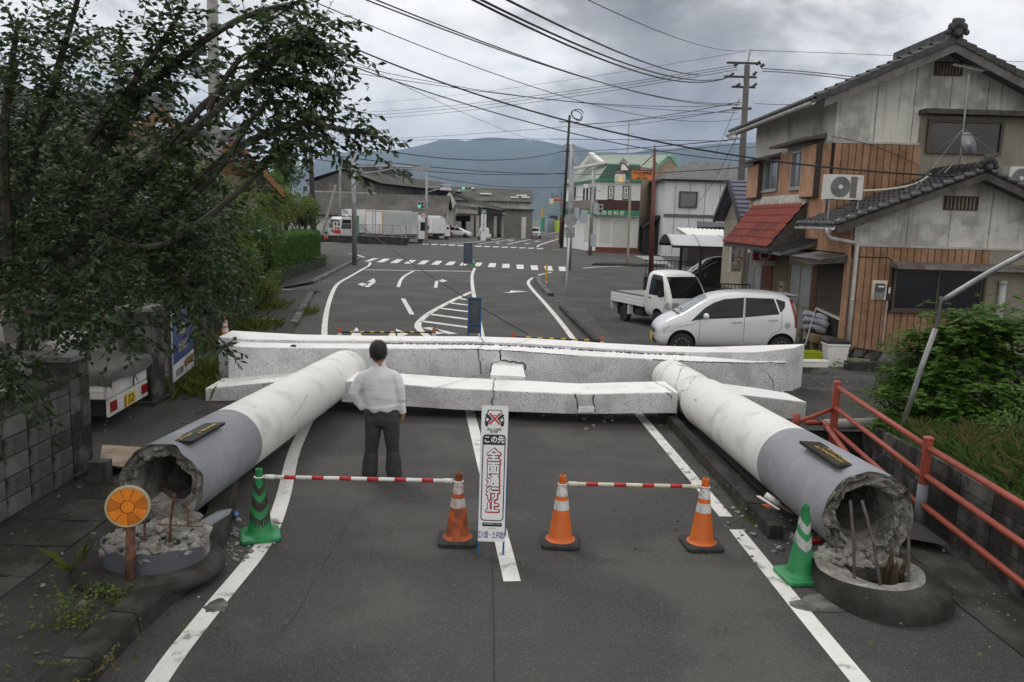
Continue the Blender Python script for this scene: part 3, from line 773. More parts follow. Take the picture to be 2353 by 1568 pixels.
def ov2(f,z,dx=.0,dy=0.0):
 out=[]
 for k in range(44):
  a=2*PI*k/44;rx=.66 if math.cos(a)>0 else .50;ry=.66 if math.sin(a)<0 else .9
  out.append(Vector((cr_[0]+dx+rx*f*math.cos(a),cr_[1]+dy+ry*f*math.sin(a),z)))
 return out
m=MB();top=[v+Vector((0,0,.02*noise.noise(v*5)))for v in oval(cr_[0]-.04,cr_[1]-.02,.46,.44,.215,44)]
hole0=[v+Vector((.03*noise.noise(v*6),.04*noise.noise(v*7),0))for v in oval(cr_[0]+.02,cr_[1]-.05,.25,.24,.185,44)]
m.loft([ov2(1.02,0),ov2(1.0,.10),ov2(.95,.15),top],True,False);part('plinth',m,DCONC,st2,world=True,smooth=True)
m=MB();rim=[v+Vector((0,0,.015+.03*noise.noise(v*14)))for v in oval(cr_[0]-.04,cr_[1]-.02,.41,.39,.21,44)]
m.loft([top,rim,hole0,[v-Vector((0,0,.28))for v in hole0]],True,False);m.poly([v-Vector((0,0,.28))for v in hole0])
part('broken_core',m,RUBB,st2,world=True)
m=rubble_pile((cr_[0]-.08,cr_[1]+.20,.21),.36,.2,300,9,.010,.075,.10);part('rubble',m,RUBB,st2,world=True,kind='stuff')
for(b0,b1,b2,r_)in(((1925,1300),(1922,1240),(1917,1200),.013),((1968,1335),(1962,1250),(1954,1150),.014),((2034,1352),(2007,1245),(1980,1150),.015),((2092,1345),(2088,1290),(2088,1200),.014)):
 p=G(*b0,.2);m=MB();m.tube([p-Vector((0,0,.15)),A(*b1,p.y+.12),A(*b2,p.y+.28)],r_,7);part('reinforcing_bar',m,M('steel_bar',(.10,.095,.09),.6,metal=.5,var=.3,vs=9,dirt=(.10,.05,.03),ds=8,da=.7),st2,world=True)
m=MB();WOOD=M('rotten_wood',(.05,.033,.018),.95,var=.5,vs=9)
for(x0,y0,x1,y1,w_)in((2045,1330,2048,1262,.05),(2065,1325,2085,1285,.04),(2030,1325,2028,1290,.05),(2055,1335,2060,1290,.05),(2078,1330,2078,1275,.03)):
 p=G(x0,y0,.15);q=A(x1,y1,p.y+.08);d=(q-p);m.loft([[p+Vector((-w_,0,-.1)),p+Vector((w_,0,-.1)),p+Vector((0,w_,-.1))],[p+d*.6+Vector((-w_*.6,0,0)),p+d*.6+Vector((w_*.6,0,0)),p+d*.6+Vector((0,w_*.5,0))],[q,q+Vector((.004,0,0)),q+Vector((0,.004,0))]],True,True)
part('splintered_wood',m,WOOD,st2,world=True)
m=MB();g_=random.Random(3)
for(x,y,n_,sp,s_)in((545,1235,60,.2,.03),(515,1265,60,.16,.025),(540,1215,12,.18,.05),(300,1335,14,.35,.035),(370,1310,12,.2,.05),(250,1300,50,.25,.02),(1348,950,50,.3,.04),(1560,958,60,.35,.03),(2170,1330,40,.4,.014),(2240,1400,20,.25,.016),(1740,1180,40,.25,.03),(1890,1255,50,.15,.04),(1900,890,50,.5,.022),(1960,880,25,.5,.018),(1300,700,30,1.2,.04),(1765,1230,30,.3,.03),(230,1000,30,.6,.02),(150,1200,60,.8,.015),(200,1130,40,.4,.018)):
 c=G(x,y);zz=.1 if x<480 or 1900<x<2120 and y<1100 else(.0)
 for k in range(n_):
  s2=s_*g_.uniform(.3,1.2)**1.5;m.rock((c.x+g_.gauss(0,sp),c.y+g_.gauss(0,sp)*1.2,zz+(.1 if zz==0 and abs(c.x)>2.85 and c.x<0 else 0)+s2*.25),s2,(1,1,.7),g_)
single('rubble',m,RUBB,'fine concrete rubble strewn on the road and footpath','rubble',origin=(0,9,0),kind='stuff')
# -- cones, bars and signs
ORANGE=M('orange_plastic',(.62,.13,.015),.5,var=.1,vs=5,dirt=(.28,.08,.02),ds=7,da=.5,dt=.6)
ORANGED=M('grimy_orange_plastic',(.42,.085,.014),.55,var=.25,vs=7,dirt=(.1,.04,.02),ds=9,da=.75,dt=.5)
GREENP=M('green_plastic',(.018,.22,.07),.5,var=.12,vs=5,dirt=(.02,.1,.04),ds=9,da=.5,dt=.6)
REFLW=M('reflective_tape',(.62,.62,.61),.42,var=.1,vs=6,dirt=(.25,.25,.26),ds=22,da=.85,dt=.56)
REFLD=M('scuffed_tape',(.52,.50,.48),.5,var=.1,vs=6,dirt=(.4,.1,.07),ds=16,da=.7,dt=.55)
REFLB=M('blackened_tape',(.03,.026,.022),.7,dirt=(.05,.16,.06),ds=16,da=.8,dt=.6)
REFLS=M('silver_tape',(.46,.47,.47),.4,metal=.1,dirt=(.03,.15,.06),ds=14,da=.8,dt=.6)
RUBBER=M('rubber_base',(.03,.03,.03),.85,var=.3,vs=9,bump=.3)
WHITEP=M('white_plastic',(.74,.73,.69),.45,var=.05,vs=5)
CREAMP=M('yellowed_plastic',(.62,.58,.47),.5,var=.08,vs=5)
REDP=M('red_tape',(.42,.018,.022),.45)
YELP=M('yellow_tape',(.62,.40,.02),.5)
BLKT=M('black_tape',(.02,.02,.02),.5)
BLUEF=M('blue_painted_steel',(.02,.10,.30),.5,var=.15,vs=6)
def cone_r(z):return .118-.088*(z-.045)/.655
def make_cone(label,group,body,base,bands,kind,loc,rz):
 t=thing('traffic_cone',label,'traffic cone',loc,rz,group)
 m=MB();h=.19
 def sq(s,z,c=.05):
  out=[]
  for(sx,sy)in((1,1),(-1,1),(-1,-1),(1,-1)):
   for a in range(4):
    an={(1,1):0,(-1,1):90,(-1,-1):180,(1,-1):270}[(sx,sy)]+a*30
    out.append(Vector((sx*(s-c)+c*math.cos(R(an)),sy*(s-c)+c*math.sin(R(an)),z)))
  return out
 m.loft([sq(h,.004),sq(h,.032),sq(h-.014,.045)],True,True);part('base',m,base,t,sharp=40)
 m=MB();m.lathe([(.15,.045),(.128,.06),(.117,.08),(cone_r(.55),.55),(.034,.66),(.036,.665),(.033,.7),(.024,.7),(.022,.6)],(0,0,0),24,cap=False);part('body',m,body,t,sharp=50)
 if kind=='rings':
  for(z0,z1)in((.53,.615),(.36,.45))if False else((.50,.62),(.36,.455)):
   m=MB();m.lathe([(cone_r(z0)+.002,z0),(cone_r(z1)+.002,z1)],(0,0,0),24,cap=False);part('reflective_band',m,bands,t,smooth=True)
  m=MB();m.lathe([(.048,.615),(.052,.62),(.048,.627)],(0,0,0),20,cap=True)
 else:
  for zc_,w_ in((.52,.075),(.37,.095),(.2,.1)):
   if kind=='silver'and zc_==.2:continue
   m=MB();n=28;lo=[];hi=[]
   for k in range(n+1):
    a=2*PI*k/n;tri=abs(((a*2/PI)%2)-1)*.09
    z=zc_+tri-.045;lo.append((a,z-w_/2));hi.append((a,z+w_/2))
   P=lambda a,z:Vector(((cone_r(z)+.003)*math.cos(a),(cone_r(z)+.003)*math.sin(a),z))
   m.add([P(*q)for q in lo]+[P(*q)for q in hi],[(k,k+1,n+2+k,n+1+k)for k in range(n)]);part('chevron_band',m,bands,t,smooth=True)
 return t
_q=lambda x,y:(G(x,y).x,G(x,y).y,.005)
c1=make_cone('green traffic cone with blackened chevrons at the left end of the barrier','green cones',GREENP,GREENP,REFLB,'black',_q(598,1234),.35)
c2=make_cone('green traffic cone with silver chevrons beside the right stump','green cones',GREENP,GREENP,REFLS,'silver',_q(1837,1328),.12)
c3=make_cone('grimy orange traffic cone with scuffed bands left of the white closure sign','orange cones',ORANGED,RUBBER,REFLD,'rings',_q(1051,1243),.05)
c4=make_cone('clean orange traffic cone just right of the white closure sign','orange cones',ORANGE,RUBBER,REFLW,'rings',_q(1287,1248),-.05)
c5=dup(c4,_q(1611,1254),.08,'clean orange traffic cone at the right end of the red and white bars')
c6=dup(c2,_q(1088,616),.6,'small far green traffic cone by the zebra crossing')
yb={}
for(x,y,lb)in((780,755,'orange cone behind the beam at the left end of the left yellow bar'),(997,756,'orange cone behind the beam at the right end of the left yellow bar'),(1180,766,'orange cone behind the beam at the left end of the right yellow bar'),(1384,775,'orange cone behind the beam at the right end of the right yellow bar')):
 p=G(x,y,.7);yb[x]=dup(c4,(p.x,p.y,.005),.2,lb)
p=G(517,735,.75);dup(c4,(p.x,p.y,.11),.2,'orange cone half hidden in the shrubs at the left of the footpath')
def make_bar(label,group,a,b,z,base,band,nb,first,r_=.019,off=.06):
 a,b=Vector((a[0],a[1],z)),Vector((b[0],b[1],z));d=(b-a);L=d.length;rz=math.atan2(d.y,d.x)
 t=thing('cone_bar',label,'barrier bar',a,rz,group)
 m=MB();m.tube([(off,0,0),(L-off,0,0)],r_,10);part('pole',m,base,t,smooth=True)
 for k in range(nb):
  x=off+(L-2*off)*(first+(1-2*first)*(k+.5)/nb);w=(L-2*off)*(1-2*first)/nb*.42
  m=MB();m.tube([(x-w/2,0,0),(x+w/2,0,0)],r_+.0015,10);part('band',m,band,t,smooth=True)
 for(x,s_)in((off,1),(L-off,-1)):
  m=MB();m.tube([(x-.005*s_,0,0),(x+.09*s_,0,0)],r_+.004,10);part('end_sleeve',m,base,t,smooth=True)
  m=MB();n=20;xo=0 if s_>0 else L
  rg=[[Vector((xo+(.045+.008*math.cos(q*PI/2))*math.cos(2*PI*k/n),(.045+.008*math.cos(q*PI/2))*math.sin(2*PI*k/n),.008*math.sin(q*PI/2)))for q in range(4)]for k in range(n+1)]
  m.loft(rg,True,False);part('ring',m,base,t,smooth=True)
 return t
make_bar('red and white bar hung between green cone and grimy orange cone','red and white bars',c1 .location,c3 .location,.625,WHITEP,REDP,6,.06)
make_bar('yellowed white and red bar hung between the two clean orange cones','red and white bars',c4 .location,c5 .location,.622,CREAMP,REDP,4,.07)
make_bar('yellow and black bar across the left lane behind the beam','yellow and black bars',yb[780].location,yb[997].location,.62,BLKT,YELP,8,.05)
make_bar('yellow and black bar across the right lane behind the beam','yellow and black bars',yb[1180].location,yb[1384].location,.62,BLKT,YELP,6,.08)
# -- the closure sign
SIGNW=M('sign_white',(.78,.79,.81),.4);SIGNK=M('sign_black',(.02,.02,.02),.45);SIGNR=M('sign_red',(.50,.03,.045),.45);SIGNB=M('sign_navy',(.035,.04,.22),.45)
gp=G(1127,1277);sg=thing('closure_sign','tall white stand sign with a crossed out car and red lettering','road sign',(gp.x,gp.y,0))
LEAN=.14
o_=Vector((gp.x+.002,gp.y,.0));upv=Vector((0,LEAN,1)).normalized();rtv=Vector((1,0,0));nv=rtv.cross(upv)
W_,H_,B_=.256,1.31,.135
SP=lambda u,v,d=0.0:o_+rtv*((u-.5)*W_)+upv*(B_+v*H_)+nv*d
m=MB();m.prism([SP(0,0,-.012),SP(1,0,-.012),SP(1,1,-.012),SP(0,1,-.012)],nv*.012);panel=part('panel',m,SIGNW,sg,world=True)
for u in(.03,.97):
 m=MB();m.beam(o_+rtv*((u-.5)*W_)-nv*.02,SP(u,.99,-.026),.02,.02);part('leg',m,BLUEF,sg,world=True)
 m=MB();m.beam(SP(u,.93,-.03),Vector((SP(u,0).x-(.012 if u<.5 else-.012),gp.y+.52,0)),.02,.02);part('rear_leg',m,BLUEF,sg,world=True)
m=MB();m.beam(SP(.03,.2,-.03)+Vector((0,.25,0)),SP(.97,.2,-.03)+Vector((0,.25,0)),.015,.015);part('brace',m,BLUEF,sg,world=True)
UV=lambda x,y:((x-567-(1378-1378))/246.0,(1378-y)/1268.0)
def sgpoly(name,pts,mat,d,par=None):
 m=MB();m.prism([SP(*UV(*p),d)for p in pts],nv*.0008);return part(name,m,mat,par or panel,world=True)
def rrect(x0,y0,x1,y1,r_,corners=(1,1,1,1)):
 out=[]
 for i,(cx,cy,a0)in enumerate(((x1-r_,y0+r_,-90),(x1-r_,y1-r_,0),(x0+r_,y1-r_,90),(x0+r_,y0+r_,180))):
  if corners[i]:
   for k in range(6):out.append((cx+r_*math.cos(R(a0+k*18)),cy+r_*math.sin(R(a0+k*18))))
  else:out.append(((x0,x1)[i<2],(y0,y1)[i in(1,2)]))
 return out
def sgtext(name,s,x,y,hpx,mat,d,off=0.0,sx=1.0,par=None):
 u,v=UV(x,y);sz=hpx/1268.0*H_
 return part(name,text_mb(s,sz*1.15,frame_tf(SP(u,v,d),rtv,upv),.0004,off,sx),mat,par or panel,world=True)
sgpoly('car_emblem',[(625,148),(748,148),(760,190),(777,188),(777,200),(768,205),(778,225),(778,280),(770,302),(752,302),(745,282),(632,282),(625,304),(607,304),(600,280),(600,225),(610,205),(602,200),(602,188),(615,190)],SIGNK,.0006)
sgpoly('windscreen',[(634,155),(740,155),(752,195),(624,195)],SIGNW,.0016)
for x in(622,756):
 m=MB();q=[(x+13*math.cos(k*.524),240+15*math.sin(k*.524))for k in range(12)];sgpoly('lamp_emblem',q,SIGNW,.0016)
sgpoly('car_band',[(655,240),(725,240),(715,285),(665,285)],SIGNW,.0016)
for(a,b)in(((642,180),(738,282)),((738,180),(642,282))):
 for(w,mt,d)in((15,SIGNW,.0024),(9,SIGNR,.0032)):
  dx,dy=b[0]-a[0],b[1]-a[1];l=math.hypot(dx,dy);nx,ny=-dy/l*w,dx/l*w
  sgpoly('cross_stroke',[(a[0]+nx,a[1]+ny),(b[0]+nx,b[1]+ny),(b[0]-nx,b[1]-ny),(a[0]-nx,a[1]-ny)],mt,d+(.0002 if a[0]>700 else 0))
sgtext('lettering','ALL CARS',688,331,27,SIGNK,.0006,.0012)
sgtext('lettering','STOP',688,356,25,SIGNK,.0006,.0012)
sgpoly('frame_panel',rrect(584,378,797,1184,34),SIGNK,.0006)
sgpoly('inner_panel',rrect(594,475,787,1175,26,(0,1,1,0)),SIGNW,.0014)
sgtext('lettering','この先',690,428,62,SIGNW,.0014,.0022,.92)
for k,ch in enumerate('全面通行止'):
 y=576+k*119
 for mt_,d_,rr_,nn_ in((SIGNR,.0022,.0165,14),(SIGNK,.0034,.0095,12),(SIGNW,.0046,.0048,8)):
  u_,v_=UV(691,y);mb_=MB();o2=.007 if mt_ is SIGNR else 0
  for q_ in range(nn_+1):a_=2*PI*q_/nn_;k_=rr_ if q_<nn_ else 0;text_mb(ch,104/1268*H_*1.15,frame_tf(SP(u_,v_,d_+q_*.00003)+rtv*(k_*math.cos(a_)+o2*.5)+upv*(k_*math.sin(a_)-o2*.5),rtv,upv),.0002,0,1.0,mb=mb_)
  part('lettering',mb_,mt_,panel,world=True)
sgpoly('number_panel',rrect(603,1200,784,1236,8),SIGNK,.0006)
sgtext('lettering','NETIS登録番号 KT-190046',693,1213,12,SIGNW,.0014,0,1.0)
sgtext('lettering','KBS-13APV',695,1254,12,SIGNK,.0006)
sgtext('lettering','江川組・土井組JV',693,1318,62,SIGNB,.0006,.0012,.48)
for(x,y)in((572,116),(695,116),(805,118),(575,523),(806,525),(574,911),(808,914),(577,1372),(699,1372),(812,1370)):
 u,v=UV(x,y);m=MB();m.sphere(SP(u,v,.001),.003,6,4);part('rivet',m,STEEL,panel,world=True)
BACKM=M('sign_back',(.10,.115,.13),.5,var=.2,vs=3)
def back_sign(x,ybot,ytop,w,label):
 p=G(x,ybot);t=thing('stand_sign',label,'road sign',(p.x,p.y,0),0,'stand signs seen from behind');h=A(x,ytop,p.y).z
 m=MB();m.prism([(-w/2,.0,.12),(w/2,.0,.12),(w/2,-.1,h),(-w/2,-.1,h)],(0,.015,0));part('panel',m,BACKM,t)
 for s in(-1,1):
  m=MB();m.beam((s*w/2,-.02,0),(s*w/2,-.12,h),.03,.03);part('frame_post',m,BLUEF,t)
  m=MB();m.beam((s*w/2,-.35,0),(s*w/2,-.12,h*.95),.025,.025);part('rear_leg',m,BLUEF,t)
 for z in(h-.01,h*.33):
  m=MB();m.beam((-w/2,-.12*z/h-.01,z),(w/2,-.12*z/h-.01,z),.03,.03);part('frame_rail',m,BLUEF,t)
 return t
back_sign(1090,776,683,.33,'back of a blue framed stand sign just behind the fallen beam')
back_sign(1075,611,559,.55,'back of a blue framed stand sign far off by the zebra crossing')
# -- the man
def blob(parts,vox,smooth_it,mats,amp=0.0,sc=6.0,seed=0.0,fold=None):
 m=MB()
 for q in parts:m.add(q.v,q.f)
 me=evaluated(m,[('REMESH',dict(mode='VOXEL',voxel_size=vox)),('SMOOTH',dict(factor=.5,iterations=smooth_it))],mats)
 if amp or fold:
  me.update();ns=[v.normal.copy()for v in me.vertices]
  for v,n_ in zip(me.vertices,ns):
   d=amp*noise.noise(Vector((v.co.x*sc,v.co.y*sc,v.co.z*sc*.8+seed)))if amp else 0
   if fold:d+=fold(v.co)
   v.co+=n_*d
 for p in me.polygons:p.use_smooth=True
 return me
PY=9.43
mp=G(878,1098);man=thing('person','man in white shirt and dark trousers standing with his back turned','person',(mp.x,mp.y,0))
MI=MTX[man.name].inverted()
L3=lambda x,y,dy=0.0:MI@A(x,y,mp.y+dy)
def ell(c,rx,ry,n=24,tilt=0.0):
 return[Vector((c.x+rx*math.cos(2*PI*k/n),c.y+ry*math.sin(2*PI*k/n),c.z+tilt*math.sin(2*PI*k/n)))for k in range(n)]
SKIN=M('skin',(.36,.19,.12),.55,var=.12,vs=14,spec=.35)
SHIRT=M('white_shirt_cloth',(.70,.71,.74),.85,var=.05,vs=8,bump=.2,bs=220)
TROU=M('dark_trouser_cloth',(.042,.042,.047),.88,var=.2,vs=7,bump=.25,bs=260)
HAIR=M('black_hair',(.012,.010,.009),.45,var=.4,vs=60,bump=.6,bs=160)
SHOE=M('shoe_leather',(.06,.055,.05),.5,var=.3,vs=9)
joints=[];bones=[];radii=[]
def J(p,r_,par=None):
 joints.append(p);radii.append(r_);i=len(joints)-1
 if par is not None:bones.append((par,i))
 return i
pel=J(L3(877,955),.12);che=J(L3(874,890),.14,pel);nk0=J(L3(871,845),.075,che);nk1=J(L3(870,828,.01),.062,nk0)
hd0=J(L3(869.5,815,.02),.082,nk1);hd1=J(L3(869,800,.025),.086,hd0)
J(L3(869,788,.02),.06,hd1)
for s,(sh,el,wr,hnd)in((-1,(L3(838,862),L3(809,900,-.03),L3(840,941,.02),L3(848,950,.06))),(1,(L3(904,862),L3(921,905,-.01),L3(924,944,.03),L3(925,956,.05)))):
 a=J(sh,.062,che);b=J(sh.lerp(el,.5),.052,a);c=J(el,.045,b);d=J(el.lerp(wr,.5),.042,c);e=J(wr,.03,d);f=J(hnd,.034,e)
 axd=(hnd-wr).normalized()if s>0 else Vector((.25,.3,-.9)).normalized()
 side=Vector((.25,.95,0)).normalized()
 for q,(o,ln)in enumerate(((-.03,.072),(-.01,.085),(.01,.08),(.03,.062))):
  b0=hnd+side*o+axd*.03;k0=J(b0,.0105,f);k1=J(b0+axd*ln*.45+Vector((-.006*s,0,0)),.0098,k0);k2=J(b0+axd*ln+Vector((-.022*s,.006,0)),.0085,k1)
 t0=J(wr.lerp(hnd,.6)+side*.035,.012,f);t1=J(hnd+side*.058+axd*.02,.0105,t0);J(hnd+side*.06+axd*.052+Vector((-.012*s,0,0)),.009,t1)
for(hp,kn,an_,toe)in((L3(857,965),L3(854,1028),L3(850,1090),L3(847,1095,.17)),(L3(897,965),L3(903,1028),L3(906,1090),L3(911,1095,.16))):
 a=J(hp,.085,pel);b=J(kn,.06,a);c=J(an_,.045,b);J(toe,.035,c)
me=bpy.data.meshes.new('body');me.from_pydata([tuple(j)for j in joints],bones,[])
o_t=bpy.data.objects.new('tmp',me);link(o_t)
sk=o_t.modifiers.new('Skin','SKIN');sk.use_smooth_shade=True
for i,sv in enumerate(me.skin_vertices[0].data):sv.radius=(radii[i],radii[i]);sv.use_root=(i==0)
ss_=o_t.modifiers.new('s','SUBSURF');ss_.levels=2
bme=bpy.data.meshes.new_from_object(o_t.evaluated_get(bpy.context.evaluated_depsgraph_get()));bpy.data.objects.remove(o_t)
bme.materials.append(SKIN);bme.name='body'
for pp in bme.polygons:pp.use_smooth=True
body=part('body',bme,SKIN,man)
t_=MB();t_.loft([ell(L3(x,y,dy),rx,ry)for(x,y,dy,rx,ry)in((877,944,0,.205,.135),(876,936,0,.215,.145),(875,918,-.005,.215,.15),(874,900,-.01,.21,.145),(872,880,-.01,.212,.14),(871,866,-.005,.215,.13),(870.5,857,0,.195,.11),(870.5,849,.002,.145,.09),(870.5,842,.008,.09,.076),(870,836,.012,.076,.07),(870,831,.015,.072,.068))],True,True)
al=MB();al.tube(spline([L3(850,861),L3(832,870,-.005),L3(818,893,-.02),L3(815,905,-.02),L3(823,922,-.005),L3(838,937,.01)],4),[.078]*3+[.08]*3+[.074]*3+[.068]*4+[.062]*4+[.054]*3+[.046],14)
ar=MB();ar.tube(spline([L3(891,861),L3(907,870),L3(918,895,-.01),L3(922,918,0),L3(923.5,943,.02)],4),[.078]*3+[.08]*3+[.072]*3+[.064]*4+[.05]*4,14)
wst=L3(876,940).z
def fold(co):
 z=co.z;d=0.0
 for(zf,w,a)in((L3(876,931).z,.018,.009),(L3(876,926).z,.02,-.005),(L3(876,912).z,.012,.006),(L3(876,905).z,.011,.006),(L3(876,887).z,.01,.004)):
  d+=a*math.exp(-((z+.015*math.sin(co.x*9+zf*30)-zf)/w)**2)
 return d*.7+.006*math.sin(co.x*38+z*6)*max(0,1-abs(z-wst)/.22)
sh_me=blob([t_,al,ar],.011,7,SHIRT,.011,9,2.0,fold)
shirt=part('shirt',sh_me,SHIRT,man)
m=MB();m.loft([ell(L3(870.4,840.5,.012),.074,.068),ell(L3(870.2,833,.014),.072,.068),ell(L3(870.2,830.5,.016),.066,.062),ell(L3(870.2,833,.014),.060,.056)],True,False);part('collar',m,SHIRT,shirt,smooth=True)
for(p0,p1)in((L3(923.7,938,.018),L3(924.3,948,.026)),):
 m=MB();m.tube([p0,p1],.049,16,cap=False);part('cuff',m,SHIRT,shirt,smooth=True)
lw=MB();lw.loft([ell(L3(x,y,dy),rx,ry)for(x,y,dy,rx,ry)in((877,938,0,.203,.135),(877,948,0,.21,.145),(877,962,0,.212,.15),(877,974,.0,.19,.13))],True,True)
ll=MB();ll.loft([ell(L3(x,y,dy),rx,ry)for(x,y,dy,rx,ry)in((858,960,0,.108,.13),(857,990,0,.10,.115),(855,1015,.0,.088,.095),(853,1035,.01,.08,.085),(851,1060,0,.095,.098),(849.5,1080,-.01,.10,.105),(849,1092,-.005,.094,.105))],True,True)
rl_=MB();rl_.loft([ell(L3(x,y,dy),rx,ry)for(x,y,dy,rx,ry)in((897,960,0,.108,.13),(899,990,0,.10,.115),(901,1015,0,.088,.095),(902.5,1035,.01,.08,.085),(904,1060,0,.095,.098),(905,1080,-.01,.10,.105),(906,1092,-.005,.094,.105))],True,True)
zk=L3(877,1040).z
def fold2(co):
 w=max(0,1-abs(co.z-.3)/.42)
 return .0035*w*math.sin(co.z*40+co.x*22+math.sin(co.x*31))+.004*math.sin(co.z*24-co.x*30)*max(0,1-abs(co.z-.8)/.15)
tr_me=blob([lw,ll,rl_],.011,3,TROU,.007,8,5.0,fold2)
tro=part('trousers',tr_me,TROU,man)
m=MB();m.loft([ell(L3(877,942),.209,.143),ell(L3(877,938),.205,.139)],True,False);part('belt',m,M('black_leather',(.015,.014,.014),.5),tro,smooth=True)
for(x,y)in((896,953),(858,953)):
 m=MB();p=L3(x,y,-.148);m.box(p,(.11,.012,.006));part('pocket',m,BLKT,tro)
for s,(x,y,tx)in((-1,(848,1096,-.02)),(1,(907,1096,.03))):
 p=L3(x,y);m=MB()
 m.loft([[Vector((p.x+tx*t+w*math.cos(2*PI*k/12),p.y+t*.27-.08,max(0.002,.045+h*math.sin(2*PI*k/12))))for k in range(12)]for(t,w,h)in((0,.02,.03),(.08,.042,.045),(.4,.045,.045),(.75,.048,.035),(.95,.035,.025),(1.0,.01,.01))],True,True)
 part('shoe',m,SHOE,man,smooth=True)
hc=L3(869.5,806,.02)
hm=MB();rg=[]
for i in range(1,14):
 th=PI*.82*i/14;rr_=math.sin(th)
 rg.append([Vector((hc.x+.107*rr_**.8*math.cos(a),hc.y+.12*rr_**.8*math.sin(a)-.006,hc.z+.128*math.cos(th)+(0 if i<9 or math.sin(a)<.15 else .11*(i-8)/6)))for a in[2*PI*k/24 for k in range(24)]])
for ring in rg:
 for v in ring:
  n_=noise.noise(v*28)*.006+noise.noise(v*60)*.003;d=(v-hc).normalized();v+=d*n_
hm.loft(rg,True,True);hair=part('hair',hm,HAIR,man,smooth=True)
m=MB();gh=random.Random(6)
for k in range(1500):
 ring=rg[gh.randrange(0,13)];v=ring[gh.randrange(24)].lerp(gh.choice(ring),.04);d=(v-hc).normalized();dn_=(Vector((gh.gauss(0,.25),gh.gauss(0,.25),-1))-d*Vector((0,0,-1)).dot(d)).normalized();s_=d.cross(dn_)*.0022
 e_=v+d*.004;m.add([e_-s_,e_+s_,e_+dn_*gh.uniform(.02,.045)+d*gh.uniform(.0,.009)],[(0,1,2)])
part('strands',m,HAIR,hair,kind='stuff')
for s in(-1,1):
 m=MB();m.sphere(hc+Vector((s*.098,.012,-.03)),.03,8,6,(.35,.55,1.0));part('ear',m,SKIN,man,smooth=True)
for s in(-1,1):
 m=MB();m.sphere(hc+Vector((s*.034,.108,-.01)),.013,8,6);part('eye',m,M('eye_white',(.6,.58,.55),.3),man,smooth=True)
m=MB();m.loft([[hc+Vector((x*w,.09+y,z))for x,y in((-1,0),(0,d_),(1,0))]for(z,w,d_)in((.0,.008,.012),(-.025,.012,.025),(-.045,.017,.035),(-.052,.012,.015))],False,False);part('nose',m,SKIN,man,smooth=True)
m=MB();m.box(hc+Vector((0,.098,-.075)),(.045,.012,.008));part('mouth',m,M('lips',(.26,.10,.08),.5),man)
# -- orange reflector on its rusty post
AMB1=M('amber_lens',(.68,.20,.008),.3,var=.1,vs=12,spec=.6);AMB2=M('amber_lens_worn',(.50,.14,.006),.35,var=.15,vs=12);AMBD=M('lens_joint',(.10,.03,.01),.6)
CRIM=M('cream_rim',(.40,.34,.20),.5,var=.15,vs=6)
pr=G(297,1358,.1);rf=thing('reflector_post','round orange reflector on a rusty post at the left kerb','reflector',(pr.x,pr.y,.1))
dc=A(293,1165,pr.y-.02);RD=47.5/1830*6.55
m=MB();m.tube([(pr.x,pr.y,.05),(dc.x,pr.y+.02,dc.z-RD*.9)],.036,14);part('post',m,RUST,rf,world=True,smooth=True)
nrm=(Vector((0,0,CAM_H))-dc).normalized();nrm=Vector((nrm.x*.6,nrm.y,nrm.z*.25)).normalized();rx_=Vector((0,0,1)).cross(nrm).normalized();ry_=nrm.cross(rx_)
DP=lambda r_,a,d=0.0:dc+rx_*(r_*math.cos(a))+ry_*(r_*math.sin(a))+nrm*d
m=MB();m.loft([[DP(r_,2*PI*k/32,d)for k in range(32)]for r_,d in((.0+RD*.9,-.05),(RD,-.035),(RD*1.0,.0),(RD*.97,.008),(RD*.89,.008),(RD*.885,-.002))],True,True);part('rim',m,CRIM,rf,world=True,sharp=40)
m=MB();m.poly([DP(RD*.89,2*PI*k/32,.001)for k in range(32)]);part('backing',m,AMBD,rf,world=True)
m=MB();m.loft([[DP(RD*.30,2*PI*k/20,.001)for k in range(20)],[DP(RD*.29,2*PI*k/20,.007)for k in range(20)]],True,True);part('lens',m,AMB1,rf,world=True)
for k in range(9):
 a0,a1=PI/2+2*PI*(k-.47)/9,PI/2+2*PI*(k+.47)/9;m=MB()
 q=[DP(RD*.33,a0+(a1-a0)*t/5,.006)for t in range(6)]+[DP(RD*.875,a1+(a0-a1)*t/5,.006)for t in range(6)]
 m.prism(q,-nrm*.005);part('lens_segment',m,AMB2 if k in(2,5,7)else AMB1,rf,world=True)
# -- block wall and gate posts on the left
BLK=[M('wall_block_%s'%n_,c,.92,var=.25,vs=3,dirt=(.018,.018,.015),ds=2.6,da=.85,dt=d,streak=(.02,.02,.018),ka=.6,speck=(.22,.22,.2),ss=60,sa=.3,st=.66,bump=.6,bs=70,spec=.25)for n_,c,d in(('pale',(.15,.145,.135),.55),('grey',(.10,.098,.09),.5),('dark',(.055,.054,.05),.48))]
MORT=M('mortar',(.05,.049,.045),.95,bump=.4)
wl=thing('block_wall','mossy concrete block wall along the left footpath','wall',(-4.95,6,0))
WX,WY0,WY1=-4.95,2.6,8.72;BH,BL=.2,.4
m=MB();m.box2((WX-.11,WY0,.02),(WX-.012,WY1,1.235));part('mortar_core',m,MORT,wl,world=True)
m=MB();m.prism([(WX+.10,WY0,.02),(WX+.06,WY0,.12),(WX-.15,WY0,.12),(WX-.15,WY0,.02)],(0,WY1+.5-WY0,0));part('footing',m,DCONC,wl,world=True)
bm0=MB();e_=.012
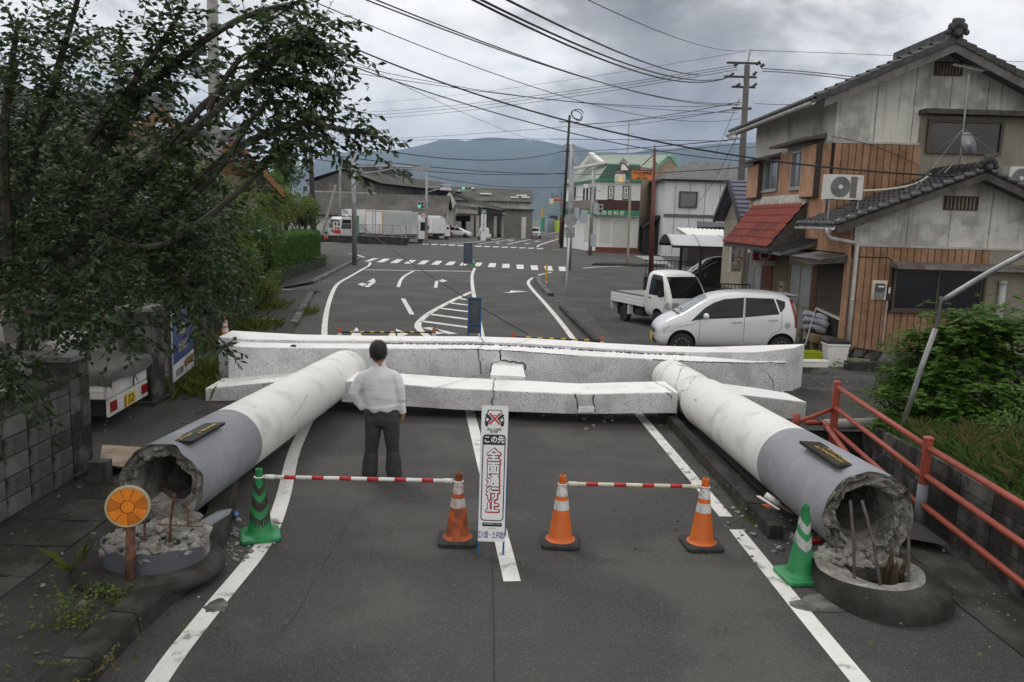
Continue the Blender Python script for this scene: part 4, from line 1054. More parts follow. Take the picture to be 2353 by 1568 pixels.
bm0 .loft([[Vector((x,y,z))for y,z in((-.194,-.094),(.194,-.094),(.194,.094),(-.194,.094))]for x in(-.06,.0)]+[[Vector((.008,y,z))for y,z in((-.186,-.086),(.186,-.086),(.186,.086),(-.186,.086))]],True,True)
bme0=mesh_of('block',bm0,BLK[1]);g_=random.Random(21)
ncol=int((WY1-WY0)/BL);proto_b=None
for r_ in range(6):
 for c in range(ncol+1):
  y=WY1-.2-c*BL;z=.12+.1+r_*BH
  if y<WY0:continue
  mt=BLK[0]if(c in(2,3)and r_<5 and g_.random()<.8)else BLK[g_.choice((1,1,2))]if c<6 else BLK[2 if g_.random()<.7 else 1]
  if(r_,c)in((4,4),(2,5),(4,9),(2,10)):
   m=MB()
   m.box((WX-.05,y,z),(.02,.38,.18))
   pb=part('pierced_block',m,DARK,wl,world=True)
   for q in range(3):m=MB();m.tube(spline([(WX-.02,y-.12+q*.12,z-.09),(WX-.02,y-.08+q*.12,z-.03),(WX-.02,y-.13+q*.12,z+.03),(WX-.02,y-.1+q*.12,z+.09)],3),.02,6);part('web',m,BLK[1],pb,world=True)
   for zz in(-.085,.085):m=MB();m.box((WX-.02,y,z+zz),(.05,.385,.02));part('web',m,BLK[1],pb,world=True)
   continue
  o=bpy.data.objects.new('block',bme0);link(o);o.parent=wl;o.location=(WX+g_.uniform(-.002,.002)-wl.location.x,y-6,z);MTX[o.name]=MTX[wl.name]
  o.material_slots[0].link='OBJECT';o.material_slots[0].material=mt
m=MB();m.prism([(WX+.02,WY0,1.30),(WX-.06,WY0,1.35),(WX-.14,WY0,1.30),(WX-.14,WY0,1.215),(WX+.02,WY0,1.215)],(0,WY1-WY0,0));part('coping',m,BLK[2],wl,world=True)
def gate_post(loc,w,h,label,rz=0.0,rows=7):
 t=thing('gate_post',label,'gate post',loc,rz,'block gate posts')
 m=MB();m.box((0,0,h/2-.02),(w-.03,w-.03,h));part('mortar_core',m,MORT,t)
 bh=h/rows
 for r_ in range(rows):
  for q in range(2):
   for sx in((-1,1)if r_%2 else(0,)):
    m=MB();hx=w/2/(2 if sx else 1)-.004;cx=sx*w/4
    m.box((cx,(q-.5)*w/2,bh*(r_+.5)),(hx*2,w/2-.006,bh-.01));part('block',m,BLK[1 if(r_+q)%3 else 2],t)
 m=MB();m.loft([[Vector((x*(w/2+.02),y*(w/2+.02),h))for x,y in((-1,-1),(1,-1),(1,1),(-1,1))],[Vector((x*(w/2+.02),y*(w/2+.02),h+.06))for x,y in((-1,-1),(1,-1),(1,1),(-1,1))],[Vector((x*.05,y*.05,h+.11))for x,y in((-1,-1),(1,-1),(1,1),(-1,1))]],True,True);part('cap',m,CONC,t)
 m=MB();m.box((0,0,.05),(w+.12,w+.12,.14));part('footing',m,DCONC,t)
 return t
gate_post((-5.16,8.95,.05),.42,1.42,'block gate post at the end of the mossy wall')
gate_post((-5.92,12.55,.05),.5,1.55,'block gate post behind the tarpaulin truck')
PIPEW=M('peeling_white_paint',(.52,.50,.46),.8,var=.1,vs=9,dirt=(.10,.09,.075),ds=14,da=.9,dt=.53)
m=MB();a,b=Vector((-5.17,8.72,1.62)),Vector((-5.35,9.6,1.72));d=b-a;sd=Vector((0,0,1)).cross(d).normalized();u3=Vector((0,0,1))
for(r_,rev)in((.055,0),):
 m.loft([[p+sd*r_*math.cos(q)+u3*r_*math.sin(q)for q in[PI*k/8 for k in range(9)]]+[p+sd*(r_-.012)*math.cos(q)+u3*(r_-.012)*math.sin(q)for q in[PI*(8-k)/8 for k in range(9)]]for p in(a,b)],True,True)
single('gutter_length',m,PIPEW,'peeling white half gutter laid on the near gate post','gutter',origin=a-Vector((0,0,.03)))
m=MB();m.beam(a+Vector((.07,.1,-.05)),b+Vector((.09,.1,-.03)),.03,.12);single('old_board',m,PIPEW,'old white board lying beside the half gutter on the gate post','board')
m=MB();q=[G(*Z7(800,350),.24),G(*Z7(1190,375),.24),G(*Z7(965,525),.24),G(*Z7(780,500),.24)];m.prism(q,(0,0,-.018));
PLYW=M('weathered_plywood',(.26,.20,.14),.85,var=.2,vs=3,dirt=(.13,.10,.07),ds=5,da=.7,bump=.4,bs=60)
single('plywood_sheet',m,PLYW,'weathered plywood sheet lying by the left broken pillar','board')
m=MB();m.box2((-4.85,9.25,.1),(-4.0,9.45,.215));single('concrete_slab',m,DCONC,'dark concrete slab under the plywood sheet','slab')
m=MB();p=G(*Z7(790,640),.1);m.loft([[p+Vector((x,y,z))for x,y in((-.1,-.08),(.1,-.08),(.1,.08),(-.1,.08))]for z in(0,.2,.25)],True,True);single('concrete_block',m,BLK[1],'short concrete block standing at the end of the mossy wall','block')
t=thing('signboard','blue and white advertising board fixed beside the gate post','sign board',(-5.8,13.6,.1))
a0,a1=AX(400,879,-5.70),AX(446,842,-6.02);b0=Vector((a0 .x,a0 .y,a0 .z+1.15));b1=Vector((a1 .x,a1 .y,a1 .z+1.15));dv=(a1-a0);nn=Vector((dv.y,-dv.x,0)).normalized()
BP=lambda u,v,d=0.0:a0+dv*u+Vector((0,0,1.15))*v+nn*d
m=MB();m.prism([a0,a1,b1,b0],-nn*.02);bp=part('panel',m,M('board_white',(.62,.64,.66),.5,dirt=(.3,.3,.3),ds=3,da=.4),t,world=True)
m=MB();m.prism([BP(0,.25,.002),BP(1,.3,.002),BP(1,1,.002),BP(0,1,.002)],nn*.001);part('blue_field',m,M('board_blue',(.03,.05,.16),.5),bp,world=True)
m=MB();m.prism([BP(.5,.1,.002),BP(.98,.12,.002),BP(.98,.24,.002),BP(.5,.21,.002)],nn*.001);part('brown_field',m,M('board_brown',(.22,.10,.04),.6),bp,world=True)
YL=M('board_yellow',(.62,.5,.05),.5)
part('lettering',text_mb('カラオケ',.22,frame_tf(BP(.5,.45,.004),dv,(0,0,1)),.001),YL,bp,world=True)
part('lettering',text_mb('大型店',.2,frame_tf(BP(.42,.72,.004),dv,(0,0,1)),.001),YL,bp,world=True)
part('lettering',text_mb('UOZUMI',.17,frame_tf(BP(.26,.1,.004),dv,(0,0,1)),.001,0,.9),SIGNK,bp,world=True)
for u in(.03,.95):
 m=MB();m.beam(BP(u,-1.0,-.05)if False else Vector((BP(u,0,-.05).x,BP(u,0,-.05).y,.05)),BP(u,1.05,-.05),.06,.06);part('post',m,M('grey_timber',(.10,.095,.085),.9,var=.2,vs=5),t,world=True)
# -- ditch, retaining wall, rail on the right
m=MB();a,b,c,d=PIT
m.box2((a,c,-1.3),(b,d,-1.2));m.box2((a-.12,c-.1,-1.2),(a,d+.1,.06));m.box2((b,c-.1,-1.2),(b+.12,d+.1,.0));m.box2((a,d,-1.2),(b,d+.12,.0));m.box2((a,c-.12,-1.2),(b,c,.0))
struct('ditch',m,DCONC)
rw=thing('retaining_wall','stained concrete block retaining wall behind the orange rail','wall',(4.7,8,0))
SEG=[((4.64,4.4),(4.64,8.45),.78,.78,-.02),((4.64,8.45),(5.42,11.5),.78,.32,-1.2)]
for(p,q,h0,h1,zb)in SEG:
 p,q=Vector((*p,0)),Vector((*q,0));dd=q-p;nn=Vector((dd.y,-dd.x,0)).normalized();L_=dd.length
 m=MB();m.prism([p+Vector((0,0,zb))+nn*.02,q+Vector((0,0,zb))+nn*.02,q+Vector((0,0,h1-.015))+nn*.02,p+Vector((0,0,h0-.015))+nn*.02],nn*.2);part('mortar_core',m,MORT,rw,world=True)
 n=max(1,round(L_/.6))
 for k in range(n):
  for(f0,f1)in((0,.38),(.38,.80),(.80,1)):
   u0,u1=k/n,(k+1)/n;P_=lambda u,f:p.lerp(q,u)+Vector((0,0,zb+((h0+(h1-h0)*u)-zb)*f))
   g1,g2=.008/L_,.006
   m=MB();m.prism([P_(u0+g1,f0+g2),P_(u1-g1,f0+g2),P_(u1-g1,f1-g2),P_(u0+g1,f1-g2)],nn*.05);part('block',m,BLK[1 if(k*7+int(f0*10))%3 else 2],rw,world=True)
RAILM=M('orange_brown_paint',(.30,.055,.03),.5,var=.12,vs=6,dirt=(.2,.05,.03),ds=9,da=.5)
rl=thing('guard_rail','orange brown pipe guard rail along the ditch','railing',(4.6,9,0))
P1,P2,P3=Vector((4.76,11.4,0)),Vector((4.48,8.27,0)),Vector((4.30,4.4,0))
for pq,h,nm in((P1,1.0,0),(P2,1.03,1),(P3,1.0,0)):
 m=MB();m.tube([pq+Vector((0,0,0 if not nm else .5)),pq+Vector((0,0,h))],.05 if pq is not P1 else .055,14);po=part('post',m,RAILM,rl,world=True,smooth=False,sharp=40)
 m=MB();m.lathe([(.057,h-.01),(.057,h+.005),(.03,h+.02),(0.001,h+.022)],pq,14);part('cap',m,RAILM,po,world=True,sharp=40)
 if nm:m=MB();m.tube([pq,pq+Vector((0,0,.52))],[.062,.054],12);part('grey_sleeve',m,M('grey_tape',(.17,.18,.2),.6,var=.15,vs=8),po,world=True,smooth=True)
for(za,zb2)in((.93,.93),(.62,.60),(.30,.27)):
 for(pa,pb)in((P1,P2),(P2,P3)):
  m=MB();m.tube([pa+Vector((0,0,za)),pb+Vector((0,0,zb2))],.033,12);part('rail',m,RAILM,rl,world=True,smooth=True)
m=MB();a,b=A(*Z8(850,268),11.4),A(*Z8(552,378),11.0);m.tube([a,b],.03,10);part('rail',m,RAILM,rl,world=True,smooth=True)
m=MB();m.tube([A(*Z8(560,420),11.0),A(*Z8(568,308),11.0)],.055,12);part('stub_post',m,RAILM,rl,world=True,smooth=True)
m=MB();m.tube(spline([A(*Z8(640,376),11.7),A(*Z8(775,376),11.7),A(*Z8(800,400),11.5),A(*Z8(880,510),10.8),A(*Z8(972,632),9.9)],4),.04,10);part('bent_rail',m,RAILM,rl,world=True,smooth=True)
m=MB();m.tube([A(*Z8(790,390),12.2),A(*Z8(1000,385),12.25),A(*Z8(1230,375),12.3),A(*Z8(1385,368),12.3)],.085,14);single('wrapped_pipe',m,M('grey_wrapping',(.30,.30,.29),.7,var=.2,vs=3,dirt=(.3,.26,.16),ds=3,da=.6),'grey wrapped pipe crossing the ditch behind the orange rail','pipe',smooth=True)
m=MB();m.tube(spline([A(*Z8(700,335),11.6),A(*Z8(800,400),11.4),A(*Z8(880,520),10.9),A(*Z8(1000,630),10.3),A(*Z8(1180,660),9.8),A(*Z8(1300,590),9.9),A(*Z8(1380,500),10.6)],6),.008,6);single('loose_cable',m,WIREM,'loose black cable drooping into the ditch','cable')
m=MB();b0=Vector((5.25,10.72,-.2));YP=10.75
m.tube([A(2062,1018,YP),A(2118,842,YP),A(2150,755,YP)],.034,12);
bt=thing('bent_pole','snapped grey steel pole leaning over the garden shrub','pole',tuple(A(2062,1018,YP)))
part('lower_tube',m,STEEL,bt,world=True,smooth=True)
m=MB();m.tube(spline([A(2150,757,YP),A(2157,725,YP),A(2161,700,YP),A(2170,688,YP)],4),.022,10);part('inner_tube',m,M('dark_steel',(.10,.10,.105),.55,metal=.5),bt,world=True,smooth=True)
m=MB();m.tube(spline([A(2168,690,YP),A(2250,640,YP-.2),A(2320,601,YP-.4),A(2450,535,YP-.7)],4),.036,12);part('upper_tube',m,STEEL,bt,world=True,smooth=True)
m=MB();m.tube([A(2160,690,YP),A(2161,681,YP),A(2165,684,YP)],.008,6);part('hook',m,STEEL,bt,world=True)
t=thing('snapped_delineator','snapped white delineator with orange lens lying at the right kerb','delineator',tuple(G(*Z8(420,1030))))
m=MB();m.tube([A(*Z8(325,940),8.35),A(*Z8(430,1015),8.3)],.035,12);part('stub',m,WHITEP,t,world=True,smooth=True)
m=MB();m.tube([A(*Z8(425,1020),8.3),A(*Z8(560,1100),8.1)],[.03,.008],10);part('spike',m,M('rusty_spike',(.13,.10,.07),.7,metal=.3,var=.4,vs=9),t,world=True,smooth=True)
m=MB();m.prism([A(*Z8(258,955),8.3),A(*Z8(290,955),8.3),A(*Z8(440,1055),8.15),A(*Z8(425,1058),8.15)],(0,.03,0));part('disc',m,WHITEP,t,world=True)
m=MB();m.prism([A(*Z8(300,1020),8.28),A(*Z8(350,1015),8.28),A(*Z8(390,1045),8.2),A(*Z8(340,1040),8.22)],(0,.02,0));part('lens',m,ORANGE,t,world=True)
m=MB();p=G(539,1185);m.tube([p+Vector((0,0,.033)),p+Vector((.05,-.1,.033))],.033,12);single('drink_can',m,M('blue_can',(.12,.2,.4),.35,metal=.5),'small blue drink can by the left kerb','can',smooth=True)
m=MB();p=G(*Z8(715,1338),.14);m.box(p+Vector((0,.0,.03)),(.12,.05,.06),rz=.3);single('red_scrap',m,M('red_scrap_plastic',(.35,.02,.02),.5),'red plastic scrap under the right pillar end','scrap')
# -- the two-storey house on the right
STUC=M('grey_stucco',(.58,.57,.53),.9,var=.08,vs=.8,dirt=(.22,.215,.2),ds=1.1,da=.65,dt=.55,streak=(.10,.098,.09),ka=.45,bump=.4,bs=90,spec=.25)
STUCB=M('beige_stucco',(.27,.245,.20),.9,var=.1,vs=.9,dirt=(.13,.12,.1),ds=1.2,da=.5,dt=.58,streak=(.13,.12,.10),ka=.35,bump=.3,bs=90,spec=.25)
PLANK=[M('brown_plank_%d'%i,c,.8,var=.14,vs=5,dirt=(.12,.06,.03),ds=3,da=.5,dt=.58,streak=(.11,.06,.035),ka=.5,bump=.25,bs=60,spec=.3)for i,c in enumerate(((.29,.168,.10),(.33,.195,.118),(.25,.146,.088)))]
PLANK2=M('salmon_batten',(.48,.275,.17),.8,var=.1,vs=4,dirt=(.24,.14,.09),ds=2,da=.5,streak=(.2,.12,.08),ka=.35,spec=.3)
PBACK=M('plank_gap',(.025,.012,.008),.95)
TILE=M('glazed_roof_tile',(.055,.058,.066),.28,var=.35,vs=6,dirt=(.035,.034,.032),ds=5,da=.6,spec=.7)
TILED=M('dark_roof_tile',(.03,.03,.032),.6,var=.35,vs=6,dirt=(.07,.068,.06),ds=4,da=.6)
REDT=[M('red_roof_tile_%d'%i,c,.7,var=.22,vs=4,dirt=(.03,.022,.02),ds=2.6,da=.85,dt=d,bump=.3,bs=60)for i,(c,d)in enumerate((((.26,.045,.03),.6),((.22,.038,.026),.57),((.17,.032,.024),.52)))]
TIMB=M('weathered_timber',(.075,.068,.06),.85,var=.3,vs=6,dirt=(.03,.028,.025),ds=5,da=.6,bump=.4,bs=50)
FASC=M('grey_fascia',(.13,.125,.12),.75,var=.2,vs=3,dirt=(.06,.055,.05),ds=3,da=.6)
TRIM=M('pale_metal_trim',(.40,.40,.39),.6,var=.1,vs=3,dirt=(.2,.19,.17),ds=3,da=.5)
GUTT=M('white_pvc',(.58,.58,.57),.45,var=.1,vs=3,dirt=(.3,.29,.27),ds=4,da=.5)
GLASSD=M('dark_window_glass',(.014,.016,.02),.06,spec=.6)
GLASSG=M('grey_window_glass',(.10,.11,.12),.1,spec=.6)
FROST=M('frosted_glass',(.26,.27,.27),.35,var=.1,vs=3)
BRONZ=M('bronze_frame',(.07,.055,.04),.5,metal=.3)
ALUM=M('aluminium_frame',(.34,.34,.33),.4,metal=.5)
CURT=M('blue_curtain',(.08,.09,.15),.8,var=.3,vs=9)
GALV=M('grey_sheet_metal',(.2,.2,.2),.55,metal=.3,var=.2,vs=3,dirt=(.12,.06,.035),ds=2.5,da=.7,dt=.56)
BLKMET=M('black_ribbed_metal',(.03,.031,.034),.5,metal=.2,var=.2,vs=3)
hs=thing('two_storey_house','weathered two storey house with salmon battens and a low tiled front wing','house',(8.1,19.24,0))
def hp(name,m,mat,par=None,**k):return part(name,m,mat,par or hs,world=True,**k)
HX,WY,UY,FY=8.1,19.24,21.0,27.9
WR=(10.7,4.62);WE=7.38;ws=(WR[1]-3.30)/(WR[0]-WE)
wz=lambda x:WR[1]-abs(x-WR[0])*ws
m=MB();m.prism([(HX,WY,-.02),(14,WY,-.02),(14,WY,wz(14)-.12),(WR[0],WY,WR[1]-.12),(HX,WY,wz(HX)-.12)],(0,UY-WY,0));hp('wing_wall',m,STUC)
UR=(10.55,7.86);US=.455
uz=lambda x:UR[1]-abs(x-UR[0])*US
m=MB();m.prism([(HX,UY,0),(14.5,UY,0),(14.5,UY,uz(14.5)-.15),(UR[0],UY,UR[1]-.15),(HX,UY,uz(HX)-.15)],(0,FY-UY,0));hp('wall',m,STUC)
def joints(xs,y,z0,zf,par,dx=.012):
 for x in xs:
  m=MB();m.box2((x-dx/2,y-.006,z0),(x+dx/2,y+.01,zf(x)));hp('panel_joint',m,FASC)
joints((9.35,10.35,11.3,12.3,13.3),WY,2.86,lambda x:wz(x)-.13,hs)
joints((9.1,10.05,10.95,11.9,12.9),UY,5.45,lambda x:uz(x)-.16,hs)
joints((11.0,11.9,12.8),UY,4.2,lambda x:5.1,hs)
joints((11.75,12.1),WY,.3,lambda x:2.2,hs)
m=MB();m.box2((HX-.01,WY-.05,2.80),(14,WY+.005,2.85));hp('trim',m,TRIM)
m=MB();m.box2((HX-.03,UY-.05,5.37),(10.26,UY+.005,5.42));m2=MB();m2 .box2((HX-.05,UY-.048,5.371),(HX+.005,FY,5.419));hp('trim',m,TRIM);hp('trim',m2,TRIM)
m=MB();m.box2((11.36,WY-.03,.25),(14,WY+.01,2.8));hp('stucco_panel',m,STUCB)
m=MB();m.box2((10.24,UY-.03,3.6),(14,UY+.01,7.0 if False else 6.15));hp('stucco_panel',m,STUCB)
m=MB();m.box2((HX,WY-.02,.24),(11.36,WY+.005,2.8));hp('plank_backing',m,PBACK)
g_=random.Random(31)
def plank(x,z0,z1,y,w,mat,d=.03):
 mm=MB();mm.box2((x+.010,y-d-g_.uniform(0,.008),z0),(x+w-.010,y-.012,z1));return hp('plank',mm,mat)
WNX=(9.12,11.34);WNZ=(1.30,2.30)
for k in range(20):
 x=HX+k*.1628;mt=PLANK[g_.randrange(3)]
 if x+.16>WNX[0]and x<WNX[1]-.02:
  plank(x,.25,WNZ[0]-.02,WY,.1628,mt);plank(x,WNZ[1]+.02,2.80,WY,.1628,mt)
 else:plank(x,.25,2.80,WY,.1628,mt)
m=MB();m.box2((HX,UY-.02,3.4),(10.22,UY+.005,5.37));hp('plank_backing',m,PBACK)
for k in range(12):plank(HX+.02+k*.183,3.42,5.37,UY,.183,PLANK[g_.randrange(3)])
m=MB();m.box2((HX-.03,WY-.03,-.02),(14,WY+.01,.24));hp('plinth',m,CONC)
WIN=[(22.72,23.85,4.30,5.35),(25.05,26.5,4.32,5.28)];LOW=2.62
m=MB();m.box2((HX-.02,UY-.02,LOW-.1),(HX+.005,FY,5.37));m.box2((HX-.02,WY-.005,LOW-.1),(HX+.004,UY-.021,3.45));hp('batten_backing',m,PBACK)
y=WY-.0
while y<FY-.1:
 segs=[(LOW if y>19.4 else .25,5.37 if y>UY-.05 else min(5.37,3.42))]
 for(a,b,z0,z1)in WIN:
  if y+.1>a and y<b:segs=[(LOW,z0-.05),(z1+.05,5.37)]if True else segs
 for(z0,z1)in segs:
  if z1-z0>.05:
   mm=MB();mm.box2((HX-.07,y+.018,z0),(HX-.018,y+.112,z1));hp('batten',mm,PLANK2)
 y+=.13
def window_side(y0,y1,z0,z1,X=HX,n=2,glass=GLASSG,frame=ALUM):
 m=MB()
 w_=hp('window',_frame_x(X-.06,y0,y1,z0,z1,.05,.08),frame)
 for k in range(n):
  a,b=y0+.05+(y1-y0-.1)*k/n,y0+.05+(y1-y0-.1)*(k+1)/n
  m=MB();m.box2((X-.05+.012*k,a,z0+.05),(X-.04+.012*k,b,z1-.05));hp('pane',m,glass,w_)
  m=MB();m.box2((X-.07+.012*k,b-.04,z0+.04),(X-.045+.012*k,b,z1-.04));hp('sash',m,frame,w_)
 m=MB();m.box2((X-.14,y0-.04,z0-.05),(X-.01,y1+.04,z0));hp('sill',m,frame,w_)
 return w_
def _frame_x(x,y0,y1,z0,z1,t,d):
 m=MB()
 for a,b in(((y0,z0),(y1,z0+t)),((y0,z1-t),(y1,z1)),((y0,z0+t),(y0+t,z1-t)),((y1-t,z0+t),(y1,z1-t))):m.box2((x-d/2,a[0],a[1]),(x+d/2,b[0],b[1]))
 return m
def _frame_y(y,x0,x1,z0,z1,t,d):
 m=MB()
 for a,b in(((x0,z0),(x1,z0+t)),((x0,z1-t),(x1,z1)),((x0,z0+t),(x0+t,z1-t)),((x1-t,z0+t),(x1,z1-t))):m.box2((a[0],y-d/2,a[1]),(b[0],y+d/2,b[1]))
 return m
for(y0,y1,z0,z1)in WIN:window_side(y0,y1,z0,z1)
def shutter_box(y0,y1,z0,z1):
 m=MB();m.box2((HX-.22,y0,z0),(HX-.045,y1,z1));sb=hp('shutter_box',m,M('box_timber',(.06,.05,.042),.8,var=.3,vs=6))
 n=round((y1-y0-.06)/.11)
 for k in range(n):mm=MB();a=y0+.03+(y1-y0-.06)*k/n;mm.box2((HX-.24,a+.008,z0+.03),(HX-.222,a+(y1-y0-.06)/n-.008,z1-.03));hp('batten',mm,PLANK2,sb)
 return sb
shutter_box(21.55,22.62,4.0,5.42);shutter_box(26.55,27.82,4.1,5.22)
def hood(y0,y1,z,dp=.5):
 m=MB();m.loft([[Vector((HX-.03,yy,z+.12)),Vector((HX-dp,yy,z)),Vector((HX-dp,yy,z-.06)),Vector((HX-.03,yy,z-.02))]for yy in(y0,y1)],True,True);h_=hp('hood',m,FASC)
 m=MB();m.box2((HX-dp-.012,y0-.02,z-.07),(HX-dp,y1+.02,z+.012));hp('edge',m,TIMB,h_);return h_
hood(21.5,24.6,5.55,.52);hood(24.95,28.0,5.33,.45)
w_=hp('window',_frame_y(WY-.05,WNX[0],WNX[1],WNZ[0],WNZ[1],.05,.1),BRONZ)
for k in range(2):
 a=WNX[0]+.05+(WNX[1]-WNX[0]-.1)*k/2;b=a+(WNX[1]-WNX[0]-.1)/2
 m=MB();m.box2((a,WY-.05+.014*k,WNZ[0]+.05),(b,WY-.042+.014*k,WNZ[1]-.05));hp('pane',m,GLASSD,w_)
 m=MB();m.box2((b-.05,WY-.07+.014*k,WNZ[0]+.04),(b,WY-.045+.014*k,WNZ[1]-.04));hp('sash',m,BRONZ,w_)
m=MB();m.box2((WNX[0]-.05,WY-.16,WNZ[0]-.05),(WNX[1]+.05,WY-.02,WNZ[0]));hp('sill',m,BRONZ,w_)
for k in range(5):
 x0,x1=9.02+k*.95,9.02+(k+1)*.95-.01
 m=MB();m.loft([[Vector((x,WY-.02,2.47)),Vector((x,WY-.42,2.37)),Vector((x,WY-.42,2.31)),Vector((x,WY-.02,2.33))]for x in(x0,x1)],True,True);hp('hood_sheet',m,GALV)
w_=hp('window',_frame_y(UY-.05,10.42,12.35,5.18,6.02,.07,.12),BRONZ)
m=MB();m.box2((10.49,UY-.045,5.25),(11.35,UY-.036,5.95));hp('pane',m,GLASSD,w_)
m=MB();m.box2((11.40,UY-.059,5.25),(12.28,UY-.05,5.95));hp('pane',m,GLASSD,w_)
m=MB();m.box2((11.35,UY-.07,5.25),(11.40,UY-.03,5.95));hp('sash',m,BRONZ,w_)
m=MB();n=40;m.add([Vector((11.45+.8*k/n,UY-.03+0,z))+Vector((0,-.0-.035*(1+math.sin(k*1.1)),0))for z in(5.26,5.94)for k in range(n+1)],[(k,k+1,n+2+k,n+1+k)for k in range(n)])
m=MB();m.box2((10.18,UY-.42,6.12),(14,UY-.02,6.24));hp('hood',m,TIMB)
for(x0,x1,y,z0,z1,r0)in((10.46,11.16,UY,7.10,7.44,hs),(10.15,10.95,WY,3.72,4.05,hs)):
 v_=hp('gable_vent',_frame_y(y-.02,x0,x1,z0,z1,.03,.06),TIMB)
 for k in range(9):mm=MB();xx=x0+.04+(x1-x0-.08)*k/8;mm.box2((xx-.022,y-.04,z0+.03),(xx+.022,y-.015,z1-.03));hp('slat',mm,M('vent_timber',(.085,.04,.03),.85,var=.3,vs=6),v_)
m=MB();m.prism([(WE,18.62,wz(WE)-.10),(WE,18.62,wz(WE)-.02),(WR[0],18.62,WR[1]-.02),(13.9,18.62,wz(13.9)-.02),(13.9,18.62,wz(13.9)-.10),(WR[0],18.62,WR[1]-.10)],(0,2.38,0));deck=hp('wing_roof',m,FASC)
m=MB();m.prism([(WE+.05,18.58,wz(WE)-.22),(WE+.05,18.58,wz(WE)-.05),(WR[0],18.58,WR[1]-.05),(13.9,18.58,wz(13.9)-.05),(13.9,18.58,wz(13.9)-.22),(WR[0],18.58,WR[1]-.22)],(0,.04,0));hp('bargeboard',m,TIMB,deck)
L_=math.hypot(WR[0]-WE,WR[1]-3.30);NR,NC=14,9;rl_t=L_/NR;cw_=2.36/NC;an=math.atan(ws)
tm=MB();pr_=[Vector((0,v*cw_,z))for v,z in((0,.0),(.12,-.018),(.3,-.022),(.5,.0),(.68,.04),(.85,.045),(1.02,.008))]
tm.loft([[p+Vector((0,0,.035))for p in pr_],[p+Vector((rl_t*1.06,0,-.0))for p in pr_]],False,False);tm.loft([[p+Vector((0,0,.012))for p in pr_],[p+Vector((0,0,.035))for p in pr_]],False,False)
tme=mesh_of('tile',tm,TILE,True)
def tiles(prn,side):
 for r_ in range(NR if side<0 else 9):
  for c in range(NC):
   o=bpy.data.objects.new('tile',tme);link(o);o.parent=prn;s=(r_ if side<0 else r_+0)*rl_t
   if side<0:p=Vector((WE-.02+s*math.cos(an),18.62+c*cw_,3.30-.01+s*math.sin(an)));o.rotation_euler=(0,-an,0)
   else:
    s=(NR-5-r_)*rl_t if False else r_*rl_t
    p=Vector((WR[0]+(L_-s-0)*math.cos(an)-0,18.62+(c+1)*cw_,WR[1]-(L_-s)*math.sin(an)));o.rotation_euler=(0,-an,PI)
   o.location=p-hs.location;MTX[o.name]=MTX[hs.name]
tiles(deck,-1);tiles(deck,1)
for k in range(NR):
 for sd_ in(-1,1):
  s=k*rl_t;p=Vector((WR[0]+sd_*(L_-s)*math.cos(an),18.60,3.30+s*math.sin(an)+.035));q=Vector((WR[0]+sd_*(L_-s-rl_t*1.02)*math.cos(an),18.60,3.30+(s+rl_t)*math.sin(an)+.02))
  m=MB();m.tube([p,q],[.075,.062],10);hp('verge_tile',m,TILE,deck,smooth=True)
for c in range(NC):
 p=Vector((WE-.05,18.62+(c+.78)*cw_,3.30+.015));m=MB();m.tube([p,p+Vector((.06,0,.02))],[.055,.06],10);m.sphere(p,.055,8,6);hp('eave_cap',m,TILE,deck,smooth=True)
for k in range(9):
 y0=18.55+k*.27;m=MB();m.loft([[Vector((WR[0]+(.13)*math.cos(PI*q/8),yy,WR[1]+.05+.14*math.sin(PI*q/8)+dz))for q in range(9)]for yy,dz in((y0,.02),(y0+.28,0))],True,True);hp('ridge_tile',m,TILED,deck,smooth=True)
for zz,w in((.0,.34),(.045,.30)):
 m=MB();m.box2((WR[0]-w/2,18.56,WR[1]+zz),(WR[0]+w/2,UY,WR[1]+zz+.04));hp('ridge_course',m,TILED,deck)
def onigawara(c,s,par):
 m=MB();m.lathe([(.0,-.06),(.13,-.05),(.15,.0),(.11,.05),(.11,.07),(.0,.075)],(0,0,0),18,Matrix.Rotation(PI/2,3,'X'));m.v=[v*s+Vector(c)for v in m.v]
 og=hp('ridge_end_tile',m,TILED,par,smooth=True)
 m=MB()
 for(x,z,r_)in((0,.26,.17),(-.17,.17,.12),(.17,.17,.12),(-.26,.03,.09),(.26,.03,.09),(-.1,.33,.09),(.1,.33,.09)):m.sphere(Vector(c)+Vector((x,.05,z))*s,r_*s,10,7,(1,.6,1))
 hp('scroll_ornament',m,TILED,og,smooth=True)
onigawara((WR[0],18.5,WR[1]+.06),.7,deck)
UEX=7.30;UF,UB=20.30,28.4
m=MB();m.prism([(UEX,UF,uz(UEX)-.14),(UEX,UF,uz(UEX)),(UR[0],UF,UR[1]),(14.6,UF,uz(14.6)),(14.6,UF,uz(14.6)-.14),(UR[0],UF,UR[1]-.14)],(0,UB-UF,0));udeck=hp('roof',m,FASC)
m=MB();m.prism([(UEX+.2,UF-.04,uz(UEX+.2)-.33),(UEX+.2,UF-.04,uz(UEX+.2)-.09),(UR[0],UF-.04,UR[1]-.09),(14.6,UF-.04,uz(14.6)-.09),(14.6,UF-.04,uz(14.6)-.33),(UR[0],UF-.04,UR[1]-.33)],(0,.05,0));hp('bargeboard',m,FASC,udeck)
ua=math.atan(US);uL=(UR[0]-UEX)/math.cos(ua)
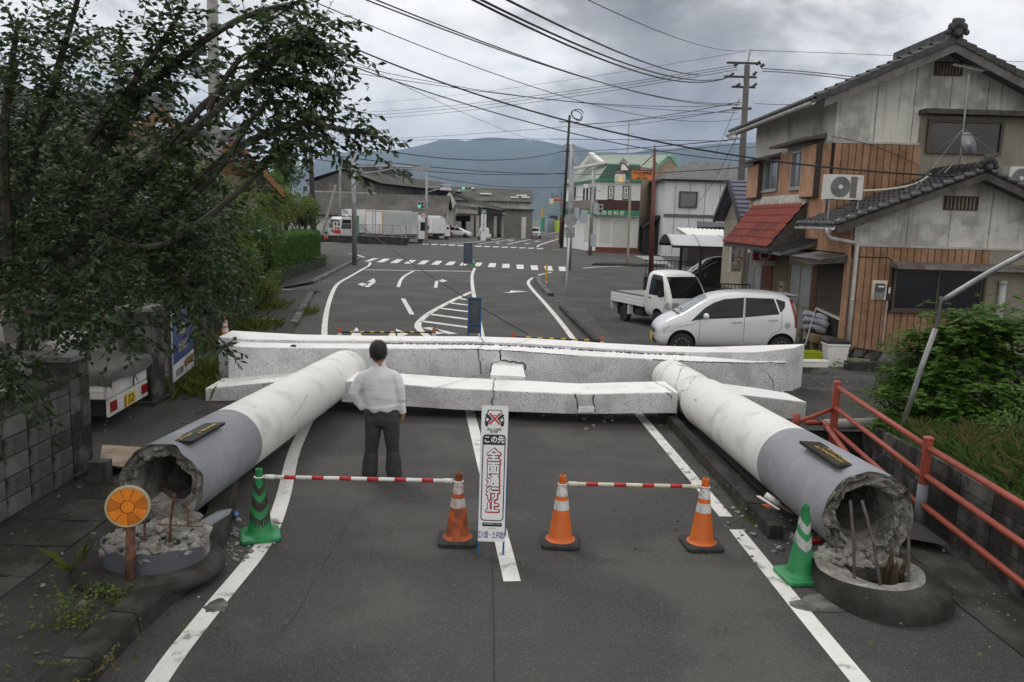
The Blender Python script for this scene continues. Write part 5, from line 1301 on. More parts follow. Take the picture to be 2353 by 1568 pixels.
for sd_ in(-1,1):
 n=13
 for k in range(n):
  s0,s1=uL*k/n,uL*(k+1.03)/n
  P_=lambda s,dz,y:Vector((UR[0]+sd_*(uL-s)*math.cos(ua),y,uz(UEX)+s*math.sin(ua)+dz))
  m=MB();m.loft([[P_(s0,-.10,UF-.08),P_(s0,.06,UF-.08),P_(s0,.09,UF+.06),P_(s0,.03,UF+.22)],[P_(s1,-.13,UF-.08),P_(s1,.02,UF-.08),P_(s1,.05,UF+.06),P_(s1,0,UF+.22)]],True,True);hp('verge_tile',m,TILED,udeck)
  if k<n-1:
   m=MB();m.loft([[P_(s0+.1,.06+.07*math.sin(PI*q/6),UF+.25+.13*(1-math.cos(PI*q/6)))for q in range(7)],[P_(s1+.08,.03+.06*math.sin(PI*q/6),UF+.25+.13*(1-math.cos(PI*q/6)))for q in range(7)]],False,False);hp('roll_tile',m,TILED,udeck,smooth=True)
for k in range(30):
 y0=UF+k*.27;m=MB();m.loft([[Vector((UEX-.06,y0+.02+.11*(1-math.cos(PI*q/6)),uz(UEX)-.02+.085*math.sin(PI*q/6)))for q in range(7)],[Vector((UEX+.4,y0+.02+.11*(1-math.cos(PI*q/6)),uz(UEX+.4)+.0+.085*math.sin(PI*q/6)))for q in range(7)]],True,True);hp('eave_tile',m,TILED,udeck,smooth=True)
for k in range(10):m=MB();y0=UF-.05+k*.3;m.box2((UR[0]-.16,y0,UR[1]-.02),(UR[0]+.16,y0+.28,UR[1]+.22));hp('ridge_tile',m,TILED,udeck)
onigawara((UR[0],UF-.1,UR[1]+.1),.85,udeck)
m=MB();m.loft([[Vector((UEX-.06+.075*math.cos(PI+PI*q/8),yy,uz(UEX)-.10+.075*math.sin(PI+PI*q/8)))for q in range(9)]+[Vector((UEX-.06+.065*math.cos(2*PI-PI*q/8),yy,uz(UEX)-.10+.065*math.sin(2*PI-PI*q/8)))for q in range(9)]for yy in(UF+.05,UB)],True,True);hp('gutter',m,GUTT,udeck)
m=MB();m.prism([(UEX+.2,UF+.02,uz(UEX+.2)-.22),(HX+.05,UF+.02,uz(HX)-.22),(HX+.05,UF+.02,uz(HX)-.16),(UEX+.2,UF+.02,uz(UEX+.2)-.15)],(0,UB-UF-.1,0));hp('soffit',m,STUC,udeck)
m=MB();yy0,yy1=18.58,UY-.05
m.loft([[Vector((WE-.07+.06*math.cos(PI+PI*q/8),yy,3.22+.06*math.sin(PI+PI*q/8)))for q in range(9)]+[Vector((WE-.07+.052*math.cos(2*PI-PI*q/8),yy,3.22+.052*math.sin(2*PI-PI*q/8)))for q in range(9)]for yy in(yy0,yy1)],True,True);gut=hp('gutter',m,GUTT)
m=MB();m.tube([(WE-.07,18.8,3.2),(WE-.07,18.8,3.05),(WE+.02,18.85,2.98),(HX+.02,WY-.10,2.88),(HX+.06,WY-.09,2.82),(HX+.06,WY-.09,.06)],.043,12);hp('downpipe',m,GUTT,gut,smooth=True)
m=MB();m.lathe([(.075,0),(.065,-.1),(.045,-.14)],(WE-.07,18.8,3.2),14);hp('hopper',m,GUTT,gut,smooth=True)
for z in(2.75,1.52,.4):m=MB();m.tube([(HX+.06,WY-.09,z),(HX+.06,WY-.09,z+.035)],.049,12);hp('pipe_collar',m,GUTT,gut)
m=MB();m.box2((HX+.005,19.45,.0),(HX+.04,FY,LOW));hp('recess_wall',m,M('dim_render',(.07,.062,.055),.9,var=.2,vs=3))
def slatted(y0,y1,z0,z1a,z1b,n,X,mat,name):
 for k in range(n):
  f0,f1=k/n,(k+1)/n
  m=MB();m.loft([[Vector((X,yy,zt+(zb-zt)*f0-.004)),Vector((X-.022,yy,zt+(zb-zt)*(f0+f1)/2)),Vector((X,yy,zt+(zb-zt)*f1))]for yy,zt,zb in((y0,z0,z1a),(y1,z0,z1b))],True,True);hp(name,m,mat)
SHUT=M('brown_shutter',(.06,.045,.033),.6,metal=.2,var=.2,vs=3,dirt=(.10,.08,.06),ds=3,da=.5)
slatted(19.5,21.1,2.38,1.03,1.12,24,HX-.03,SHUT,'shutter_slat')
m=MB();m.loft([[Vector((HX-.04,yy,z)),Vector((HX-.005,yy,z)),Vector((HX-.005,yy,z-.07)),Vector((HX-.04,yy,z-.07))]for yy,z in((19.5,1.03),(21.1,1.12))],True,True);hp('shutter_rail',m,CREAMP)
m=MB();m.box2((HX-.03,19.5,0),(HX+.002,21.1,1.1));hp('dark_store',m,DARK)
m=MB();m.box2((HX-.05,19.3,.05),(HX-.005,19.48,2.5));hp('corner_post',m,PLANK[2])
BRK=[M('facing_brick_%d'%i,c,.85,var=.2,vs=6,bump=.4,bs=60)for i,c in enumerate(((.13,.045,.03),(.16,.055,.038),(.10,.038,.028)))]
def brick_panel(y0,y1,z0,z1,X):
 bm_=MB();bm_.box((0,0,0),(.03,.2,.058));bmm=mesh_of('brick',bm_,BRK[0])
 mm=MB();mm.box2((X-.012,y0,z0),(X,y1,z1));base=hp('brick_panel',mm,MORT);r_=0;z=z0+.035
 while z<z1-.02:
  y=y0+(.1 if r_%2 else .0)
  while y<y1-.05:
   L2=min(.2,y1-y)
   o=bpy.data.objects.new('brick',bmm);link(o);o.parent=base;o.location=Vector((X-.022,y+L2/2,z))-hs.location;o.scale=(1,L2/.212,1);o.material_slots[0].link='OBJECT';o.material_slots[0].material=BRK[g_.randrange(3)];MTX[o.name]=MTX[hs.name]
   y+=.212
  z+=.068;r_+=1
brick_panel(21.16,21.45,.05,2.4,HX-.02);brick_panel(24.95,25.85,.75,2.35,HX-.02)
m=MB();m.box2((HX-.03,23.6,.05),(HX,24.88,2.35));hp('pebble_panel',m,M('pebble_dash',(.15,.115,.07),.9,var=.3,vs=20,speck=(.06,.045,.03),ss=60,sa=.9,st=.52,bump=1,bs=70))
def sliding(y0,y1,z0,z1,X,frame,glass,n,mid=.45):
 d_=hp('sliding_door',_frame_x(X,y0,y1,z0,z1,.05,.08),frame)
 for k in range(n):
  a,b=y0+.05+(y1-y0-.1)*k/n,y0+.05+(y1-y0-.1)*(k+1)/n
  m=MB();m.box2((X-.004+.02*(k%2),a,z0+.05),(X+.004+.02*(k%2),b,z1-.05));hp('pane',m,glass,d_)
  mm=_frame_x(X-.01+.02*(k%2),a,b,z0+.05,z1-.05,.035,.03);mm.box2((X-.025+.02*(k%2),a,z0+(z1-z0)*mid-.03),(X+.005+.02*(k%2),b,z0+(z1-z0)*mid+.03));hp('sash',mm,frame,d_)
 return d_
sliding(21.5,23.35,.05,2.2,HX-.05,M('brass_frame',(.27,.23,.14),.45,metal=.4),FROST,2)
sliding(25.9,27.6,.55,2.3,HX-.05,ALUM,FROST,2)
m=MB();m.box2((HX-.2,23.35,1.05),(HX-.03,23.75,1.6));hp('letter_box',m,STUCB)
m=MB();m.box2((HX-.21,23.42,1.42),(HX-.2,23.68,1.48));hp('letter_slot',m,DARK)
m=MB();m.prism([(HX-.03,21.45,2.86),(7.12,21.75,2.53),(7.12,21.75,2.45),(HX-.03,21.45,2.76)],(0,0,0))if False else m.loft([[Vector((HX-.03,y,2.88)),Vector((7.15,y+.25,2.52)),Vector((7.15,y+.25,2.43)),Vector((HX-.03,y,2.74))]for y in(21.35,24.1)],True,True);cn=hp('canopy',m,FASC)
for k in range(17):
 y=21.38+k*.165;m=MB();m.beam((HX-.04,y,2.905),(7.14,y+.25,2.545),.035,.05);hp('rib',m,BLKMET,cn)
m=MB();m.loft([[Vector((HX-.035,y,2.887)),Vector((7.14,y+.25,2.527)),Vector((7.14,y+.25,2.52)),Vector((HX-.035,y,2.88))]for y in(21.34,24.11)],True,True);hp('sheet',m,BLKMET,cn)
m=MB();m.loft([[Vector((HX-.03,y,2.58)),Vector((7.42,y+.1,2.44)),Vector((7.42,y+.1,2.33)),Vector((HX-.03,y,2.40))]for y in(19.32,21.3)],True,True);cn2=hp('canopy',m,TIMB)
m=MB();m.loft([[Vector((HX-.05,y,2.592)),Vector((7.38,y+.1,2.452)),Vector((7.38,y+.1,2.44)),Vector((HX-.05,y,2.58))]for y in(19.3,21.33)],True,True);hp('tin_sheet',m,GALV,cn2)
AT,AB,AY0,AY1=Vector((HX-.06,0,3.93)),Vector((7.02,0,2.62)),22.3,27.0
aw=thing('red_tile_awning','steep awning of mossy red roof tiles over the salon front','awning',(HX-.03,24.6,2.6))
m=MB();m.prism([(AT.x,AY0,AT.z-.03),(AB.x,AY0,AB.z-.03),(AB.x,AY0,AB.z-.12),(HX-.03,AY0,AB.z+.2),(HX-.03,AY0,AT.z-.03)],(0,AY1-AY0,0));part('awning_frame',m,TIMB,aw,world=True)
m=MB();m.prism([(AT.x-.09,AY0-.06,AT.z+.05),(AT.x-.13,AY0-.06,AT.z-.10),(HX-.03,AY0-.06,AT.z-.02),(HX-.03,AY0-.06,AT.z+.28)],(0,AY1-AY0+.15,0));part('top_board',m,M('cream_board',(.42,.40,.35),.75,var=.15,vs=3,dirt=(.2,.19,.16),ds=3,da=.6),aw,world=True)
NA,NB=6,21;dvec=(AT-AB)/NA;wA=(AY1-AY0)/NB;pt=[Vector((0,v*wA,0))for v in(0,.25,.5,.72,.86,1.02)];hz_=[.0,-.012,.0,.05,.052,.0]
nrm_=Vector((dvec.z,0,-dvec.x)).normalized();nrm_=nrm_ if nrm_.x<0 else-nrm_
tm=MB();tm.loft([[p+nrm_*(h+.012)for p,h in zip(pt,hz_)],[p+nrm_*(h+.045)for p,h in zip(pt,hz_)],[p+nrm_*(h+.01)+dvec*1.05 for p,h in zip(pt,hz_)]],False,False);tme2=mesh_of('tile',tm,REDT[0])
for r_ in range(NA):
 for c in range(NB):
  o=bpy.data.objects.new('tile',tme2);link(o);o.parent=aw;o.location=AB+dvec*r_+Vector((0,AY0+c*wA,0))+nrm_*g_.uniform(0,.006)-aw.location
  o.material_slots[0].link='OBJECT';o.material_slots[0].material=REDT[2 if(r_<3 and g_.random()<.45)else g_.randrange(2)];MTX[o.name]=MTX[aw.name]
SALW=M('sign_cream',(.60,.57,.48),.5,dirt=(.4,.37,.3),ds=4,da=.4);SALR=M('salon_red',(.42,.03,.03),.5);SALB=M('salon_blue',(.04,.05,.2),.5);SALG=M('salon_green',(.05,.13,.09),.5)
t=thing('salon_sign','tall cream sign board with red katakana below the awning corner','shop sign',(7.72,28.0,1.6))
s0=Vector((7.55,27.55,1.62));m=MB();m.box2((7.42,27.5,1.60),(7.86,27.62,2.75));sp_=part('panel',m,SALW,t,world=True)
def stx(s,x,z,sz,mat,sx=1.0,y=27.497):part('lettering',text_mb(s,sz,frame_tf((x,y,z),(1,0,0),(0,0,1)),.002,.002,sx),mat,sp_,world=True)
for k,ch in enumerate('パーマ'):stx(ch if ch!='ー'else '|',7.70,2.52-k*.27,.36 if k!=1 else .24,SALR)
for k,ch in enumerate('御礼着付'):stx(ch,7.505,2.70-k*.115,.11,SALB)
for k,ch in enumerate('貸衣裳'):stx(ch,7.50,2.2-k*.105,.11,SALB)
stx('すみれ',7.64,1.80,.12,SALG);stx('美容室',7.64,1.69,.10,SALG)
m=MB();m.box2((7.44,27.494,1.875),(7.84,27.499,1.885));part('rule',m,SALG,sp_,world=True)
for z in(1.9,2.5):m=MB();m.beam((7.86,27.56,z),(HX,27.6,z),.03,.03);part('bracket',m,ALUM,t,world=True)
t=thing('salon_lamp_sign','small red box sign with a flower ring under the black canopy','shop sign',(7.35,24.6,2.1))
m=MB();m.box2((7.30,24.5,2.02),(7.98,24.62,2.46));sp2=part('panel',m,M('sign_dark_red',(.14,.012,.012),.5),t,world=True)
m=MB();m.box2((7.305,24.49,2.025),(7.975,24.5,2.15));part('white_strip',m,SALW,sp2,world=True)
part('lettering',text_mb('すみれ美容室',.105,frame_tf((7.64,24.486,2.087),(1,0,0),(0,0,1)),.002,.001),SIGNK,sp2,world=True)
for k in range(12):
 a=2*PI*k/12;m=MB();m.sphere((7.64+.15*math.cos(a),24.49,2.31+.11*math.sin(a)),.03,8,6);part('petal',m,M('petal_white',(.5,.5,.45),.5),sp2,world=True,smooth=True)
m=MB();m.beam((7.64,24.56,2.46),(7.64,24.56,2.62),.03,.03);part('hanger',m,BLACK,t,world=True)
t=thing('meter_box','cream electricity meter board with a dark switch box on the plank wall','meter',(8.8,WY-.1,1.5))
m=MB();m.box2((8.62,WY-.08,1.54),(8.97,WY-.03,2.0));part('board',m,CREAMP,t,world=True)
m=MB();m.box2((8.69,WY-.17,1.74),(8.89,WY-.08,1.93));part('meter',m,M('smoke_plastic',(.06,.065,.07),.25),t,world=True)
m=MB();m.box2((8.72,WY-.174,1.84),(8.86,WY-.168,1.88));part('dial',m,M('dial_white',(.6,.6,.58),.4),t,world=True)
m=MB();m.box2((8.68,WY-.15,1.58),(8.9,WY-.08,1.72));part('cover',m,M('grey_plastic',(.18,.18,.19),.4),t,world=True)
m=MB();m.box2((8.99,WY-.09,1.53),(9.10,WY-.03,1.9));part('switch_box',m,BLACK,t,world=True)
m=MB();m.box2((9.01,WY-.1,1.7),(9.05,WY-.09,1.84));part('tag',m,WHITEP,t,world=True)
m=MB();m.tube([(9.02,WY-.06,1.53),(9.0,WY-.06,.25)],.018,8);part('conduit',m,TRIM,t,world=True)
m=MB();m.tube([(8.15,WY-.05,2.55),(8.95,WY-.05,2.55),(9.03,WY-.05,2.5),(9.03,WY-.05,1.9)],.012,6);part('cable',m,WIREM,t,world=True)
m=MB();m.tube([(11.72,WY-.12,.2),(11.72,WY-.12,2.0)],.08,14);m.lathe([(.1,2.0),(.1,2.08),(.04,2.1)],(11.72,WY-.12,0),14);single('vent_pipe',m,TRIM,'grey vent pipe standing against the beige wall behind the maple','pipe',smooth=True)
ACW=M('ac_white',(.56,.56,.54),.45,var=.06,vs=3,dirt=(.4,.39,.36),ds=3,da=.3)
def ac_unit(loc,rz,label):
 t=thing('air_conditioner',label,'air conditioner',loc,rz,'outdoor air conditioner units')
 m=MB();m.box((0,0,.3),(.86,.3,.58));part('casing',m,ACW,t)
 m=MB();m.lathe([(.245,0),(.235,.006),(.0,.0065)],(0,0,0),28,Matrix.Rotation(PI/2,3,'X'));m.v=[v+Vector((-.12,-.151,.3))for v in m.v];part('fan_opening',m,DARK,t)
 m=MB();m.box((.2,-.152,.3),(.16,.003,.5));part('side_grille',m,M('grille_grey',(.12,.12,.12),.5),t)
 for r_ in(.06,.08,.1,.12,.14,.16,.18,.2,.22,.238):
  m=MB();m.loft([[Vector((-.12+(r_+.004*math.cos(q*PI/2))*math.cos(2*PI*k/28),-.158+.004*math.sin(q*PI/2),.3+(r_+.004*math.cos(q*PI/2))*math.sin(2*PI*k/28)))for q in range(4)]for k in range(29)],True,False);part('guard_ring',m,M('guard_grey',(.42,.42,.42),.5),t)
 m=MB();m.lathe([(.055,0),(.05,.012),(.0,.014)],(0,0,0),16,Matrix.Rotation(PI/2,3,'X'));m.v=[v+Vector((-.12,-.16,.3))for v in m.v];part('hub',m,ACW,t)
 for x in(-.3,.3):m=MB();m.box((x,0,.005),(.08,.34,.02));part('foot',m,BLACK,t)
 return t
a1=ac_unit((7.80,19.45,3.88),.06,'white air conditioner unit on a bracket above the wing eave')
part('lettering',text_mb('TOSHIBA',.035,frame_tf((.28,-.1525,.5),(1,0,0),(0,0,1)),.001),SALR,a1)
ac_unit((12.75,20.55,4.28),.0,'second air conditioner unit behind the wing ridge at the right')
st_=thing('bracket_stand','steel bracket carrying the air conditioner above the eave','bracket',(7.8,19.45,3.4))
for(x,z0)in((7.46,3.34),(8.15,3.6)):
 m=MB();m.beam((x,19.32,z0),(x,19.32,3.88),.03,.03);part('post',m,STEEL,st_,world=True)
 m=MB();m.beam((x,19.28,3.865),(x,19.65,3.865),.03,.03);part('rail',m,STEEL,st_,world=True)
m=MB();m.tube(spline([(8.23,19.5,4.12),(8.5,19.7,4.13),(9.2,20.0,4.2),(9.9,20.2,4.35),(10.4,20.5,4.62)],5),.03,8);single('pipe_lagging',m,CREAMP,'cream lagged pipe running from the air conditioner up the wing roof','pipe',smooth=True)
an_=thing('roof_aerial','television aerial and satellite dish on the wing ridge','aerial',(10.5,19.6,4.8))
tip=A(*Z4(1920,380),19.6);bas=A(*Z4(1855,1020),19.6)
m=MB();m.tube([bas,tip],.018,8);part('mast',m,STEEL,an_,world=True)
for(dx,dy)in((-.35,-.3),(.2,-.3),(-.2,.3),(.3,.3)):m=MB();m.tube([bas,bas+Vector((dx-.15,dy,-.42+dx*.1))],.012,6);part('tripod_leg',m,STEEL,an_,world=True)
m=MB();b0,b1=A(*Z4(1795,312),19.6),A(*Z4(2030,365),19.5);m.tube([b0,b1],.012,6);part('boom',m,ALUM,an_,world=True)
for k in range(14):
 c=b0 .lerp(b1,k/13);w=.16+.09*(k/13);m=MB();m.tube([c+Vector((-.03,-w,.0)),c+Vector((.03,w,0))],.006,5);part('element',m,ALUM,an_,world=True)
dcn=A(*Z4(1905,935),19.45);dn=Vector((.45,-.85,.3)).normalized();du=dn.orthogonal().normalized();dv_=dn.cross(du)
m=MB();m.loft([[dcn+(du*math.cos(2*PI*k/24)+dv_*math.sin(2*PI*k/24))*r_+dn*(r_*r_*.6)for k in range(24)]for r_ in(.28,.2,.1,.02)],True,True);part('dish',m,M('dish_grey',(.36,.37,.38),.45),an_,world=True,smooth=True)
m=MB();m.tube([dcn-dv_*.26+dn*.05,dcn+dn*.34-dv_*.1],.012,6);part('feed_arm',m,BLACK,an_,world=True)
for(p,q)in((Z4(1870,820),Z4(1420,1395)),(Z4(1885,815),Z4(2260,1115)),(Z4(1870,830),Z4(1640,1005))):
 m=MB();m.tube([A(*p,19.6),A(*q,18.7 if q[1]>450 else 20.4)],.004,5);part('guy_wire',m,TRIM,an_,world=True)
def bucket(name,label,cat,c,r0,r1,h,mat,rim=True):
 m=MB();m.lathe([(r0,0),(r1,h),(r1+.012,h),(r1+.012,h+.015),(r1-.008,h+.015),(r0-.01,.02)],c,18);return single(name,m,mat,label,cat,origin=c,sharp=40)
t=thing('storage_bin','white plastic bin with a black lid in front of the shutter','bin',(7.62,18.55,0))
m=MB();m.loft([[Vector((x*w,y*d,z))for x,y in((-1,-1),(1,-1),(1,1),(-1,1))]for w,d,z in((.2,.15,0),(.25,.19,.5),(.27,.21,.5),(.27,.21,.54),(.24,.18,.54),(.2,.15,.05))],True,True);part('body',m,WHITEP,t)
for k in range(4):m=MB();m.box((-.15+k*.1,-.176,.26),(.012,.02,.42));part('rib',m,WHITEP,t)
m=MB();m.loft([[Vector((x*w,y*d,z))for x,y in((-1,-1),(1,-1),(1,1),(-1,1))]for w,d,z in((.27,.21,.545),(.27,.21,.6),(.23,.17,.63))],True,True);part('lid',m,BLACK,t)
def tray(name,label,loc,w,d,h,mat,rz=0.0):
 t=thing(name,label,'tray',loc,rz);m=MB()
 m.loft([[Vector((x*a,y*b,z))for x,y in((-1,-1),(1,-1),(1,1),(-1,1))]for a,b,z in((w*.46,d*.46,0),(w*.5,d*.5,h),(w*.46,d*.46,h),(w*.43,d*.43,.015))],True,True);part('body',m,mat,t)
 m=MB();
 for s in(-1,1):m.box((0,s*d*.5,h-.01),(w*1.03,.02,.025))
 part('rim',m,mat,t);return t
YCR=M('lime_plastic',(.42,.50,.02),.5)
tray('yellow_crate','lime yellow plastic crate on the ground by the door',(7.42,19.55,0),.5,.35,.17,YCR)
tray('planter_tray','white planter trough on a concrete block near the beam end',(6.75,17.55,.14),.62,.24,.14,WHITEP,.1)
m=MB();m.box2((6.5,17.45,0),(7.0,17.7,.138));single('concrete_block',m,CONC,'concrete block under the white planter trough','block')
m=MB();m.box2((7.68,17.9,0),(9.15,18.15,.2));single('kerb_block',m,DCONC,'mossy low kerb block below the downpipe','kerb block')
fz=thing('folded_futon','grey futon folded on the junk under the half open shutter','futon',(7.9,20.4,.55))
g2=random.Random(4)
for(p0,p1,r_)in(((7.72,20.9,.95),(8.0,20.15,.88),.1),((7.7,20.85,.78),(8.0,20.05,.76),.11),((7.72,20.75,.6),(7.98,20.1,.62),.12)):
 m=MB();q=spline([Vector(p0),(Vector(p0)+Vector(p1))/2+Vector((-.06,0,.06)),Vector(p1)],5);m.tube(q,[r_*(.8+.25*math.sin(k))for k in range(len(q))],12)
 for v in m.v:v+=Vector([noise.noise(v*9+Vector((k*5,0,0)))*.03 for k in range(3)])
 part('fold',m,M('futon_cloth',(.30,.30,.34),.9,var=.15,vs=5),fz,world=True,smooth=True)
bucket('paint_drum','cream tin drum standing under the shutter','drum',(7.55,20.95,0),.15,.15,.55,M('cream_tin',(.36,.34,.27),.5,metal=.2,dirt=(.14,.1,.06),ds=6,da=.6))
bucket('green_tin','small green tin beside the drum','tin',(7.68,20.55,0),.1,.1,.3,M('green_tin_paint',(.05,.12,.07),.5))
for k,(x,y,z,w,d,h,rz,c)in enumerate(((7.9,20.5,0,.4,.5,.3,.1,(.22,.15,.09)),(7.88,20.3,.3,.4,.45,.2,-.15,(.27,.19,.11)),(7.95,19.8,0,.3,.35,.5,.3,(.12,.10,.08)))):
 m=MB();m.box((x,y,z+h/2),(w,d,h),rz);single('cardboard_box',m,M('cardboard_%d'%k,c,.9,var=.1,vs=6),('brown cardboard box low in the junk pile','open cardboard box topmost of the junk pile','dark crate against the corner post')[k],'box')
m=MB();m.tube([A(*Z5(722,1042),20.6),A(*Z5(635,1335),19.5)],.018,8);single('broom_pole',m,TRIM,'grey pole leaning beside the sliding door','pole')
t=thing('rack_frame','black steel rack frame leaning on the plank wall','rack',(8.6,18.9,.1))
for(p,q)in((Z5(985,1425),Z5(1020,1360)),(Z5(1020,1360),Z5(1235,1392)),(Z5(1235,1392),Z5(1180,1470)),(Z5(985,1425),Z5(1160,1450)),(Z5(1130,1375),Z5(1085,1430))):m=MB();m.beam(A(*p,18.85),A(*q,18.75),.04,.05);part('bar',m,BLACK,t,world=True)
for(p,q)in((Z5(950,1450),Z5(1140,1462)),):m=MB();m.beam(A(*p,18.6),A(*q,18.6),.04,.1);single('timber_offcut',m,M('pale_timber',(.25,.22,.16),.8,var=.2,vs=6),'pale timber offcut below the black rack frame','timber')
# -- the grey metal-roofed salon house next door
TB=M('beige_wall_tile',(.36,.32,.24),.75,var=.12,vs=3);TBJ=M('wall_tile_joint',(.17,.15,.11),.9)
MROOF=M('lilac_metal_roof',(.20,.20,.27),.45,metal=.25,var=.08,vs=2)
nb=thing('gabled_annexe','small house with lilac metal gable roof and beige tiled wall','house',(8.6,29.5,0))
m=MB();m.prism([(8.05,28.2,0),(8.05,28.2,3.4),(8.05,29.6,4.4),(8.05,31.0,3.4),(8.05,31.0,0)],(4.5,0,0));part('wall',m,TBJ,nb,world=True)
for r_ in range(34):
 z=.9+r_*.074
 m=MB();m.box2((8.02,28.185,z),(9.6,28.2,z+.062));part('tile_course',m,TB,nb,world=True)
 m=MB();m.box2((8.03,28.2,z),(8.05,31.0,z+.062));part('tile_course',m,TB,nb,world=True)
m=MB();m.prism([(8.02,28.45,3.42),(8.02,29.6,4.42),(8.02,30.75,3.42)],(.025,0,0));part('gable_panel',m,STUCB,nb,world=True)
def roof_slope(par,x0,x1,ya,za,yb,zb,n,mat,t_=.1,axis='x'):
 m=MB();m.prism([(x0,ya,za),(x1,ya,za),(x1,yb,zb),(x0,yb,zb)],(0,0,-t_));s=part('roof',m,mat,par,world=True)
 for k in range(n):
  f=(k+.5)/n;m=MB();m.beam((x0+.02,ya+(yb-ya)*f,za+(zb-za)*f+.012),(x1,ya+(yb-ya)*f,za+(zb-za)*f+.012),.05,.03);part('seam',m,mat,s,world=True)
 return s
roof_slope(nb,7.72,12.6,27.8,3.42,29.6,4.82,9,MROOF);roof_slope(nb,7.72,12.6,31.4,3.42,29.6,4.82,4,MROOF)
for(ya,za,yb,zb)in((27.8,3.42,29.6,4.82),(31.4,3.42,29.6,4.82)):m=MB();m.beam((7.70,ya,za-.07),(7.70,yb,zb-.07),.06,.2);part('bargeboard',m,BLKMET,nb,world=True)
m=MB();m.box2((7.72,27.75,3.2),(12.6,27.83,3.34));part('gutter',m,BLKMET,nb,world=True)
for(z0,z1)in((1.0,1.7),(2.1,2.75)):m=MB();m.box2((8.2,28.17,z0),(8.28,28.2,z1));part('slit_window',m,DARK,nb,world=True)
t=thing('steps','concrete steps and landing with black railing beside the salon','steps',(7.4,28.2,0))
for k in range(3):m=MB();m.box2((6.35+k*.33,27.2,0),(8.0,28.3+0,.17*(k+1)-.0))if k==0 else m.box2((6.35+k*.33,27.2+.003*k,.17*k),(8.0-.003*k,28.3-.003*k,.17*(k+1)));part('step',m,CONC,t,world=True)
m=MB();m.box2((6.9,26.95,0),(8.04,27.15,.62));part('low_wall',m,DCONC,t,world=True)
m=MB();m.box2((6.15,28.4,0),(8.0,28.55,.95));part('side_wall',m,DCONC,t,world=True)
for z in(.66,1.22):m=MB();m.beam((6.9,27.05,z),(8.02,27.05,z),.04,.04);part('rail',m,BLACK,t,world=True)
for k in range(10):m=MB();m.beam((6.92+k*.12,27.05,.62),(6.92+k*.12,27.05,1.2),.022,.022);part('baluster',m,BLACK,t,world=True)
cp_=thing('carport','carport with a curved translucent roof over the black van','carport',(9,34,0))
POLY=M('translucent_polycarbonate',(.50,.51,.51),.35,var=.06,vs=1);
x0,x1,y0,y1=6.5,12.2,33.2,36.2
arcp=lambda f:(y0+(y1-y0)*f,2.28+.62*math.sin(PI*(.1+.8*f))-.17)
for k in range(5):
 a,b=x0+(x1-x0)*k/5,x0+(x1-x0)*(k+1)/5-.03
 m=MB();m.loft([[Vector((xx,*arcp(f/12)))for xx in(a,b)]for f in range(13)],False,False);part('roof_panel',m,POLY,cp_,world=True,smooth=True)
 m=MB();m.tube([(a,*arcp(f/12))for f in range(13)],.035,6);part('rib',m,ALUM,cp_,world=True)
for yy,zz in(arcp(0),arcp(1)):m=MB();m.beam((x0,yy,zz-.05),(x1,yy,zz-.05),.07,.1);part('beam',m,BLACK,cp_,world=True)
for(x,y)in((7.72,33.25),(11.5,33.25),(7.5,36.15)):m=MB();m.beam((x,y,0),(x,y,2.3),.1,.1,up=(0,1,0));part('post',m,BLACK,cp_,world=True)
m=MB();m.box2((5.95,36.4,0),(8.2,36.6,.75));lw_=single('low_wall',m,DCONC,'dark low wall with railing left of the carport','wall')
t=thing('fence','black bar fence on the low wall left of the carport','fence',(7,36.5,.75))
for z in(.83,1.5):m=MB();m.beam((5.95,36.5,z),(8.2,36.5,z),.04,.04);part('rail',m,BLACK,t,world=True)
for k in range(14):m=MB();m.beam((6.0+k*.165,36.5,.75),(6.0+k*.165,36.5,1.5),.022,.022);part('bar',m,BLACK,t,world=True)
# -- vehicles
SILV=M('silver_car_paint',(.66,.67,.69),.30,metal=.15,coat=.6,var=.03,vs=1)
CARW=M('white_car_paint',(.78,.78,.77),.32,coat=.5,var=.03,vs=1)
CARWD=M('dusty_white_paint',(.55,.55,.53),.5,var=.08,vs=2,dirt=(.36,.34,.3),ds=3,da=.5)
CARBK=M('black_car_paint',(.010,.010,.011),.16,coat=.8)
CGLASS=M('car_glass',(.010,.012,.014),.05,spec=.32)
CGLASSL=M('light_car_glass',(.16,.18,.19),.06,spec=.7)
TYRE=M('tyre_rubber',(.022,.022,.022),.85,var=.2,vs=9)
RIMM=M('alloy_rim',(.48,.48,.49),.35,metal=.6)
SRIM=M('steel_rim',(.34,.34,.34),.5,metal=.5,var=.2,vs=9)
LAMPC=M('clear_lamp',(.50,.51,.52),.12,metal=.35,spec=.7)
LAMPR=M('red_lamp',(.22,.006,.01),.2,spec=.6)
CHRM=M('chrome_trim',(.55,.55,.56),.15,metal=.9)
UNDER=M('dark_underbody',(.02,.02,.02),.8)
PLATEY=M('yellow_plate',(.62,.42,.03),.5)
SEAMK=M('panel_seam',(.05,.05,.055),.7)
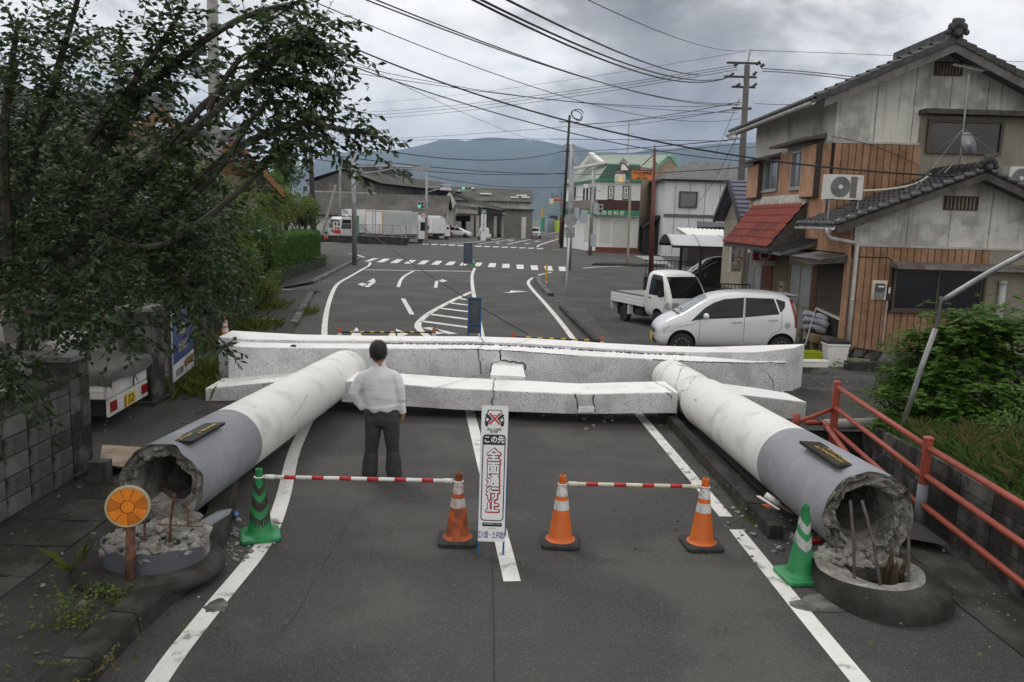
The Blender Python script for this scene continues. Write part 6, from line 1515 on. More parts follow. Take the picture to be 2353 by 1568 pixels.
class Shell:
 def __init__(s,me):s.bv=BVHTree.FromPolygons([v.co for v in me.vertices],[tuple(p.vertices)for p in me.polygons])
 def patch(s,poly,view,eps=.006,grid=.06):
  """a sheet cut to the outline poly, laid on the body as seen along view: 'L' (+y side), 'R' (-y side), 'F' (front), 'B' (rear), 'T' (top)"""
  pts=[]
  n=len(poly)
  for i in range(n):
   a,b=Vector(poly[i]),Vector(poly[(i+1)%n]);k=max(1,int((b-a).length/grid))
   pts+=[a.lerp(b,t/k)for t in range(k)]
  nb=len(pts);xs=[p.x for p in pts];ys=[p.y for p in pts]
  gx=min(xs)+grid/2
  def inside(q):
   c=False
   for i in range(nb):
    a,b=pts[i],pts[(i+1)%nb]
    if(a.y>q.y)!=(b.y>q.y)and q.x<(b.x-a.x)*(q.y-a.y)/(b.y-a.y)+a.x:c=not c
   return c
  while gx<max(xs):
   gy=min(ys)+grid/2
   while gy<max(ys):
    q=Vector((gx,gy))
    if inside(q)and min((q-p).length for p in pts)>grid*.35:pts.append(q)
    gy+=grid
   gx+=grid
  vs,es,fs,*_=delaunay_2d_cdt(pts,[(i,(i+1)%nb)for i in range(nb)],[],1,1e-5)
  out=[]
  dr={'L':Vector((0,-1,0)),'R':Vector((0,1,0)),'F':Vector((1,0,0)),'B':Vector((-1,0,0)),'T':Vector((0,0,-1))}[view]
  for v in vs:
   o={'L':Vector((v.x,5,v.y)),'R':Vector((v.x,-5,v.y)),'F':Vector((-5,v.x,v.y)),'B':Vector((9,v.x,v.y)),'T':Vector((v.x,v.y,5))}[view]
   h=s.bv.ray_cast(o,dr)
   if h[0]is None:
    h=s.bv.find_nearest(o+dr*5)
   nn=h[1]
   if nn.dot(dr)>0:nn=-nn
   out.append(h[0]+(nn*.5-dr*.5).normalized()*eps)
  m=MB();m.add(out,[tuple(f)for f in fs]);return m
def seam_poly(pts,w=.008):
 L,Rr=[],[];pts=[Vector(p)for p in pts]
 for i,p in enumerate(pts):
  d=pts[min(i+1,len(pts)-1)]-pts[max(i-1,0)];d.normalize();n=Vector((-d.y,d.x))*w/2;L.append(p+n);Rr.append(p-n)
 return[tuple(p)for p in L+Rr[::-1]]
def car_rings(st):
 rings=[]
 for(x,zb,zm,zt,wl,wm,wt)in st:
  h=[(0,zb),(wl*.8,zb),(wl,zb+(zm-zb)*.3),(wm,zb+(zm-zb)*.72),(wm*.985,zm),(wm+(wt-wm)*.55,zm+(zt-zm)*.55),(wt,zm+(zt-zm)*.93),(wt*.6,zt)]
  rings.append([Vector((x,y,z))for y,z in h]+[Vector((x,0,zt+.008))]+[Vector((x,-y,z))for y,z in h[:0:-1]])
 return rings
def wheel(par,x,y,r_,w,rim,spokes=0,sgn=1):
 m=MB();m.lathe([(r_*.62,-w/2),(r_*.95,-w/2),(r_,-w*.3),(r_,w*.3),(r_*.95,w/2),(r_*.62,w/2)],(0,0,0),28,Matrix.Rotation(-PI/2*sgn,3,'X'));m.v=[v+Vector((x,y,r_))for v in m.v]
 wh=part('wheel',m,TYRE,par,sharp=40)
 m=MB();m.lathe([(r_*.66,w*.45),(r_*.60,w*.46),(r_*.52,w*.2),(r_*.2,w*.26),(r_*.14,w*.4),(.0,w*.41)],(0,0,0),24,Matrix.Rotation(-PI/2*sgn,3,'X'));m.v=[v+Vector((x,y,r_))for v in m.v]
 part('rim',m,UNDER if spokes else rim,wh,sharp=40)
 if spokes:
  for k in range(spokes):
   a=2*PI*k/spokes;m=MB();c0=Vector((x+r_*.12*math.cos(a),y+sgn*w*.42,r_+r_*.12*math.sin(a)));c1=Vector((x+r_*.63*math.cos(a),y+sgn*w*.44,r_+r_*.63*math.sin(a)))
   m.beam(c0,c1,.035,.02,up=(0,1,0));part('spoke',m,RIMM,wh)
  m=MB();m.lathe([(r_*.68,w*.46),(r_*.60,w*.47)],(0,0,0),24,Matrix.Rotation(-PI/2*sgn,3,'X'),cap=False);m.v=[v+Vector((x,y,r_))for v in m.v];part('rim_edge',m,RIMM,wh)
 else:
  for k in range(6):
   a=2*PI*k/6;m=MB();m.sphere((x+r_*.38*math.cos(a),y+sgn*w*.27,r_+r_*.38*math.sin(a)),r_*.07,6,4,(1,.4,1));part('rim_hole',m,UNDER,wh)
 return wh
def shell(rings,arches,paint,sub=2,hw=.74):
 m=MB();m.loft(rings,True,True)
 mods=[('SUBSURF',dict(levels=sub))]
 me=evaluated(m,mods,[paint])
 if arches:
  c=MB()
  for(x,r_)in arches:
   for s in(-1,1):c.lathe([(r_,0),(r_,.3)],(0,0,0),28,Matrix.Rotation(-PI/2*s,3,'X'));c.v[-56:]=[v+Vector((x,s*(hw-.2),r_*.93))for v in c.v[-56:]]
  cm=mesh_of('cut',c,UNDER);bmx=bmesh.new();bmx.from_mesh(cm);bmesh.ops.recalc_face_normals(bmx,faces=bmx.faces);bmx.to_mesh(cm);bmx.free()
  bmx=bmesh.new();bmx.from_mesh(me);bmesh.ops.recalc_face_normals(bmx,faces=bmx.faces);bmx.to_mesh(me);bmx.free()
  me.materials.clear();me.materials.append(paint)
  try:
   me=evaluated(me,[('BOOLEAN',dict(operation='DIFFERENCE',solver='EXACT',material_mode='TRANSFER',object=cm))],None)
  except Exception:pass
 return me
def smooth_me(me,a=40):
 autosmooth(me,a);return me
px0,px1=A(1510,760,19.35),A(1839,745,19.15)
mv=thing('silver_hatchback','silver hatchback parked behind the right end of the fallen beam','car',(px0 .x,19.95,0),-.035)
st=[(0.0,.28,.50,.60,.50,.50,.42),(.05,.21,.60,.70,.64,.60,.50),(.18,.18,.70,.84,.70,.67,.58),(.42,.18,.80,.97,.725,.71,.60),(.6,.18,.86,1.04,.735,.72,.60),(.85,.18,.90,1.22,.737,.725,.585),(1.2,.18,.95,1.45,.737,.73,.57),(1.6,.18,.98,1.575,.737,.735,.565),(2.1,.18,1.0,1.62,.737,.735,.565),(2.7,.18,1.05,1.625,.735,.732,.56),(3.08,.19,1.08,1.585,.73,.72,.545),(3.28,.2,1.08,1.50,.71,.70,.53),(3.37,.24,1.0,1.30,.66,.65,.50),(3.4,.3,.9,1.15,.6,.6,.46)]
me=shell(car_rings(st),[(.62,.34),(3.02,.34)],SILV,2,.74)
SH=Shell(me);smooth_me(me,50);bd=part('body',me,SILV,mv)
bd.data.materials.append(UNDER)if len(bd.data.materials)<2 else None
def pp(name,poly,view,mat,par=None,eps=.006,grid=.07,shell_=None,owner=None):return part(name,(shell_ or SH).patch(poly,view,eps,grid),mat,par or owner or bd,smooth=True)
SIDE=dict(front_glass=[(.80,.865),(1.14,1.20),(1.35,1.33),(1.6,1.425),(2.07,1.475),(2.05,1.0),(1.05,.925)],rear_glass=[(2.11,1.475),(2.78,1.475),(2.92,1.11),(2.10,1.01)],quarter_glass=[(2.83,1.47),(3.06,1.41),(3.05,1.27),(2.95,1.14)])
for vw in('R','L'):
 for nm,poly in SIDE.items():pp('window',poly,vw,CGLASS,eps=.007)
 for pts in([(1.03,.9),(1.02,.6),(1.03,.25)],[(2.09,1.5),(2.085,1.0),(2.09,.6),(2.1,.25)],[(2.98,1.12),(2.99,.85),(2.95,.72),(2.78,.62),(2.70,.5),(2.66,.3)],[(1.05,.93),(.86,.80),(.5,.72)]):pp('door_seam',seam_poly(pts,.009),vw,SEAMK,eps=.005,grid=.12)
 for(x,z)in((1.9,.885),(2.77,.965)):
  s=-1 if vw=='R'else 1;m=MB();m.tube(spline([(x-.11,s*.735,z),(x,s*.765,z+.005),(x+.11,s*.735,z+.005)],3),.014,8);part('door_handle',m,CHRM,bd,smooth=True)
 s=-1 if vw=='R'else 1
 m=MB();m.sphere((1.14,s*.86,1.02),.1,12,8,(.75,1.0,.8));part('wing_mirror',m,SILV,bd,smooth=True)
 m=MB();m.beam((1.12,s*.72,.95),(1.13,s*.82,.98),.06,.03);part('mirror_stem',m,SILV,bd)
 pp('headlight',[(.13,.57),(.16,.68),(.34,.765),(.58,.82),(.50,.70),(.36,.60)],vw,LAMPC,eps=.008,grid=.05)
 pp('tail_lamp',[(3.17,1.47),(3.24,1.47),(3.38,1.0),(3.38,.78),(3.32,.78),(3.31,.95)],vw,LAMPR,eps=.008,grid=.05)
 for x in(.62,3.02):wheel(mv,x,s*.66,.28,.16,RIMM,12,s)
pp('fuel_flap',[(3.13+.075*math.cos(k*.52),.84+.075*math.sin(k*.52))for k in range(12)],'R',M('silver_flap',(.37,.38,.4),.3,metal=.45),eps=.003)
pp('windscreen',[(.62,-.52),(.58,-.25),(.57,0),(.58,.25),(.62,.52),(1.22,.42),(1.26,0),(1.22,-.42)],'T',CGLASSL,eps=.006)
for y in(-.3,.1):
 m=MB();a_,b_=SH.bv.ray_cast(Vector((.62,y,4)),Vector((0,0,-1)))[0],SH.bv.ray_cast(Vector((.68,y+.42,4)),Vector((0,0,-1)))[0];m.beam(a_+Vector((0,0,.02)),b_+Vector((0,0,.015)),.012,.02);part('wiper',m,BLACK,bd)
pp('cowl',[(.5,-.5),(.5,.5),(.58,.5),(.56,.2),(.56,-.2),(.58,-.5)],'T',BLACK,eps=.004)
pp('grille',[(-.3,.5),(.3,.5),(.34,.6),(-.34,.6)],'F',UNDER,eps=.008)
for z in(.53,.57):pp('grille_bar',[(-.3,z),(.3,z),(.3,z+.012),(-.3,z+.012)],'F',CHRM,eps=.014)
pp('bumper_intake',[(-.5,.27),(.5,.27),(.5,.36),(-.5,.36)],'F',UNDER,eps=.008)
m=MB();m.box((-.03,0,.38),(.012,.33,.165));part('number_plate',m,PLATEY,mv)
pp('rear_glass',[(-.5,1.05),(.5,1.05),(.46,1.45),(-.46,1.45)],'B',CGLASS,eps=.008)
m=MB();m.loft([[Vector((x,y,z))for y in(-.5,.5)]for x,z in((3.12,1.56),(3.42,1.545),(3.42,1.51),(3.15,1.53))],False,False);m.add(m.v,[]);part('roof_spoiler',m,SILV,bd)
pp('fog_lamp',[(-.58+.05*math.cos(k),.33+.05*math.sin(k))for k in range(7)],'F',LAMPC,eps=.012)
def kei_truck(name,label,loc,rz,paint,near=True,tarp=None,plate=None,group=None,cargo=None):
 t=thing(name,label,'pickup truck',loc,rz,group)
 st=[(0.0,.28,.62,.78,.60,.62,.58),(.03,.24,.80,.95,.69,.69,.63),(.12,.22,.92,1.10,.72,.72,.66),(.3,.22,.98,1.40,.735,.73,.64),(.5,.24,1.0,1.66,.735,.735,.63),(.7,.28,1.0,1.75,.735,.735,.625),(1.1,.28,1.0,1.775,.735,.735,.62),(1.33,.28,1.0,1.76,.735,.735,.62),(1.37,.32,1.0,1.72,.71,.72,.6)]
 me=shell(car_rings(st),[(.62,.33)]if near else[],paint,2,.74);S_=Shell(me);smooth_me(me,45);cab=part('cab',me,paint,t)
 q=lambda nm,poly,vw,mat,eps=.006,grid=.07:part(nm,S_.patch(poly,vw,eps,grid),mat,cab,smooth=True)
 q('windscreen',[(-.60,.99),(.60,.99),(.54,1.60),(-.54,1.60)],'F',CGLASS)
 q('front_panel_line',seam_poly([(-.62,.80),(.62,.80)],.01),'F',SEAMK)
 for vw in('L','R'):
  s=1 if vw=='L'else-1
  q('side_window',[(.30,1.02),(.48,1.45),(.62,1.62),(1.12,1.64),(1.14,1.02)],vw,CGLASS)
  for pts in([(.27,1.0),(.28,.6),(.3,.45)],[(1.2,1.68),(1.22,1.0),(1.2,.45),(.95,.33)]):q('door_seam',seam_poly(pts,.01),vw,SEAMK,.005,.12)
  q('headlight',[(.02,.66),(.03,.86),(.16,.86),(.28,.70),(.2,.64)],vw,LAMPC,.01,.05)
  q('headlight',[(s*.36,.68),(s*.40,.85),(s*.62,.86),(s*.62,.66)],'F',LAMPC,.01,.05)
  m=MB();m.box((1.05,s*.745,.93),(.12,.02,.03));part('door_handle',m,BLACK,cab)
  m=MB();m.box((.34,s*.84,1.1),(.06,.13,.2));part('wing_mirror',m,BLACK,cab)
  wheel(t,.62,s*.66,.27,.15,SRIM,0,s);wheel(t,2.53,s*.66,.27,.15,SRIM,0,s)
  m=MB();m.box((2.24,s*.66,.42),(.05,.18,.3));m2=MB();m2 .box((2.87,s*.66,.36),(.02,.17,.32));part('mud_guard',m,paint,t);part('mud_flap',m2,BLACK,t)
 for y in(-.25,.3):m=MB();h0=S_.bv.ray_cast(Vector((-3,y,1.0)),Vector((1,0,0)))[0];h1=S_.bv.ray_cast(Vector((-3,y-.3,1.1)),Vector((1,0,0)))[0];m.beam(h0-Vector((.02,0,0)),h1-Vector((.02,0,0)),.012,.015);part('wiper',m,BLACK,cab)
 m=MB();m.lathe([(.05,0),(.045,.01),(.0,.012)],(0,0,0),16,Matrix.Rotation(-PI/2,3,'Y'));m.v=[v+Vector((S_.bv.ray_cast(Vector((-3,0,.87)),Vector((1,0,0)))[0].x-.004,0,.87))for v in m.v];part('badge',m,CHRM,cab)
 m=MB();m.box((.0,0,.42),(.012,.33,.165));m.v=[v+Vector((-.02,0,0))for v in m.v];part('number_plate',m,PLATEY,t)
 m=MB();m.box2((1.40,-.70,.58),(3.36,.70,.64));fl=part('bed_floor',m,M('bed_grey',(.2,.21,.22),.7,var=.2,vs=4),t)
 for s in(-1,1):
  m=MB();m.box2((1.40,s*.70,.60),(3.38,s*.735,.92));sd=part('side_panel',m,paint,t)
  for z in(.70,.82):m=MB();m.box2((1.42,s*.735,z),(3.36,s*.743,z+.03));part('rib',m,paint,sd)
  m=MB();m.box2((1.40,s*.69,.92),(3.38,s*.742,.945));part('top_edge',m,BLACK,sd)
  for k in range(3):m=MB();m.box((1.7+k*.65,s*.745,.615),(.1,.02,.03));part('hinge',m,paint,sd)
 m=MB();m.box2((3.345,-.735,.60),(3.38,.735,.92));tg=part('tailgate',m,paint,t)
 m=MB();m.box2((1.40,-.70,.92),(1.43,.70,1.05));part('headboard',m,paint,t)
 m=MB();m.box2((3.36,-.7,.34),(3.395,.7,.58));rb=part('rear_panel',m,paint,t)
 for s in(-1,1):
  m=MB();m.box2((3.395,s*.46,.40),(3.41,s*.66,.54));part('tail_lamp',m,LAMPR,rb)
 m=MB();m.box2((3.41,-.17,.36),(3.42,.17,.53));pl_=part('number_plate',m,PLATEY,t)
 if plate:
  part('lettering',text_mb(plate,.11,frame_tf((3.4215,0,.42),(0,1,0),(0,0,1)),.001,.002),SIGNK,pl_)
  part('lettering',text_mb('熊本 480',.05,frame_tf((3.4215,0,.495),(0,1,0),(0,0,1)),.001),SIGNK,pl_)
 m=MB();m.box2((1.38,-.5,.3),(3.3,.5,.56));m.box2((1.5,.42,.28),(1.95,.66,.5));part('chassis',m,UNDER,t)
 if tarp:
  m=MB();rg=[]
  for i in range(13):
   x=1.40+2.02*i/12;r2=[]
   for j,(y,z)in enumerate(((-.76,.78),(-.765,.9),(-.74,1.0),(-.5,1.03),(0,1.05),(.5,1.03),(.74,1.0),(.765,.9),(.76,.78))):
    nz_=noise.noise(Vector((x*3,y*4,z*2)))*.018
    r2 .append(Vector((x+(.03 if i==12 else 0),y+nz_,z+nz_-(.03 if i in(0,12)else 0)+(.05*noise.noise(Vector((x*2,1,j)))if j in(0,8)else 0))))
   rg.append(r2)
  end=[Vector((v.x+.015,v.y*.99,min(v.z,.98)-.2-(.0 if abs(v.y)<.5 else-.06)))for v in rg[-1]]
  m.loft(rg+[[Vector((v.x+.02,v.y,v.z-.03))for v in rg[-1]],end],False,False);part('tarpaulin',m,tarp,t,smooth=True)
  m=MB();m.tube([(3.44,.1,.8),(3.44,.05,.62)],.012,6);m.tube([(3.44,.1,.8),(3.44,.22,.66)],.008,6);part('tie_rope',m,BLACK,t)
 if cargo:
  m=MB();m.box2((2.2,-.3,.64),(3.0,.35,1.3));part('cargo_crate',m,cargo,t)
 return t
wf,wr_=G(1508,757),G(1435,739);fd=(wr_-wf).normalized();rz_=math.atan2(fd.y,fd.x)
off=Matrix.Rotation(rz_,3,'Z')@Vector((.62,.72,0))
kt=kei_truck('small_pickup','white small flatbed truck parked in front of the salon house',(wf.x-off.x,wf.y-off.y,.004),rz_,CARW,True,None,None,'small white flatbed trucks')
TARP=M('grey_green_tarpaulin',(.055,.058,.05),.7,var=.2,vs=4,dirt=(.09,.09,.08),ds=2,da=.5)
rzt=math.atan2(.08,1.0)
kei_truck('small_pickup','white small flatbed truck under a grey tarpaulin in the yard behind the block wall',(-5.55-3.41*math.cos(rzt),11.35-3.41*math.sin(rzt),.0),rzt,CARWD,False,TARP,'12-67','small white flatbed trucks')
vn=thing('black_van','black minivan parked under the curved carport roof','van',(6.62,34.3,0),0)
st=[(0.0,.3,.62,.75,.70,.72,.62),(.06,.24,.75,.92,.80,.80,.70),(.25,.22,.88,1.02,.84,.84,.74),(.8,.22,.98,1.12,.85,.85,.76),(1.05,.22,1.0,1.28,.85,.85,.74),(1.7,.22,1.02,1.80,.85,.85,.72),(2.2,.22,1.03,1.87,.85,.85,.715),(3.6,.22,1.03,1.87,.85,.85,.715),(4.5,.22,1.02,1.82,.84,.84,.71),(4.68,.28,1.0,1.6,.8,.8,.66)]
me=shell(car_rings(st),[(.85,.37),(3.75,.37)],CARBK,2,.85);S2=Shell(me);smooth_me(me,45);vb=part('body',me,CARBK,vn)
VGL=M('tinted_glass',(.010,.011,.012),.06,spec=.6)
for vw in('R','L'):
 s=-1 if vw=='R'else 1
 for poly in([(1.15,1.06),(1.72,1.66),(2.2,1.72),(2.2,1.08)],[(2.28,1.08),(2.28,1.72),(3.4,1.72),(3.4,1.08)],[(3.48,1.08),(3.48,1.72),(4.3,1.66),(4.35,1.1)]):part('window',S2 .patch(poly,vw,.006,.12),VGL,vb,smooth=True)
 part('headlight',S2 .patch([(.06,.72),(.1,.88),(.5,.96),(.55,.82),(.2,.70)],vw,.008,.06),LAMPC,vb,smooth=True)
 part('headlight',S2 .patch([(s*.45,.72),(s*.5,.88),(s*.74,.9),(s*.74,.72)],'F',.008,.06),LAMPC,vb,smooth=True)
 for x in(.85,3.75):wheel(vn,x,s*.77,.32,.18,RIMM,8,s)
 m=MB();m.box((1.45,s*.95,1.12),(.1,.2,.16));part('wing_mirror',m,CARBK,vb)
part('windscreen',S2 .patch([(1.05,-.68),(1.0,0),(1.05,.68),(1.7,.6),(1.75,0),(1.7,-.6)],'T',.006,.12),CGLASSL,vb,smooth=True)
for z in(.62,.7,.78):part('grille_bar',S2 .patch([(-.42,z),(.42,z),(.42,z+.03),(-.42,z+.03)],'F',.012,.1),CHRM,vb)
BOXW=M('lorry_box_white',(.78,.78,.78),.5,var=.05,vs=1,dirt=(.6,.6,.59),ds=1.2,da=.4);BOXS=M('ribbed_aluminium',(.6,.61,.61),.4,metal=.2,var=.08,vs=2)
ORAN=M('ochre_trim',(.42,.22,.03),.6);GRNL=M('green_banner',(.04,.22,.08),.6);LIMB=M('lime_flag',(.55,.62,.2),.6)
def big_wheel(t,x,s,r_=.48,w=.28,hw=1.12):
 m=MB();m.lathe([(r_*.6,-w/2),(r_,-w*.4),(r_,w*.4),(r_*.6,w/2)],(0,0,0),18,Matrix.Rotation(-PI/2*s,3,'X'));m.v=[v+Vector((x,s*(hw-w/2),r_))for v in m.v];wh=part('wheel',m,TYRE,t,sharp=40)
 m=MB();m.lathe([(r_*.58,w*.4),(r_*.25,w*.3),(0.0,w*.34)],(0,0,0),14,Matrix.Rotation(-PI/2*s,3,'X'));m.v=[v+Vector((x,s*(hw-w/2),r_))for v in m.v];part('rim',m,SRIM,wh)
def lorry(name,label,loc,rz,L,W,H,z0,cabL,cabH,kind,wheels):
 """x=0 is the front; the load box follows the cab"""
 t=thing(name,label,'lorry',loc,rz,'white lorries in the yard');hw=W/2
 m=MB();m.loft([[Vector((x,y*w,z))for y,z in((-1,.45),(1,.45),(1,zt),(-1,zt))]for x,w,zt in((0.0,hw*.94,1.1),(.05,hw*.98,1.5),(.22,hw,cabH-.25),(.5,hw,cabH),(cabL,hw,cabH))],True,True);cab=part('cab',m,CARW,t)
 m=MB();m.add([(.03,-hw*.9,1.45),(.03,hw*.9,1.45),(.2,hw*.88,cabH-.32),(.2,-hw*.88,cabH-.32)],[(0,1,2,3)]);m.v=[v-Vector((.03,0,0))for v in m.v];part('windscreen',m,CGLASS,cab)
 for s in(-1,1):
  m=MB();m.prism([(.35,s*(hw+.002),1.4),(cabL-.4,s*(hw+.002),1.4),(cabL-.4,s*(hw+.002),cabH-.3),(.5,s*(hw+.002),cabH-.3)],(0,s*.01,0));part('side_window',m,CGLASS,cab)
  m=MB();m.box((.1,s*(hw+.14),1.75),(.1,.16,.42));part('wing_mirror',m,BLACK,cab)
  m=MB();m.box((-.01,s*hw*.75,.72),(.04,.35,.2));part('headlight',m,LAMPC,cab)
 m=MB();m.box((-.01,0,1.15),(.03,W*.62,.34));gr=part('grille',m,M('lorry_grille',(.12,.12,.125),.4,metal=.4),cab)
 m=MB();m.lathe([(.13,0),(.12,.02),(.09,.02)],(0,0,0),16,Matrix.Rotation(-PI/2,3,'Y'),cap=False);m.v=[v+Vector((-.03,0,1.17))for v in m.v];part('badge',m,CHRM,gr)
 m=MB();m.box((.0,0,.55),(.12,W*.98,.3));part('bumper',m,CARW,cab);m=MB();m.box((-.068,0,.55),(.012,.44,.22));part('number_plate',m,WHITEP,cab)
 m=MB();m.box2((cabL+.1,-hw,z0),(L,hw,H));bx=part('box_body',m,BOXW if kind!='ribbed'else BOXS,t)
 if kind=='fridge':
  m=MB();m.box2((cabL-.55,-hw*.75,H-.75),(cabL+.1,hw*.75,H-.05));fr=part('cooling_unit',m,CARW,t)
  for z in(H-.55,H-.38,H-.25):m=MB();m.box2((cabL-.56,-hw*.6,z),(cabL-.548,hw*.6,z+.07));part('cooling_grille',m,BLACK,fr)
 if kind=='ribbed':
  for s in(-1,1):
   for k in range(14):z=z0+1.0+(H-z0-1.1)*k/14;m=MB();m.box2((cabL+.12,s*hw,z),(L-.05,s*(hw+.03),z+(H-z0-1.1)/28));part('rib',m,BOXS,bx)
   for k in range(4):m=MB();x=cabL+.2+k*(L-cabL)/4;m.box2((x,s*hw,z0+.06),(x+.04,s*(hw+.04),z0+.95));part('stake',m,CARWD,bx)
 for s in(-1,1):
  m=MB();m.box2((L,s*.02,z0+.1),(L+.03,s*(hw-.1),H-.1));d_=part('rear_door',m,BOXW,bx)
  m=MB();m.tube([(L+.05,s*.2,z0+.1),(L+.05,s*.2,H-.1)],.025,6);part('lock_rod',m,STEEL,d_)
  m=MB();m.box2((L+.002,s*(hw-.1),z0+.02),(L+.035,s*(hw-.02),H-.02));part('door_frame',m,ORAN if kind=='ribbed'else BOXS,bx)
 for z in(z0+.02,H-.1):m=MB();m.box2((L+.002,-hw+.1,z),(L+.034,hw-.1,z+.08));part('door_frame',m,ORAN if kind=='ribbed'else BOXS,bx)
 m=MB();m.box2((cabL+.1,-hw*.5,.5),(L,hw*.5,z0));part('chassis',m,UNDER,t)
 m=MB();m.box2((L-.05,-hw*.95,.5),(L+.03,hw*.95,.66));rbp=part('rear_bumper',m,M('red_white_bar',(.4,.18,.06),.6),t)
 for s in(-1,1):
  m=MB();m.box2((L,s*hw*.62,.72),(L+.03,s*hw*.95,.88));part('tail_lamp',m,LAMPR,t)
  for x in wheels:big_wheel(t,x,s,.48 if H>3 else .36,.28,hw-.02)
  for z in(.6,.8,1.0):
   if H>3:m=MB();m.box2((cabL+.9,s*hw*.93,z),(wheels[-1]-1.4 if len(wheels)>2 else wheels[-1]-.7,s*hw*.97,z+.08));part('side_guard',m,STEEL,t)
 return t
YL0=91.0
pA=A(762,552,91);lo1=lorry('refrigerated_lorry','white refrigerated lorry facing out with its cab behind the fence',(pA.x-.1,92.5,0),R(38),9.6,2.45,3.65,1.0,2.0,2.75,'fridge',(1.2,6.6,7.8))
pB=A(862,555,89);lo2=lorry('ribbed_lorry','white lorry with ribbed sides and ochre framed rear doors',(pB.x+4.1,95.6,0),R(180+62),8.6,2.4,3.55,1.0,1.9,2.7,'ribbed',(1.2,5.6,6.7))
pC=G(982,551);lo3=lorry('small_lorry','small white refrigerated lorry beside the 40 sign',(pC.x+1.9,pC.y+4.6,0),R(180+66),4.7,1.75,2.9,.85,1.5,2.0,'plain',(.8,3.3))
lo4=lorry('parked_lorry','white lorry parked behind the small lorry against the shed',(A(933,520,113).x,113.5,0),R(-4),5.0,2.2,3.2,1.0,1.5,2.4,'plain',(.9,3.9))
m=MB();p=A(797,470,90);
t=thing('banner_flag','green upright banner between the two lorries','banner',(A(813,540,88.5).x,88.5,0));m=MB();m.tube([(0,0,0),(0,0,3.0)],.02,6);part('pole',m,STEEL,t);m=MB();m.box((.3,0,1.9),(.55,.02,2.1));part('cloth',m,GRNL,t)
t=thing('banner_flag','lime yellow upright flag by the ochre framed lorry doors','banner',(A(882,540,88.2).x,88.2,0));m=MB();m.tube([(0,0,0),(0,0,2.6)],.02,6);part('pole',m,STEEL,t);m=MB();m.prism([(.02,0,1.0),(.35,0,1.0),(.2,0,2.5),(-.3,0,2.5)],(0,.02,0));part('cloth',m,LIMB,t)
def small_car(name,label,cat,loc,rz,paint,st,side,wb,r_,extra=None):
 t=thing(name,label,cat,loc,rz);me=shell(car_rings(st),[],paint,2);S_=Shell(me);smooth_me(me,45);b=part('body',me,paint,t);L=st[-1][0];hw=max(q[5]for q in st)
 for vw in('L','R'):
  s=1 if vw=='L'else-1
  for poly in side:part('window',S_.patch(poly,vw,.008,.15),CGLASS,b,smooth=True)
  for x in wb:
   part('wheel_arch',S_.patch([(x+(r_+.05)*math.cos(k*.45),max(.2,r_+(r_+.05)*math.sin(k*.45)))for k in range(14)],vw,.004,.12),UNDER,b,smooth=True)
   wheel(t,x,s*(hw-.05),r_,.16,RIMM,0,s)
 return t,b,S_
stv=[(0.0,.3,.6,.8,.62,.62,.55),(.06,.24,.8,.96,.71,.71,.62),(.3,.22,.92,1.08,.735,.735,.64),(.6,.22,.98,1.2,.737,.735,.63),(1.0,.22,1.0,1.68,.737,.737,.6),(1.4,.22,1.02,1.77,.737,.737,.6),(2.8,.22,1.04,1.78,.737,.735,.6),(3.3,.24,1.04,1.72,.72,.72,.58),(3.39,.3,1.0,1.5,.68,.68,.55)]
p=G(1229,548);sp,sb,S3=small_car('small_van','white boxy small van driving towards the crossing','van',(p.x,p.y+.2,0),R(84),CARW,stv,[[(.75,1.06),(1.02,1.6),(1.7,1.65),(1.7,1.06)],[(1.78,1.06),(1.78,1.65),(3.1,1.6),(3.15,1.1)]],(.62,2.95),.28)
part('windscreen',S3 .patch([(-.58,1.12),(.58,1.12),(.54,1.62),(-.54,1.62)],'F',.012,.15),CGLASS,sb,smooth=True)
part('grille',S3 .patch([(-.6,.72),(.6,.72),(.6,.8),(-.6,.8)],'F',.012,.15),UNDER,sb)
part('bumper_intake',S3 .patch([(-.5,.36),(.5,.36),(.5,.5),(-.5,.5)],'F',.012,.15),UNDER,sb)
for s in(-1,1):part('headlight',S3 .patch([(s*.4,.8),(s*.66,.8),(s*.66,.95),(s*.4,.92)],'F',.016,.1),LAMPC,sb)
m=MB();m.box((-.03,0,.55),(.012,.33,.165));part('number_plate',m,WHITEP,sp)
sts=[(0.0,.3,.6,.72,.62,.62,.55),(.1,.22,.75,.88,.78,.78,.66),(.7,.2,.9,1.02,.84,.84,.7),(1.1,.2,.95,1.12,.845,.845,.7),(1.8,.2,1.0,1.58,.845,.845,.62),(2.4,.2,1.02,1.66,.845,.845,.6),(3.6,.2,1.06,1.64,.845,.84,.6),(4.1,.22,1.08,1.5,.83,.82,.58),(4.23,.3,1.0,1.2,.78,.78,.55)]
p=G(1051,546.5);tx,tb,S4=small_car('red_white_taxi','white estate car with red roof and red flame stripes','car',(A(1082,540,p.y).x,p.y+.9,0),R(180-12),CARW,sts,[[(1.15,1.05),(1.75,1.5),(2.35,1.56),(2.35,1.06)],[(2.42,1.06),(2.42,1.56),(3.3,1.54),(3.35,1.1)],[(3.42,1.12),(3.4,1.52),(3.85,1.46),(4.0,1.2)]],(.75,3.45),.3)
REDC=M('red_car_paint',(.34,.015,.018),.3,coat=.5)
